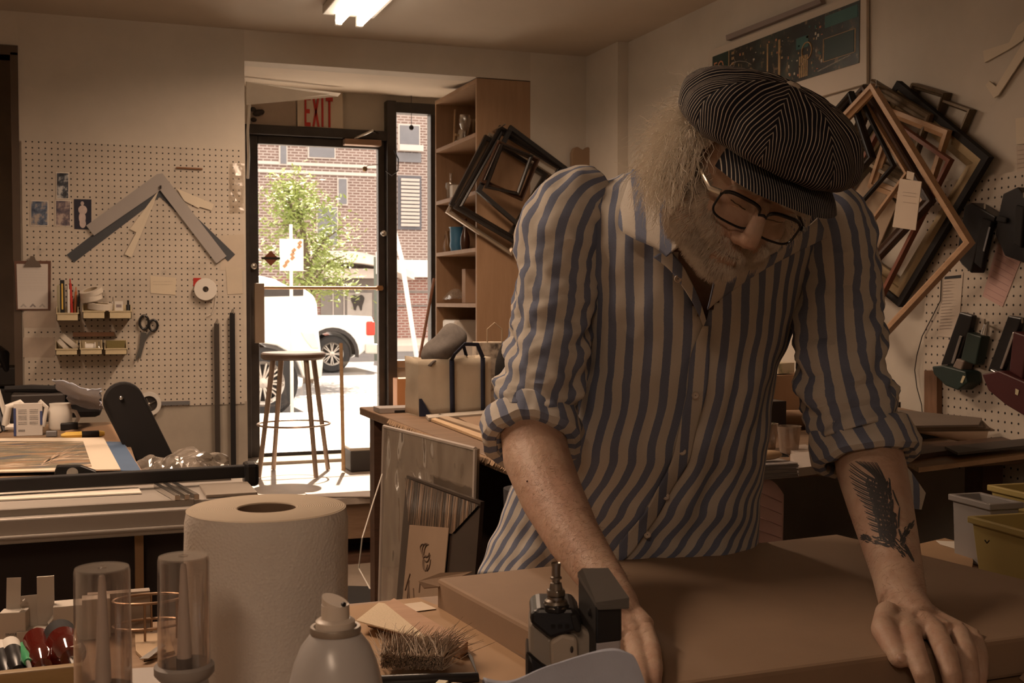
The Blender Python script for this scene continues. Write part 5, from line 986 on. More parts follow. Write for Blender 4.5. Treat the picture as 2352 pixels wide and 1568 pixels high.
# paper towel roll
c=W(613,1166,1.12); rt=.0775; zt=c.z; e=E('paper_towel_roll',Vector((c.x,c.y,FZ)),'large white paper towel roll standing upright on the front table','paper towel')
PT_=NT('towel_paper',.9); vv=PT_.obj(); vo=PT_.n('ShaderNodeTexVoronoi',{'Scale':330,'Vector':vv}); PT_.col(PT_.mix(PT_.noise(6,5),(.60,.55,.50),(.70,.65,.59))); PT_.bump(vo,.3,.002); PT_=PT_.m
TC=NT('towel_edge',.9); vx=TC.xyz(TC.obj()); TC.col((.66,.55,.42)); rr_=TC.math('SQRT',TC.math('ADD',TC.math('MULTIPLY',vx[0],vx[0]),TC.math('MULTIPLY',vx[1],vx[1]))); TC.bump(TC.math('SINE',TC.math('MULTIPLY',rr_,3000)),.25,.001); TC=TC.m
m=MB(); n=96; rings=[]
for k in range(30):
    z=FZ+.001+(zt-FZ-.001)*k/29; rings.append([Vector((c.x,c.y,0))+Vector((math.cos(2*PI*j/n),math.sin(2*PI*j/n),0))*(rt+.0015*noise.noise(Vector((math.cos(2*PI*j/n)*3,math.sin(2*PI*j/n)*3,z*14)))-.002*(k in(0,29)))+Vector((0,0,z)) for j in range(n)])
m.loft(rings,True,False); m.build('towel_layers',PT_,e,smooth=True,loc=(c.x,c.y,FZ))
MB().lathe([(rt-.002,0),(rt-.004,.0012),(.0285,.0006),(.0275,-.001)],96,Matrix.Translation((c.x,c.y,zt))).build('top_face',TC,e,smooth=True,loc=(c.x,c.y,FZ))
MB().lathe([(.0275,zt-.0005),(.0275,FZ+.003),(.001,FZ+.003)],48,Matrix.Translation((c.x,c.y,0))).build('core',M('core_brown',(.22,.15,.10),.8),e,smooth=True)
# glue bottles
CAPG=glassy('clear_cap',(.93,.90,.88),.05,.10,.05,(.42,.38,.36)); NOZ=M('nozzle_white',(.62,.56,.52),.5); BLB=M('bottle_base_dark',(.06,.055,.06),.5)
def glue(px,yt,d,r,hc,label):
    c=W(px,yt,d); zt=c.z; P=Vector((c.x,c.y,FZ)); zb=zt-hc; e=E('glue_bottle',P,label,'bottle'); T_=Matrix.Translation((c.x,c.y,0))
    MB().lathe([(.001,FZ+.001),(r*1.0,FZ+.001),(r*1.08,FZ+.01),(r*1.08,zb-.035),(r*.9,zb-.012),(r*.5,zb-.008),(.001,zb-.008)],36,T_).build('bottle_body',M('glue_body',(.34,.31,.30),.4),e,smooth=True)
    MB().lathe([(r*.98,zb-.008),(r*1.14,zb-.004),(r*1.14,zb+.002),(r*1.0,zb+.004),(r*.8,zb-.004)],36,T_).build('cap_ring',M('ring_grey',(.30,.27,.25),.4),e,smooth=True)
    MB().lathe([(r*.30,zb-.008),(r*.30,zb+.008),(.001,zb+.008)],24,T_).build('neck',BLB,e,smooth=True)
    MB().lathe([(r*.28,zb+.006),(r*.27,zb+.02),(r*.13,zt-.012),(r*.10,zt-.007),(.001,zt-.006)],24,T_).build('nozzle',NOZ,e,smooth=True)
    MB().lathe([(r,zb+.002),(r*.97,zt-.003),(r*.93,zt),(.001,zt),(.001,zt-.0012),(r*.92,zt-.0012),(r*.955,zt-.004),(r*.985,zb+.002)],40,T_).build('clear_cap',CAPG,e,smooth=True)
    MB().lathe([(.001,zt+.0004),(.0035,zt+.0006),(.004,zt-.0004)],14,T_).build('cap_dimple',CAPG,e,smooth=True); return e
glue(234,1302,.90,.0216,.098,'glue bottle under a tall clear cap, leftmost of the two in front'); glue(421,1276,.93,.0207,.090,'glue bottle under a tall clear cap, right in front of the paper towel roll')
# spray can
c=W(770,1378,.86); P=Vector((c.x,c.y,FZ)); T_=Matrix.Translation((c.x,c.y,0)); z=c.z; e=E('spray_can',P,'white aerosol spray can in front of the paper towel roll','spray can')
MB().lathe([(.001,FZ+.001),(.034,FZ+.001),(.036,FZ+.006),(.036,z-.075),(.0355,z-.068),(.034,z-.060),(.0305,z-.046),(.0255,z-.034),(.0195,z-.026),(.0165,z-.023)],48,T_).build('can_body',M('can_white',(.50,.48,.47),.28,.0,var=.03,spec=.6),e,smooth=True)
MB().lathe([(.0150,z-.024),(.0185,z-.024),(.0190,z-.0215),(.0182,z-.019),(.0160,z-.019),(.0145,z-.022)],36,T_).build('rim',M('rim_grey',(.36,.31,.26),.4,.5),e,smooth=True)
MB().lathe([(.0145,z-.023),(.0145,z-.015),(.0118,z-.013),(.0105,z-.013),(.0102,z-.003),(.001,z-.003)],32,T_).build('collar',M('nozzle_cream',(.66,.58,.50),.4),e,smooth=True)
fr_=Vector((-math.sin(R(YAW)),-math.cos(R(YAW)),0)); rv=Vector((math.cos(R(YAW)),-math.sin(R(YAW)),0)); ctr=Vector((c.x,c.y,0))
m=MB(); rg=[[ctr+Vector((math.cos(2*PI*k/28)*.0098,math.sin(2*PI*k/28)*.0098,zz+(.004*math.cos(2*PI*k/28-2.4) if zz>z-.001 else 0))) for k in range(28)] for zz in (z-.004,z+.0)]; m.loft(rg); m.build('spray_button',M('nozzle_cream',(.66,.58,.50),.4),e,smooth=True)
dd_=(rv*.75+fr_*.65).normalized(); MB().tube([ctr+dd_*.0085+Vector((0,0,z-.0015)),ctr+dd_*.0103+Vector((0,0,z-.0015))],.0018,14).build('spray_hole',BLK,e)
# nailer in the foreground
dn=1.0; fw=-fr_; L=lambda x,y,o=0.: W(x,y,dn)+fw*o
P=L(1300,1500); P.z=FZ; e=E('pneumatic_nailer',P,'black and grey pneumatic nailer standing upright in the foreground','nail gun')
tz=lambda y: L(1275,y).z; T_=Matrix.Translation((L(1277,1400).x,L(1277,1400).y,0)); s1=dn/F
def lt(prof): return [(r*s1,tz(y)) for r,y in prof]
MB().lathe(lt([(5,1300),(8,1293),(11,1291),(11,1298),(10,1300),(10,1322),(13,1324),(13,1328),(9,1330),(9,1336),(13,1338),(14,1343),(15,1350),(15,1356)]),26,T_).lathe(lt([(5,1300),(6,1318),(1,1318)]),20,T_,1).build('air_plug',[M('plug_brass',(.30,.27,.24),.3,1,var=.2),BLK],e,smooth=True)
def hexn(r,y0,y1,mat,nm): 
    m=MB(); m.loft([[Vector((T_[0][3]+math.cos(k*PI/3+.3)*r*s1,T_[1][3]+math.sin(k*PI/3+.3)*r*s1,tz(y))) for k in range(6)] for y in (y1,y0)]); m.build(nm,mat,e,bevel=.0012)
hexn(23,1352,1368,M('plug_brass',(.3,.27,.24),.3,1),'hex_nut'); MB().lathe(lt([(20,1368),(20,1374),(26,1378),(28,1386),(30,1392),(20,1392)]),26,T_).build('washer',M('plug_brass',(.3,.27,.24),.3,1),e,smooth=True); hexn(33,1384,1402,BLK,'hex_base')
def blk(pts,dep,mat,nm,bev=.004,o0=0): MB().prism([L(x,y,o0) for x,y in pts],fw*dep).build(nm,mat,e,bevel=bev)
blk([(1218,1404),(1232,1392),(1318,1392),(1332,1412),(1336,1440),(1262,1462),(1217,1425)],.055,BLK,'head_cap',.006,-.008)
blk([(1222,1424),(1262,1462),(1334,1440),(1372,1460),(1372,1600),(1330,1620),(1213,1620),(1216,1440)],.05,M('nailer_grey',(.27,.23,.19),.5,var=.08),'motor_housing',.006,0)
blk([(1262,1468),(1290,1450),(1325,1458),(1328,1524),(1300,1518),(1264,1525)],.01,M('nailer_beige',(.36,.30,.24),.5,var=.08),'front_panel',.003,-.008)
blk([(1208,1490),(1255,1530),(1310,1535),(1330,1530),(1330,1640),(1208,1640)],.05,BLK,'lower_housing',.005,-.006)
blk([(1308,1403),(1322,1402),(1334,1430),(1330,1445),(1318,1440)],.006,BLKM,'latch',.002,-.014)
m=MB()
for k in range(3): m.box(L(1270+k*16,1432,-.0085),(.0035,.001,.003))
m.build('vent_slots',BLKM,e); MB().ell(L(1312,1484,-.009),(.0015,.001,.003),8).build('oil_hole',DARK,e)
mt_=M('magazine_dark',(.040,.036,.034),.5,var=.1)
MB().prism([L(1332,1332,.02),L(1366,1372,-.012),L(1366,1640,-.012),L(1332,1640,.02)],rv*.0005+fw*.001).build('magazine_side',mt_,e)
MB().prism([L(1366,1372,-.012),L(1426,1368,-.008),L(1426,1466,-.008),L(1366,1470,-.012)],fw*.045).build('magazine_post',BLK,e,bevel=.002)
MB().prism([L(1366,1466,-.0115),L(1424,1462,-.0075),L(1424,1640,-.0075),L(1366,1640,-.0115)],fw*.045).build('label_panel',M('label_lilac',(.36,.33,.34),.5,var=.1),e,bevel=.002)
MB().prism([L(1330,1328,.022),L(1342,1323,.03),L(1404,1322,.03),L(1442,1364,-.012),L(1442,1376,-.012),L(1436,1379,-.012),L(1372,1378,-.016),L(1366,1372,-.016)],Vector((0,0,-.004))).build('magazine_top',M('magazine_grey',(.10,.09,.082),.5,var=.1),e,bevel=.0025)
for x,y in ((1340,1382),(1354,1404)): MB().ell(L(x,y,(.02 if x<1345 else .0)-.002),(.0018,.0018,.0035),8).build('screw_hole',BLKM,e)
Xt=frameX(L(1378,1500,-.0125),Vector((0,0,1)),-rv,fr_); textmb('CE',.0105,Xt,.0002).build('ce_mark',INK,e)
m=MB()
for k in range(6): a=L(1402+k*3.4,1515-rnd.uniform(0,10),-.0102); m.box(a,(.0005,.0003,.008),None)
m.build('label_print',INK,e)
# blue cloth in front
cl0=W(1210,1545,.86)
def clf(u,v):
    x=1110+u*400; top=1563-58*math.exp(-((x-1430)/95)**2)-32*math.exp(-((x-1320)/110)**2)
    if x>1455: top+= (x-1455)**1.6*.16
    d=.84+.10*v
    p=W(x,top,d); 
    if v<.45: p=W(x,top,.84+.05); k=(.45-v)/.45; p=p+fr_*(.035*k)+Vector((0,0,-(.24)*k))
    else: k=(v-.45)/.55; p=W(x,top,.89)+fw*(.045*k)+Vector((0,0,-.03*k*k-.004*math.sin(9*u)))
    if p.z<FZ+.003: p.z=FZ+.003
    return p+noise.noise_vector(p*22)*.005
tag(MB().grid(clf,60,40).build('shop_cloth',BLUEC,smooth=True,solid=.002),'blue grey shop cloth bunched in front of the upright nailer','cloth')
# yellow bins at the right
YB=M('bin_yellow',(.42,.33,.12),.5,var=.06)
def pbin(c,w_,d_,h_,rz,mat,label):
    Xb=Matrix.Translation(c)@Matrix.Rotation(rz,4,'Z'); m=MB()
    V=lambda x,y,z: Xb@Vector((x,y,z)); t_=.003
    pr=lambda ins,z,fl: [V(sx*(w_/2-ins)*(1+fl*.06),(d_/2-ins)*sy*(1+fl*.10),z) for sx,sy in ((-1,-1),(1,-1),(1,1),(-1,1))]
    m.loft([pr(0,0,0),pr(0,h_-.012,1),pr(-.006,h_-.012,1),pr(-.006,h_,1),pr(t_,h_,1),pr(t_,t_,0)],True,True)
    return tag(m.build('storage_bin',mat,bevel=.002),label,'bin','plastic bins at the right end of the front table')
a=ft(2195,1330,FZ); pbin(Vector((1.562,1.485,FZ+.001)),.115,.35,.112,R(-4),YB,'yellow plastic bin standing nearest, right of the wrapped package')
tag(MB().tube([W(2262,1240,1.985),W(2267,1247,1.98),W(2272,1241,1.975)],.0012,6).build('bin_hook',DARK,smooth=True),'tiny dark hook on the face of the nearest yellow bin','hook')
pbin(Vector((1.76,1.70,FZ+.001)),.12,.25,.135,R(-4),YB,'yellow plastic bin standing behind the nearest one at the frame edge'); pbin(Vector((1.625,1.77,FZ+.001)),.06,.10,.125,R(-4),M('bin_grey',(.30,.28,.27),.5),'grey plastic bin tucked behind the yellow bins') 
zs([(2150,1242),(2192,1244),(2200,1262),(2160,1250)],FZ+.012,.001,WHITE,'paper_scrap','small white paper corner beside the yellow bin','paper')
zs([(2100,1262),(2170,1246),(2225,1262),(2235,1300),(2230,1330),(2105,1290)],FZ+.001,.010,[M('kraft_board',(.36,.23,.13),.75)],'brown_offcut','brown board lying between the wrapped package and the yellow bin','board')
# left foreground clutter
def carton(c,d,mat,label,flap=True,rz=0,name='small_carton'):
    e=E(name,c,label,'carton'); Xc=Matrix.Translation(c)@Matrix.Rotation(rz,4,'Z'); x,y,z=d
    B=MB().box((0,0,z/2),d); m=MB(); m.add(B.v,B.f,0,Xc); m.build('box',mat,e,bevel=.001)
    if flap: B=MB().box((-x*.1,y*.45,z+.022),(x*.55,.0015,.046),(R(-8),0,0)); m=MB(); m.add(B.v,B.f,0,Xc); B=MB().box((x*.3,-y*.2,z+.012),(x*.3,y*.5,.0015),(0,R(-50),0)); m.add(B.v,B.f,0,Xc); m.build('flap',mat,e)
    return e
CW=M('carton_pale',(.50,.45,.39),.7,var=.05)
c=ft(38,1462); c=Vector((c.x,min(c.y,1.84),FZ+.001)); ec=carton(c,(.036,.026,.05),CW,'small open white carton with printed words at the far left of the front table',True,R(-10))
for i_,tx in enumerate(('SINGLE EDGE','RAZOR BLADES')):
    Xt=frameX(c+Vector((0.002,-.0142,.018-.007*i_)),Vector((math.cos(R(-10)),math.sin(R(-10)),0)),Vector((0,0,1)),Vector((math.sin(R(-10)),-math.cos(R(-10)),0))); textmb(tx,.0048,Xt,.0001).build('printed_text',INK,ec)
c=ft(90,1468); carton(Vector((c.x,min(c.y,1.84),FZ+.001)),(.062,.03,.022),CW,'white carton lying open with a tall upright flap behind the screwdrivers',True,R(8)); c2=Vector((c.x+.010,min(c.y,1.84)+.012,FZ+.023)); tag(MB().box(c2+Vector((.0,0,.036)),(.024,.004,.072)).build('upright_sleeve',CW),'tall white card flap rising from the open carton','card')
c=ft(165,1455); carton(Vector((c.x,min(c.y,1.85),FZ+.001)),(.05,.04,.052),CW,'pale carton standing behind the leftmost glue bottle',False); carton(Vector((c.x+.035,min(c.y,1.85)-.01,FZ+.001)),(.04,.03,.06),CW,'pale upright carton seen through the leftmost clear cap',False)
c=ft(322,1450); tag(MB().box((c.x-.03,1.86,FZ+.031),(.09,.02,.06)).build('grey_carton',M('carton_shadow',(.33,.27,.22),.7)),'tan carton behind the wire letter rack','carton')
cz=ft(340,1462); e=E('wire_rack',cz,'brass wire rack between the two glue bottles','rack')
BR=M('brass_wire',(.30,.20,.13),.4,.8)
for z_ in (.022,.060): MB().tube([cz+Vector((.05*math.cos(2*PI*k/24),-.01+.03*math.sin(2*PI*k/24),z_)) for k in range(24)],.0022,6,closed=True).build('ring',BR,e,smooth=True)
for k in range(6): a=cz+Vector((.05*math.cos(k*PI/3+.4),-.01+.03*math.sin(k*PI/3+.4),.002)); MB().tube([a,a+Vector((0,0,.058))],.0018,6).build('post',BR,e)
zs([(310,1462),(385,1458),(400,1500),(330,1518),(312,1500)],FZ+.001,.004,M('tan_card',(.45,.32,.20),.7),'tan_card','tan card lying between the two glue bottles','card')
a=ft(320,1514,FZ+.007); b=ft(372,1478,FZ+.012); tag(MB().prism([a,b,b+Vector((.004,-.012,0)),a+Vector((.012,-.002,0))],(0,0,.001)).build('knife_blade',STEEL),'thin steel blade lying on the tan card','blade')
zs([(300,1555),(420,1548),(420,1600),(300,1600)],FZ+.001,.012,M('pale_disc',(.42,.38,.35),.7),'paper_pad_low','pale flat pad at the bottom edge between the glue bottles','pad')
# screwdriver rack
rk=ft(95,1560); rk=Vector((rk.x,1.47,FZ)); e=E('tool_rack',rk,'yellowish wooden rack holding the screwdrivers','rack')
RW=woodm('rack_wood',(.26,.17,.07),(.34,.23,.11),.5,0,3); xa=W(-60,1560,1.5).x; xb=W(190,1540,1.5).x
MB().bb((xa,1.40,FZ+.001),(xb,1.50,FZ+.022)).build('base',RW,e,bevel=.002); MB().bb((xa,1.50,FZ+.001),(xb,1.515,FZ+.06)).build('back_rail',RW,e,bevel=.002)
def driver(t,b,r,m1,m2,label,kind=0):
    """handle from t (butt) towards b; shaft on to tip"""
    d=(b-t); n_=d.normalized(); Lh=d.length; e=E('screwdriver',t,label,'screwdriver','screwdrivers in the wooden rack'); q_=n_.to_track_quat('Z','Y').to_matrix().to_4x4(); X=Matrix.Translation(t)@q_
    MB().lathe([(.001,0),(r*.7,.001),(r,.007),(r*.98,Lh*.35)],20,X).build('butt',m1,e,smooth=True); MB().lathe([(r*.98,Lh*.35),(r*.92,Lh*.6),(r*1.05,Lh*.85),(r*.6,Lh),(.001,Lh)],20,X).build('handle',m2,e,smooth=True)
    tip=b+n_*.06; tip.z=max(tip.z,FZ+.006); MB().tube([b,tip],.003,8).build('shaft',STEEL,e,smooth=True); return e
REDT=glassy('red_acrylic',(.45,.08,.06),.12,.08,.35,(.12,.015,.01))
for (x0,y0,x1,y1,r,m1,m2,lb) in ((0,1485,18,1550,.013,WPL,BLK,'white capped black screwdriver at the left frame edge'),(22,1478,42,1540,.013,WPL,BLK,'screwdriver with a striped white and black handle, second from left'),
  (53,1484,64,1520,.008,M('green_plastic',(.05,.30,.13),.3),M('green_plastic',(.05,.3,.13),.3),'thin green handled screwdriver'),(84,1466,100,1530,.018,REDT,REDT,'screwdriver with a clear dark red handle'),
  (135,1452,162,1512,.021,BLKM,REDT,'thick screwdriver with black ribbed cap and red handle')):
    driver(W(x0,y0,1.60),W(x1,y1,1.505),r,m1,m2,lb)
c=ft(165,1560,FZ+.001); tag(MB().lathe([(.001,0),(.013,0),(.015,.02),(.012,.034),(.001,.036)],20,Matrix.Translation(Vector((c.x,c.y-.03,FZ+.023)))).build('white_cap',NOZ,smooth=True),'small milky plastic cap beside the leftmost glue bottle','cap')
# ================================================================ THE MAN
rm=random.Random(11)
man=E('person',(.97,2.08,0),'bearded man in striped cap and blue striped shirt leaning over the wrapped package','person')
px2m=lambda p,d: p*d/F
RV=RM@Vector((1,0,0)); UV=RM@Vector((0,1,0)); ZV=RM@Vector((0,0,1))   # screen right, up, towards viewer
def scr(x,y,z): return RV*x+UV*y+ZV*z
# ---- head frame
BR0=W(1755,475,1.505)
hR=scr(.89,-.33,-.31).normalized(); hF=scr(.075,-.57,.818); hF=(hF-hR*hF.dot(hR)).normalized(); hU=hF.cross(hR)
HC=BR0-hF*.098-hU*.02
HX=frameX(HC,hR,hF,hU)
hd=lambda x,y,z: HX@Vector((x,y,z))
HR=HX.to_3x3()
bm=MB()
def el(c,r,rot=None,n=14):
    bm.ell(hd(*c),r,n,HR@(Euler(rot).to_matrix() if rot else Matrix.Identity(3)))
el((0,-.005,.035),(.078,.098,.085),n=24); el((0,.03,-.02),(.066,.066,.075),n=20)       # skull, mid face
el((0,.042,-.062),(.052,.050,.042),n=16); el((0,.072,-.083),(.026,.022,.02))          # jaw, chin
for s in (-1,1):
    el((s*.040,.062,-.020),(.026,.024,.026)); el((s*.052,.02,-.055),(.022,.05,.034))     # cheek, jaw corner
    el((s*.030,.087,.032),(.026,.012,.010)); el((s*.031,.078,.012),(.0165,.0145,.0125))  # brow, lidded eye
    el((s*.011,.104,-.031),(.0095,.012,.0085))                                           # nostril wing
    el((s*.0815,-.008,.0),(.007,.019,.032),(R(-10),0,R(-s*18))); el((s*.085,-.012,.016),(.006,.016,.012),(0,0,R(-s*25))); el((s*.082,.0,-.028),(.006,.009,.009))
    el((s*.030,.080,-.038),(.018,.016,.016))                                             # nasolabial pad
bm.tube([hd(0,.094,.026),hd(0,.104,.006),hd(0,.114,-.013),hd(0,.117,-.023),hd(0,.108,-.031)],[.0085,.0095,.0120,.0138,.0100],16)
el((0,.088,-.052),(.024,.013,.010)); el((0,.090,-.059),(.022,.011,.0055)); el((0,.087,-.069),(.019,.0115,.006))
# ---- torso rings  (y, left, right, front d, back d)
TRI=[(384,1500,1760,1.90,2.06),(400,1420,1830,1.87,2.12),(430,1350,1880,1.85,2.15),(480,1318,1895,1.835,2.17),(560,1318,1893,1.825,2.18),(700,1328,1850,1.84,2.18),(850,1320,1800,1.88,2.19),(1000,1240,1772,1.93,2.22),(1150,1160,1752,1.985,2.27),(1250,1118,1745,2.02,2.30),(1318,1092,1742,2.035,2.31)]
def interp(T,y):
    if y<=T[0][0]: return T[0][1:]
    for a,b in zip(T,T[1:]):
        if y<=b[0]:
            t=(y-a[0])/(b[0]-a[0]); t=t*t*(3-2*t)*.5+t*.5; return tuple(p+(q_-p)*t for p,q_ in zip(a[1:],b[1:]))
    return T[-1][1:]
PLK=[(384,1618),(740,1614),(900,1600),(1060,1563),(1180,1496),(1250,1442),(1318,1375)]
def plk(y): return interp(PLK,y)[0]
def tors(a,y,sc=1.0,off=0.0,wr=True):
    l,r_,df,db=interp(TRI,y); cx_=(l+r_)/2; hw=(r_-l)/2*sc; dm=(df+db)/2+.02; c_,s_=math.cos(a),math.sin(a)
    x=cx_+hw*(abs(c_)**.85*(1 if c_>=0 else -1)); f_=abs(s_)**.80
    d=dm-(dm-df+off)*f_*sc if s_>0 else dm+(db-dm)*f_*sc
    if s_<=0: x=cx_+(x-cx_)*(.96+.04*(1-f_)); 
    # keep metric width: points deeper spread outwards in pixels, so rescale to centre depth
    p=W(x,y,d)
    if wr:
        t=(y-430)/900.; k=fold(x,y,d)
        n_=(p-W(cx_,y,dm)); n_.z*=.2; n_.normalize(); p=p+n_*k
    return p
def fold(x,y,d):
    # soft gathered folds: diagonal towards the belly, stronger lower down and by the armholes
    v=Vector((x*.012+y*.0030,y*.0022,1.7)); a=noise.noise(v)*.013
    v2=Vector(((x+y*.35)*.028,y*.004,5.1)); b=noise.noise(v2)*.008
    v3=Vector((x*.02,y*.02,9.3)); c_=noise.noise(v3)*.004
    g_=min(1,max(.35,(y-450)/500.)); return (a+b)*g_*1.1+c_
rows=[384+ (1318-384)*k/40 for k in range(41)]
bm.loft([[tors(2*PI*j/40,y,.86,-.045,False) for j in range(40)] for y in rows[1:]+[1318]])
# neck and shoulder mass
nk=W(1600,470,1.96); 
bm.tube([nk+Vector((0,0,-.06)),nk.lerp(hd(0,-.03,-.06),.35),nk.lerp(hd(0,-.03,-.06),.7),hd(0,-.025,-.03)],[.072,.062,.060,.058],24)
bm.tube([W(1500,480,1.98),W(1390,505,1.98),W(1300,560,1.96)],[.05,.052,.05],18); bm.tube([W(1700,500,2.0),W(1820,530,2.0),W(1895,590,1.98)],[.05,.052,.05],18)
# ---- arms
def arm(pts): bm.tube([W(x,y,d) for x,y,d,r in pts],[r for *_,r in pts],24)
arm([(1293,580,1.95,.048),(1280,700,1.94,.048),(1235,880,1.90,.048),(1222,980,1.87,.052),(1232,1050,1.84,.0535),(1268,1140,1.77,.0485),(1318,1235,1.69,.0405),(1362,1300,1.64,.0345),(1398,1352,1.60,.0315)])
arm([(1908,600,1.985,.046),(1915,700,1.965,.048),(1945,880,1.94,.050),(1985,1000,1.92,.054),(2002,1080,1.89,.056),(2022,1160,1.83,.050),(2045,1250,1.75,.0425),(2062,1320,1.69,.0365),(2075,1385,1.63,.0335)])
# ---- hands:  wrist, knuckles, finger joints (px,py,z or depth)
def hz_(x,y,z): return onZ(x,y,z)
def finger(pts,r0=.0115,r1=.0088): 
    n_=len(pts); bm.tube(pts,[r0+(r1-r0)*k/(n_-1)+(.0008 if k in(1,2) else 0) for k in range(n_)],14); bm.ell(pts[-1],(r1*1.0,r1*1.0,r1*1.0),10)
def palm(wr,kn,rw=.017,rk=.0128):
    for k_,q_ in enumerate(kn): bm.tube([wr+(q_-wr)*.0+ (kn[-1]-kn[0])*.10*(k_-1.5),wr.lerp(q_,.5)+Vector((0,0,.002)),q_],[rw,.0150,rk],14)
    bm.tube([wr,(kn[0]+kn[-1])/2*.5+wr*.5,(kn[1]+kn[2])/2],[.022,.020,.014],14)
# hand at the picture's right: knuckles over the front edge of the package
wR=W(2078,1395,1.62)
kR=[W(2092,1462,1.515),W(2150,1452,1.525),W(2203,1452,1.54),W(2240,1470,1.56)]
palm(wR,kR,.0200,.0150); bm.tube([kR[0].lerp(wR,.15),kR[1].lerp(wR,.2),kR[2].lerp(wR,.2),kR[3].lerp(wR,.15)],.0135,12); bm.tube([W(2072,1370,1.645),wR.lerp(kR[1],.3),wR.lerp(kR[1],.6)],[.031,.029,.022],18)
finger([kR[0],W(2106,1510,1.462),W(2122,1552,1.44),W(2132,1590,1.437)],.0145,.0112)
finger([kR[1],W(2172,1500,1.468),W(2186,1550,1.445),W(2190,1592,1.44)],.0145,.0112)
finger([kR[2],W(2220,1498,1.485),W(2228,1548,1.465),W(2229,1588,1.46)],.0138,.0105)
finger([kR[3],W(2248,1508,1.515),W(2249,1545,1.495),W(2246,1575,1.49)],.0125,.0098)
thR=[W(2040,1405,1.585),W(2030,1445,1.535),W(2052,1485,1.495),W(2066,1512,1.470)]
bm.tube(thR,[.0175,.0172,.0150,.0132],14); bm.ell(thR[-1],(.0130,.0130,.0122),10); bm.tube([thR[1],wR.lerp(kR[0],.55)],[.015,.015],12)
# hand at the picture's left: wrist bent, fingers planted on the package
wL=W(1402,1362,1.585)
kL=[W(1362,1490,1.47),W(1410,1478,1.475),W(1456,1462,1.485),W(1482,1440,1.50)]
palm(wL,kL,.0200,.0148); bm.tube([W(1390,1340,1.61),wL.lerp(kL[2],.3),wL.lerp(kL[2],.65)],[.031,.030,.024],18); bm.ell(W(1425,1335,1.595),(.012,.012,.012),10)
zz=PT+.0105
def onp(x,y,z=zz): return onZ(x,y,z)
finger([kL[0],W(1360,1530,1.405),onp(1358,1566,zz+.004),onp(1356,1605)],.0145,.0112)
finger([kL[1],W(1412,1525,1.412),onp(1415,1572,zz+.004),onp(1416,1618)],.0145,.0112)
finger([kL[2],W(1466,1512,1.425),onp(1473,1560,zz+.004),onp(1474,1602)],.0128,.0096)
finger([kL[3],W(1498,1490,1.445),onp(1504,1535,zz+.003),onp(1502,1572)],.0115,.0088)
bm.tube([wL.lerp(kL[0],.25),W(1340,1440,1.52),W(1318,1490,1.465),W(1312,1535,1.42)],[.017,.0155,.013,.011],14); bm.ell(W(1312,1535,1.42),(.011,.011,.011),10)
# ---- legs
for s in (-1,1):
    hx=.97+s*.11; bm.tube([(.97+s*.09,2.10,.86),(hx,2.09,.62),(hx+s*.01,2.07,.42),(hx+s*.02,2.11,.10)],[.088,.075,.055,.038],18); bm.tube([(hx+s*.02,2.12,.06),(hx+s*.03,1.99,.045)],[.038,.032],14)
bo_=bm.build('body',WALL,man)
md=bo_.modifiers.new('r','REMESH'); md.mode='VOXEL'; md.voxel_size=.0026; ms=bo_.modifiers.new('s','SMOOTH'); ms.factor=.5; ms.iterations=7
bpy.context.view_layer.update(); dg=bpy.context.evaluated_depsgraph_get(); me=bpy.data.meshes.new_from_object(bo_.evaluated_get(dg)); bo_.modifiers.clear(); bo_.data=me
me.polygons.foreach_set('use_smooth',[True]*len(me.polygons))
OB=bo_.matrix_world.translation if False else Vector(man['_o'])
BV=BVHTree.FromPolygons([v.co+OB for v in me.vertices],[tuple(p.vertices) for p in me.polygons])
SK=NT('skin',.52,0,.45); sn=SK.noise(38,6); sn2=SK.noise(9,4); sb=SK.mix(SK.ramp(sn2,[(.38,(0,0,0)),(.65,(1,1,1))]),(.47,.335,.25),(.43,.27,.20)); sb=SK.mix(SK.ramp(sn,[(.45,(0,0,0)),(.75,(1,1,1))]),sb,(.38,.235,.165)); SK.col(sb)
SK.p.inputs['Subsurface Weight'].default_value=.12; SK.p.inputs['Subsurface Radius'].default_value=(.012,.004,.002); SK.p.inputs['Subsurface Scale'].default_value=.5
SK.bump(SK.math('ADD',SK.noise(120,6),SK.math('MULTIPLY',SK.noise(22,4),1.2)),.45,.003); SK=SK.m
LIP=M('lip_skin',(.33,.19,.14),.5,var=.1,vs=40)
me.materials.clear(); me.materials.append(SK)
def hit(px,py,off=.0006,near=1.2,far=2.4):
    d=ray(px,py).normalized(); r_=BV.ray_cast(C0+d*near*.9,d,3.0)
    return (r_[0]+r_[1]*off, r_[1]) if r_[0] is not None else (None,None)
# ---- tattoo: eagle with raised wing
m=MB(); rt2=random.Random(4)
def stroke(p0,p1,w0,w1,bend=0,n=7):
    vs=[]; d_=Vector((p1[0]-p0[0],p1[1]-p0[1])); nn=Vector((-d_.y,d_.x)).normalized()
    for k in range(n):
        t=k/(n-1); c_=Vector(p0)+d_*t+nn*(bend*math.sin(PI*t)); w_=1.35*(w0+(w1-w0)*t)*(math.sin(PI*min(1,.08+t*.92))**.4)
        for s in (-1,1):
            a,_=hit(*(c_+nn*s*w_/2)); 
            if a is None: return
            vs.append(a)
    m.add(vs,[(2*k,2*k+1,2*k+3,2*k+2) for k in range(n-1)])
V2=lambda *a: Vector(a)
tips=[(1951,1066),(1950,1079),(1951,1094),(1955,1108),(1960,1121),(1966,1134),(1974,1147),(1982,1160),(1986,1174),(1990,1188),(1994,1202),(1999,1214)]
roots=[(2030,1112),(2032,1122),(2036,1132),(2040,1142),(2043,1152),(2046,1162),(2048,1172),(2050,1182),(2051,1192),(2052,1202),(2052,1212),(2050,1222)]
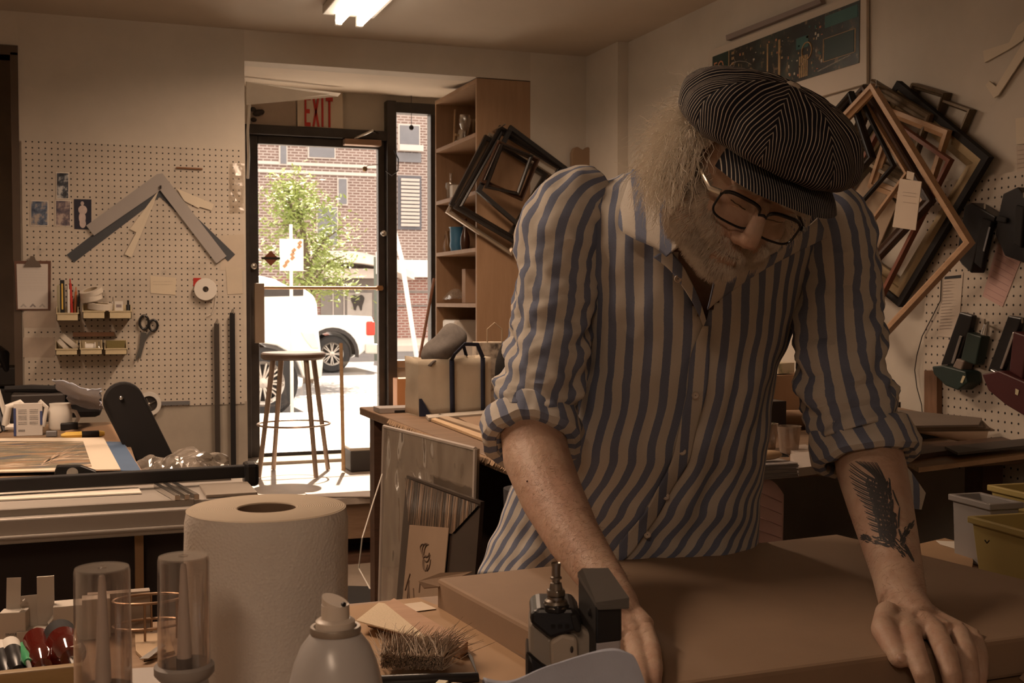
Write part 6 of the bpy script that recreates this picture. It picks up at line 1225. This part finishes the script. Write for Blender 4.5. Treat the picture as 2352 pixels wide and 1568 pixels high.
for t_,r_ in zip(tips,roots):
    for o_ in (-3.2,0,3.2): stroke((t_[0]+abs(o_),t_[1]+o_),(r_[0],r_[1]+o_*.5),1.5,2.2,4)
for k in range(6):
    x=1966+k*9; 
    for o_ in (-2,1.5): stroke((x+o_,1059+k*.6),(2030+k*2.2,1120+k*4),1.5,2.4,-5)
for k in range(420):
    t=rt2.random(); cx_=2018+t*28+rt2.gauss(0,1)*0+rt2.uniform(-30,25)*(1-.25*t); cy=1095+t*140; L_=rt2.uniform(8,16); an=rt2.uniform(1.0,1.5)+t*.1
    if cx_>2066-abs(t-.6)*30: continue
    stroke((cx_,cy),(cx_+math.cos(an)*L_*.4,cy+math.sin(an)*L_),2.5,2.8,rt2.uniform(-1.5,1.5),4)
for k in range(150):   # tail, body, head
    t=rt2.random()
    if k%3==0: x,y,an=1976+t*60,1230+t*18+rt2.uniform(-9,9),.25
    elif k%3==1: x,y,an=2030+t*50+rt2.uniform(-8,8),1226+t*50+rt2.uniform(-12,8),.8
    else: x,y,an=2068+t*24+rt2.uniform(-5,5),1250-t*48+rt2.uniform(-5,5),-1.0
    L_=rt2.uniform(9,17); stroke((x,y),(x+math.cos(an)*L_,y+math.sin(an)*L_),2.4,1.6,rt2.uniform(-2,2),4)
for p0,p1,w_ in (((2050,1125),(2066,1165),3),((2066,1165),(2064,1215),3),((2064,1215),(2078,1250),4),((2078,1250),(2100,1292),6)): stroke(p0,p1,w_,w_,1)
TAT=M('tattoo_ink',(.045,.043,.045),.6,var=.25,vs=80)
m.build('tattoo',TAT,man,label='dark eagle tattoo on the forearm')
# mole and nails
a,n_=hit(1211,1105,.0); MB().ell(a,(.0016,.0016,.0016),6).build('mole',M('mole_brown',(.10,.04,.03),.6),man)
# ---- striped shirt
SH=NT('shirt_cloth',.85,0,.2); uvn=SH.n('ShaderNodeUVMap'); uu=SH.xyz(uvn); fr0=SH.math('FRACT',SH.math('DIVIDE',uu[0],.0315)); 
wv=SH.noise(260,3); fr1=SH.math('ADD',fr0,SH.math('MULTIPLY',SH.math('SUBTRACT',wv,.5),.05))
sr_=SH.ramp(fr1,[(.0,(1,1,1)),(.015,(0,0,0)),(.455,(0,0,0)),(.475,(1,1,1))])
thr=SH.noise(1,2,SH.comb(SH.math('MULTIPLY',uu[0],3200),SH.math('MULTIPLY',uu[1],260),0)); thr2=SH.noise(1,2,SH.comb(SH.math('MULTIPLY',uu[0],200),SH.math('MULTIPLY',uu[1],3000),0))
blue=SH.mix(thr2,(.13,.155,.24),(.21,.24,.33)); tan=SH.mix(thr2,(.50,.46,.41),(.61,.57,.51))
SH.col(SH.mix(sr_,blue,tan)); SH.bump(SH.math('ADD',SH.math('ADD',thr,thr2),SH.math('MULTIPLY',SH.noise(38,4),2.0)),.35,.0025); SH=SH.m
PLAIN=M('shirt_inside',(.50,.43,.36),.9,var=.1)
def buildshirt(m,name,uv,par=man,solid=.0015,mats=None): m.uv=uv; return m.build(name,mats or SH,par,smooth=True,solid=solid)
NA,NR=168,120
sh=MB(); uvs=[]
for i in range(NR+1):
    y=384+(1318-384)*i/NR; s_=0; prev=None; row=[]
    hem=0
    for j in range(NA+1):
        a=-PI/2+2*PI*j/NA; yy=y
        p=tors(a,yy); row.append(p)
    # metric arc length relative to the placket column
    arc=[0]
    for j in range(NA): arc.append(arc[-1]+(row[j+1]-row[j]).length)
    l,r_,df,db=interp(TRI,y); cx_=(l+r_)/2; hw=(r_-l)/2; cc0=max(-1,min(1,(plk(y)-cx_)/hw)); c0_=(abs(cc0)**(1/.85))*(1 if cc0>=0 else -1); a0=math.acos(c0_); j0=(a0+PI/2)/(2*PI)*NA; k0=int(j0); s0=arc[k0]+(arc[min(NA,k0+1)]-arc[k0])*(j0-k0)
    for j in range(NA+1): sh.v.append(row[j]); uvs.append((s0-arc[j]+.0155*.5+.0235,(y-384)*.0007))
for i in range(NR):
    y=384+(1318-384)*(i+.5)/NR
    for j in range(NA):
        a=-PI/2+2*PI*(j+.5)/NA; l,r_,df,db=interp(TRI,y); c_=math.cos(a); x=(l+r_)/2+(r_-l)/2*abs(c_)**.85*(1 if c_>0 else -1)
        if math.sin(a)>0 and y<742:      # open neck
            xl=1560+(1612-1560)*max(0,(y-600)/142) if y>600 else 1500+(y-384)*.27; xr=1740-(1740-1614)*max(0,(y-560)/182) if y>560 else 1790-(y-384)*.28
            if xl<x<xr: continue
        q_=i*(NA+1)+j; sh.f.append([q_,q_+1,q_+NA+2,q_+NA+1]); sh.mi.append(0)
shirt=buildshirt(sh,'shirt',uvs)
def front(x,y,o=.003):
    l,r_,df,db=interp(TRI,y); cx_=(l+r_)/2; hw=(r_-l)/2; c0_=max(-1,min(1,(x-cx_)/hw)); a=math.acos((abs(c0_)**(1/.85))*(1 if c0_>=0 else -1)); p=tors(a,y); return p+(C0-p).normalized()*o
# sleeves
def sleeve(pts,n,name,seed,flat=1,du=0):
    """pts: (px,py,d,radius)  dense resample with wrinkles, stripes run along the sleeve"""
    P=[]; m_=70
    for i in range(m_+1):
        t=i/m_*(len(pts)-1); k=min(len(pts)-2,int(t)); f_=t-k; 
        q0=pts[max(0,k-1)];q1=pts[k];q2=pts[k+1];q3=pts[min(len(pts)-1,k+2)]
        P.append([.5*((2*b)+(-a+c_)*f_+(2*a-5*b+4*c_-d_)*f_*f_+(-a+3*b-3*c_+d_)*f_**3) for a,b,c_,d_ in zip(q0,q1,q2,q3)])
    C_=[W(x,y,d) for x,y,d,r in P]; mm=MB(); uv=[]; ln=0; pu=None; NS=72
    for i,c_ in enumerate(C_):
        t=(C_[min(m_,i+1)]-C_[max(0,i-1)]).normalized(); 
        pu=-ZV if pu is None else pu; pu=(pu-t*pu.dot(t)).normalized(); qv=t.cross(pu); r0=P[i][3]; ln+= (C_[i]-C_[i-1]).length if i else 0
        for j in range(NS+1):
            a=2*PI*(j%NS)/NS; dr=pu*math.cos(a)+qv*math.sin(a); s0=i/m_
            cr=noise.noise(Vector((math.cos(a)*1.5+seed,math.sin(a)*1.5,ln*30+math.cos(a)*1.6)))*.013*(.45+s0)+noise.noise(Vector((math.cos(a)*3+seed,math.sin(a)*3,ln*70)))*.005*(.5+s0)
            cr+= .0035*math.sin(ln*95+3*math.cos(a+seed))*max(0,s0-.35)
            mm.v.append(c_+dr*(r0+cr)); uv.append((a*.0752+du,ln))
    for i in range(m_):
        for j in range(NS): q_=i*(NS+1)+j; mm.f.append([q_,q_+1,q_+NS+2,q_+NS+1]); mm.mi.append(0)
    return buildshirt(mm,name,uv,shirt,.0015), C_
SL=[(1385,432,1.965,.040),(1330,470,1.955,.068),(1293,545,1.945,.0755),(1280,640,1.935,.0715),(1270,740,1.925,.069),(1255,830,1.91,.070),(1238,910,1.895,.070),(1226,965,1.88,.0655)]
SRr=[(1850,450,1.985,.045),(1890,490,1.985,.066),(1912,560,1.98,.0735),(1920,650,1.975,.0725),(1922,750,1.965,.0765),(1930,840,1.955,.0775),(1950,930,1.945,.0785),(1970,1000,1.93,.0765)]
sleeve(SL,0,'sleeve',1.0,du=.006); sleeve(SRr,0,'sleeve',7.0,du=.012)
def cuff(c,ax,R0,w_,th,seed,name='cuff'):
    """rolled cuff: folded band around axis ax centred on c"""
    ax=ax.normalized(); u_=(-ZV+ax*ZV.dot(ax)).normalized(); v_=ax.cross(u_); mm=MB(); uv=[]; NS=90
    prof=[(-.9,-.45),(-1,.1),(-.8,.75),(-.3,1.0),(.3,.95),(.8,.85),(1,.35),(.95,-.3),(.6,-.6)]
    rn_=[]
    for i,(s_,h_) in enumerate(prof):
        for j in range(NS+1):
            a=2*PI*(j%NS)/NS; k=1+.10*noise.noise(Vector((math.cos(a)*2+seed,math.sin(a)*2,s_)))
            lift=.007*noise.noise(Vector((math.cos(a)*1.6+seed*2,math.sin(a)*1.6,3)))
            cr=.0035*noise.noise(Vector((math.cos(a)*5+seed,math.sin(a)*5,s_*3)))
            rr=R0*k+th*h_+cr; mm.v.append(c+(u_*math.cos(a)+v_*math.sin(a))*rr+ax*(s_*w_+lift)); uv.append((a*.0752+s_*.009,s_*.03))
    for i in range(len(prof)-1):
        for j in range(NS): q_=i*(NS+1)+j; mm.f.append([q_,q_+NS+1,q_+NS+2,q_+1]); mm.mi.append(0)
    return buildshirt(mm,name,uv,shirt,.001)
cL=W(1222,990,1.88); cuff(cL,W(1262,1110,1.80)-W(1206,930,1.91)+RV*-.045,.064,.030,.018,3.0); cuff(cL+ZV*.0-UV*.012,W(1262,1110,1.80)-W(1206,930,1.91)+RV*-.04,.060,.012,.012,5.0)
cR=W(1983,1022,1.925); cuff(cR,W(2002,1120,1.88)-W(1975,950,1.935)+RV*.01,.072,.030,.015,8.0); cuff(cR-UV*.014,W(2002,1120,1.88)-W(1975,950,1.935),.070,.012,.011,11.0)
# loose cuff tab
ta=[W(2072,1062,1.93),W(2092,1085,1.93),W(2124,1132,1.945),W(2114,1170,1.94),W(2094,1168,1.92),W(2086,1125,1.91),W(2078,1100,1.91)]
mm=MB(); mm.add(ta,[list(range(7))]); mm.uv=[(t_.dot(RV)*1.0,t_.z) for t_ in ta]; mm.build('cuff_tab',SH,shirt,solid=.002)
# collar wings and placket
def strip(A,B,n,name,uvw=.0,two=None,bulge=.004,su=1.0,mats=None,solid=.0025):
    mm=MB(); uv=[]; m_=8
    def cr(P,t):
        t*=len(P)-1; k=min(len(P)-2,int(t)); f_=t-k; q=[P[max(0,k-1)],P[k],P[k+1],P[min(len(P)-1,k+2)]]
        return q[1]*0+.5*((2*q[1])+(q[2]-q[0])*f_+(2*q[0]-5*q[1]+4*q[2]-q[3])*f_*f_+(3*q[1]-q[0]-3*q[2]+q[3])*f_**3)
    for i in range(n+1):
        a=cr(A,i/n); b=cr(B,i/n)
        for j in range(m_+1): 
            p=a.lerp(b,j/m_)+ZV*(bulge*math.sin(PI*j/m_)); mm.v.append(p); uv.append((p.dot(RV)*su+uvw,p.z))
    for i in range(n):
        for j in range(m_): q_=i*(m_+1)+j; mm.f.append([q_,q_+1,q_+m_+2,q_+m_+1]); mm.mi.append(0)
    return buildshirt(mm,name,uv,shirt,solid,mats)
strip([W(1452,388,1.86),W(1500,400,1.80),W(1533,440,1.745),W(1546,510,1.71),W(1556,566,1.70)],[W(1425,470,1.86),W(1421,520,1.82),W(1450,545,1.79),W(1505,570,1.75),W(1530,590,1.735)],26,'collar')
strip([W(1640,640,1.70),W(1710,612,1.69),W(1790,578,1.72),W(1880,500,1.80)],[W(1625,712,1.765),W(1668,678,1.74),W(1768,612,1.745),W(1900,545,1.835)],24,'collar')
strip([front(1500,590,.004),front(1545,625,.006),front(1592,695,.008),front(1617,748,.006)],[front(1535,570,.004),front(1570,612,.010),front(1603,680,.012),front(1622,735,.009)],20,'placket_edge',bulge=.001)
strip([front(1614+(-0),748,.005)]+[front(plk(y)-21,y,.0035) for y in (820,900,980,1060,1120,1180,1230,1270,1305)],[front(1626,748,.006)]+[front(plk(y)+22,y,.0035) for y in (820,900,980,1060,1120,1180,1230,1270,1305)],70,'placket',bulge=.0015,uvw=.004,solid=.0018)
BT=M('button_pale',(.50,.42,.35),.35,var=.05)
for x,y in ((1558,640),(1598,908),(1572,1038),(1536,1142),(1488,1228)):
    p=front(x,y,.009); q_=(C0-p).normalized().to_track_quat('Z','Y').to_matrix().to_4x4(); MB().lathe([(.001,0),(.0055,0),(.0062,.0012),(.005,.0022),(.004,.0016),(.001,.0016)],20,Matrix.Translation(p)@q_).build('button',BT,shirt,smooth=True)
# shoulder yoke seams
for pts in ([(1322,500),(1330,600),(1345,700),(1345,780)],[(1893,560),(1868,640),(1840,720),(1812,800)]):
    MB().tube([front(x,y,.004) for x,y in pts],.0016,6).build('armhole_seam',M('seam_dark',(.16,.16,.20),.9),shirt,smooth=True)
# ---- trousers and shoes
TRO=M('trouser_dark',(.035,.033,.038),.9,var=.2,vs=20,bump=.3,bs=200)
mm=MB(); mm.tube([(.97,2.10,.96),(.97,2.10,.86),(.97,2.10,.80)],[.17,.165,.155],30,flat=.75,up=(0,1,0))
for s in (-1,1):
    hx=.97+s*.10; mm.tube([(hx,2.10,.88),(hx+s*.01,2.09,.62),(hx+s*.02,2.07,.42),(hx+s*.03,2.11,.07)],[.105,.092,.072,.058],24)
tr_=mm.build('trousers',TRO,man,smooth=True)
for s in (-1,1):
    hx=.97+s*.13; X=Matrix.Translation((hx,2.04,.0)); mm=MB(); rg=[]
    for y,w_,h_ in ((.14,.030,.07),(.10,.038,.085),(.03,.040,.082),(-.05,.042,.062),(-.11,.045,.052),(-.155,.036,.042),(-.175,.015,.03)): rg.append([X@Vector((w_*math.cos(2*PI*k/16),y,.002+h_*(.5+.5*math.sin(2*PI*k/16)))) for k in range(16)])
    mm.loft(rg); mm.build('shoe',BLKM,man,smooth=True)
# ---- flat cap
CAPM=NT('cap_cloth',.85,0,.2); cu=CAPM.xyz(CAPM.n('ShaderNodeUVMap')); fr2=CAPM.math('FRACT',CAPM.math('DIVIDE',cu[0],.0036)); 
ln_=CAPM.ramp(fr2,[(.0,(1,1,1)),(.13,(1,1,1)),(.20,(0,0,0)),(.93,(0,0,0)),(1.0,(1,1,1))]); CAPM.col(CAPM.mix(CAPM.math('MULTIPLY',ln_,CAPM.math('ADD',.35,CAPM.noise(60,3))),(.014,.014,.020),(.62,.55,.46))); CAPM.bump(CAPM.math('ADD',ln_,CAPM.math('MULTIPLY',CAPM.noise(30,4),2)),.3,.002); CAPM=CAPM.m
cap=bpy.data.objects.new('striped_cap',None); COL.objects.link(cap); cap.parent=man; cap['_o']=man['_o']; cap.location=(0,0,0)
CX=HX@Matrix.Translation((-.002,0,.090))@Matrix.Rotation(R(-9),4,'Y')@Matrix.Translation((0,0,-.08)); NP_=8; BC=Vector((-.012,.010,.155))
def capp(ph,t):
    """ph angle about the head axis (0 = +x), t 0 button .. 1 band"""
    rx,ry=.128,.124; 
    # outward profile
    if t<.62: k=t/.62; rho=math.sin(k*PI/2)**.92; z=.150-.070*(1-math.cos(k*PI/2)**.85)*1.0
    else: k=(t-.62)/.38; rho=1-.34*k*k-.02*k; z=.080-.024*math.sin(k*PI/2)
    c_,s_=math.cos(ph),math.sin(ph)
    back=max(0,-s_); x=-.014*(1-t)+rho*rx*c_+.006-.008*(1-abs(2*t-1)); y=.010+rho*ry*s_-.012*back*rho
    z=z-.020*back*rho -.010*rho*max(0,c_)+.004*rho*max(0,-c_)
    seam=abs(((ph/(2*PI)*NP_+.5)%1)-.5)*2   # 1 mid-panel.. 0 at seam
    puff=.006*math.sin(PI*min(1,t*1.1))*(min(1,seam*2.2))-.002
    n_=Vector((c_*rho,s_*rho,.6)).normalized(); p=Vector((x,y,z))+n_*puff
    p+=noise.noise_vector(p*14+Vector((3,1,0)))*.0075*min(1,t*2)+noise.noise_vector(p*34)*.0022
    return p
mm=MB(); uv=[]; NT_,NPH=40,28
for pn in range(NP_):
    b=len(mm.v)
    for i in range(NT_+1):
        t=i/NT_
        for j in range(NPH+1):
            loc=(j/NPH-.5)*2*PI/NP_; ph=(pn)*2*PI/NP_+loc+PI/2; p=capp(ph,max(t,.004)); mm.v.append(CX@p); uv.append((.165*t*math.tan(loc)*(1.0 if t<.62 else max(.3,1-(t-.62)*.9))+.002,t))
    for i in range(NT_):
        for j in range(NPH): q_=b+i*(NPH+1)+j; mm.f.append([q_,q_+1,q_+NPH+2,q_+NPH+1]); mm.mi.append(0)
mm.uv=uv; crown=mm.build('crown',CAPM,cap,smooth=True,solid=.0015)
MB().lathe([(.001,.001),(.008,.0003),(.0105,-.002),(.0105,-.006)],20,CX@Matrix.Translation(capp(0,.004)+Vector((0,0,.001)))).build('cap_button',CAPM,cap,smooth=True)
def brim(u,v):
    a=R(90)+R(64)*(1-2*u); e0=capp(a,.97); w_=.058*math.cos((u-.5)*PI*.93)**.55
    out=Vector((math.cos(a)*.55,math.sin(a)*1.0+.05,0)); p=e0+Vector((0,0,-.004))+out*(w_*v)+Vector((0,0,-.006*v-.008*v*v-.010*abs(2*u-1)**2*v)); return p
mm=MB(); uv=[]; nu,nv=60,14
for side in (0,1):
    b=len(mm.v)
    for j in range(nv+1):
        for i in range(nu+1):
            p=brim(i/nu,j/nv)+Vector((0,0,(.0032 if side==0 else -.0032)*math.sin(PI*min(1,(1-j/nv)*3)/2))); mm.v.append(CX@p); uv.append((p.x,p.y))
    for j in range(nv):
        for i in range(nu): q_=b+j*(nu+1)+i; mm.f.append([q_,q_+1,q_+nu+2,q_+nu+1]); mm.mi.append(0)
mm.uv=uv; mm.build('brim',CAPM,cap,smooth=True)
# ---- glasses
gl=bpy.data.objects.new('eyeglasses',None); COL.objects.link(gl); gl.parent=man; gl['_o']=man['_o']; gl.location=(0,0,0)
GM=M('glasses_black',(.008,.008,.009),.25,spec=.6)
def gp_(x,z,o=0): return hd(x,.108-(x*x)*2.6+o,z+.006)
for s in (-1,1):
    rim=[]
    for k in range(40):
        t=2*PI*k/40; c_,s_=math.cos(t),math.sin(t); rim.append(gp_(s*.0335+.0285*(abs(c_)**.55)*(1 if c_>0 else -1),-.002+.0185*(abs(s_)**.6)*(1 if s_>0 else -1)-(.002 if s_<0 else 0)))
    MB().tube(rim,[.0026 if 3<k<17 else .0016 for k in range(40)],8,closed=True).build('rim',GM,gl,smooth=True)
    m=MB(); m.add([p for p in rim],[list(range(40))]); m.build('lens',glassy('lens_glass',(.94,.93,.92),.04,.02),gl)
    MB().tube([gp_(s*.063,.008),hd(s*.074,.088,.010),hd(s*.079,.04,.012),hd(s*.082,-.01,.012),hd(s*.084,-.03,-.002)],[.0030,.0030,.0022,.002,.002],8,flat=1.4).build('temple_arm',[M('temple_silver',(.75,.68,.58),.2,.8)] if s<0 else GM,gl,smooth=True,label='shiny temple arm' if s<0 else None)
MB().tube([gp_(-.006,.004),gp_(0,.007,.002),gp_(.006,.004)],.0024,8).build('bridge',GM,gl,smooth=True)
# eyes: lash lines and brows
for s in (-1,1):
    MB().tube([BV.find_nearest(hd(s*.031+x,.094,.006-.0025*math.cos(x*70)))[0] for x in (-.014,-.009,-.003,.003,.009,.014)],.0009,5).build('eyelash_line',M('lash_dark',(.06,.035,.025),.8),man)
MB().tube([BV.find_nearest(hd(x,.103,-.0640+.0022*math.cos(x*120)))[0] for x in (-.022,-.014,-.006,0,.006,.014,.022)],[.0008,.0014,.0018,.0018,.0018,.0014,.0008],8).build('mouth_line',M('mouth_dark',(.09,.03,.025),.7),man,smooth=True)
# ---- strands
def strand(mm,pts,r0):
    n_=len(pts); 
    for i,p in enumerate(pts):
        r_=r0*(1-i/(n_-1)*.75); a=rm.uniform(0,6) if i==0 else a; 
        for k in range(3): mm.v.append(p+RV*(math.cos(a+k*2.094)*r_)+UV*(math.sin(a+k*2.094)*r_)+ZV*(math.sin(a+k*2.094)*r_*.5))
    b=len(mm.v)-3*n_
    for i in range(n_-1):
        for k in range(3): mm.f.append([b+3*i+k,b+3*i+(k+1)%3,b+3*i+3+(k+1)%3,b+3*i+3+k]); mm.mi.append(0)
def hairmat(name,c1,c2):
    t=NT(name,.55,0,.35); t.col(t.mix(t.noise(90,3),c1,c2)); return t.m
HM=hairmat('white_hair',(.70,.63,.53),(.92,.86,.76))
mm=MB()
def inv(p): return HX.inverted()@p
G=Vector((0,0,-1))
for k in range(4300):
    side=-1 if k<3900 else 1
    a=rm.uniform(R(172),R(242)) if side<0 else rm.uniform(R(-30),R(18)); zz_=rm.uniform(-.032,.06)
    q0=Vector((math.cos(a)*.080,math.sin(a)*.100-.005,zz_)); p=HX@q0; out=(HR@Vector((math.cos(a),math.sin(a),.1))).normalized()
    L_=rm.uniform(.04,.110) if side<0 else rm.uniform(.02,.055); n_=12; cur=p; d_=(out*1.0+Vector((rm.gauss(0,.35),rm.gauss(0,.35),rm.gauss(-.05,.38)))).normalized(); pts=[cur]
    ph=rm.uniform(0,6.28); fq=rm.uniform(.9,2.4); ax_=Vector((rm.gauss(0,1),rm.gauss(0,1),rm.gauss(0,1))).normalized()
    gr=rm.uniform(.12,.55); 
    for i in range(n_):
        d_=(d_+G*gr*(.3+i/n_)+ax_*.95*math.sin(ph+i*fq)).normalized(); cur=cur+d_*L_/n_; pts.append(cur)
    strand(mm,pts,rm.uniform(.0004,.0010))
mm.build('hair',HM,man)
# soft mass below the strands
mb_=MB(); mb_.grid(lambda u,v:(lambda p:p+noise.noise_vector(p*30)*.012)(HX@Vector((math.cos(R(158)+R(98)*u)*(.083+.010*math.sin(PI*v)),math.sin(R(158)+R(98)*u)*(.100+.010*math.sin(PI*v))-.005,.070-.135*v))),24,20); mb_.build('under_hair',HM,man,smooth=True,solid=.004)
BM=hairmat('grey_beard',(.30,.24,.18),(.80,.72,.62)); mm=MB()
for k in range(26000):
    x=rm.uniform(-.082,.082); z=rm.uniform(-.115,.018); yq=rm.uniform(-.03,.12)
    q0=Vector((x,yq,z)); c_=Vector((0,.02,-.03)); dr=(q0-c_).normalized(); h0=BV.ray_cast(HX@(c_+dr*.16),HR@(-dr),.2)
    if h0[0] is None: continue
    l=inv(h0[0]); x,y,z=l
    if y<-.012: continue
    cheek=-.018-.028*max(0,1-abs(x)/.05)     # upper limit of the beard
    if abs(x)>.058: cheek=.022-(.078-abs(x))*.6
    ok=z<cheek
    if abs(x)<.026 and z>-.058 and z<-.040 and y>.07: ok=True
    if abs(x)<.020 and -.075<z<-.0615 and y>.08: ok=False
    if z>-.040 and abs(x)<.03: ok=False
    if not ok: continue
    nrm=(HR.inverted()@h0[1]); L_=rm.uniform(.007,.014)*(1.25 if z<-.07 else 1)
    d_=(nrm*.75+Vector((0,.0,-.9))+Vector((rm.gauss(0,.25),rm.gauss(0,.25),rm.gauss(0,.2)))).normalized(); d2=(d_+Vector((0,0,-.4))+Vector((rm.gauss(0,.2),rm.gauss(0,.2),0))).normalized()
    p=h0[0]-h0[1]*.0005; strand(mm,[p,p+HR@d_*L_*.5,p+HR@(d_+d2)*L_*.5],rm.uniform(.0003,.0005))
mm.build('beard',BM,man)
for s in (-1,1):
    mm=MB()
    for k in range(160):
        x=s*rm.uniform(.014,.050); p=BV.find_nearest(hd(x,.10,.030+.006*math.sin(abs(x)*60)+rm.gauss(0,.0022)))[0]; strand(mm,[p,p+hF*.005+hR*s*.004,p+hF*.006+hR*s*.011-hU*.001],.0005)
    mm.build('eyebrow',BM,man)
# forearm hair
mm=MB()
for (x0,y0,x1,y1,w_,n_) in ((1225,1060,1400,1350,62,1500),(2005,1180,2110,1420,60,700),(1400,1350,1470,1450,30,160)):
    for k in range(n_):
        t=rm.random(); x=x0+(x1-x0)*t+rm.uniform(-w_,w_); y=y0+(y1-y0)*t+rm.uniform(-20,20); a,nn=hit(x,y,.0)
        if a is None or a.z<.815 or (a-C0).length>2.1: continue
        dr=(RV*rm.uniform(-.3,.9)+UV*rm.uniform(-1,.1)+nn*.35).normalized(); L_=rm.uniform(.005,.011); strand(mm,[a,a+dr*L_*.5+nn*.0008,a+dr*L_+RV*rm.gauss(0,.001)],.00013)
mm.build('arm_hair',M('arm_hair_brown',(.16,.10,.07),.7),man)
# thumbnail
tn=thR[-1]; q_=(ZV*.75+UV*.3-RV*.1).normalized(); MB().ell(BV.ray_cast(tn+q_*.05,-q_)[0] if BV.ray_cast(tn+q_*.05,-q_)[0] else tn,(.0058,.0058,.0016),10,q_.to_track_quat('Z','Y').to_matrix()).build('thumbnail',M('nail_pink',(.50,.33,.25),.3,var=.03),man,smooth=True)
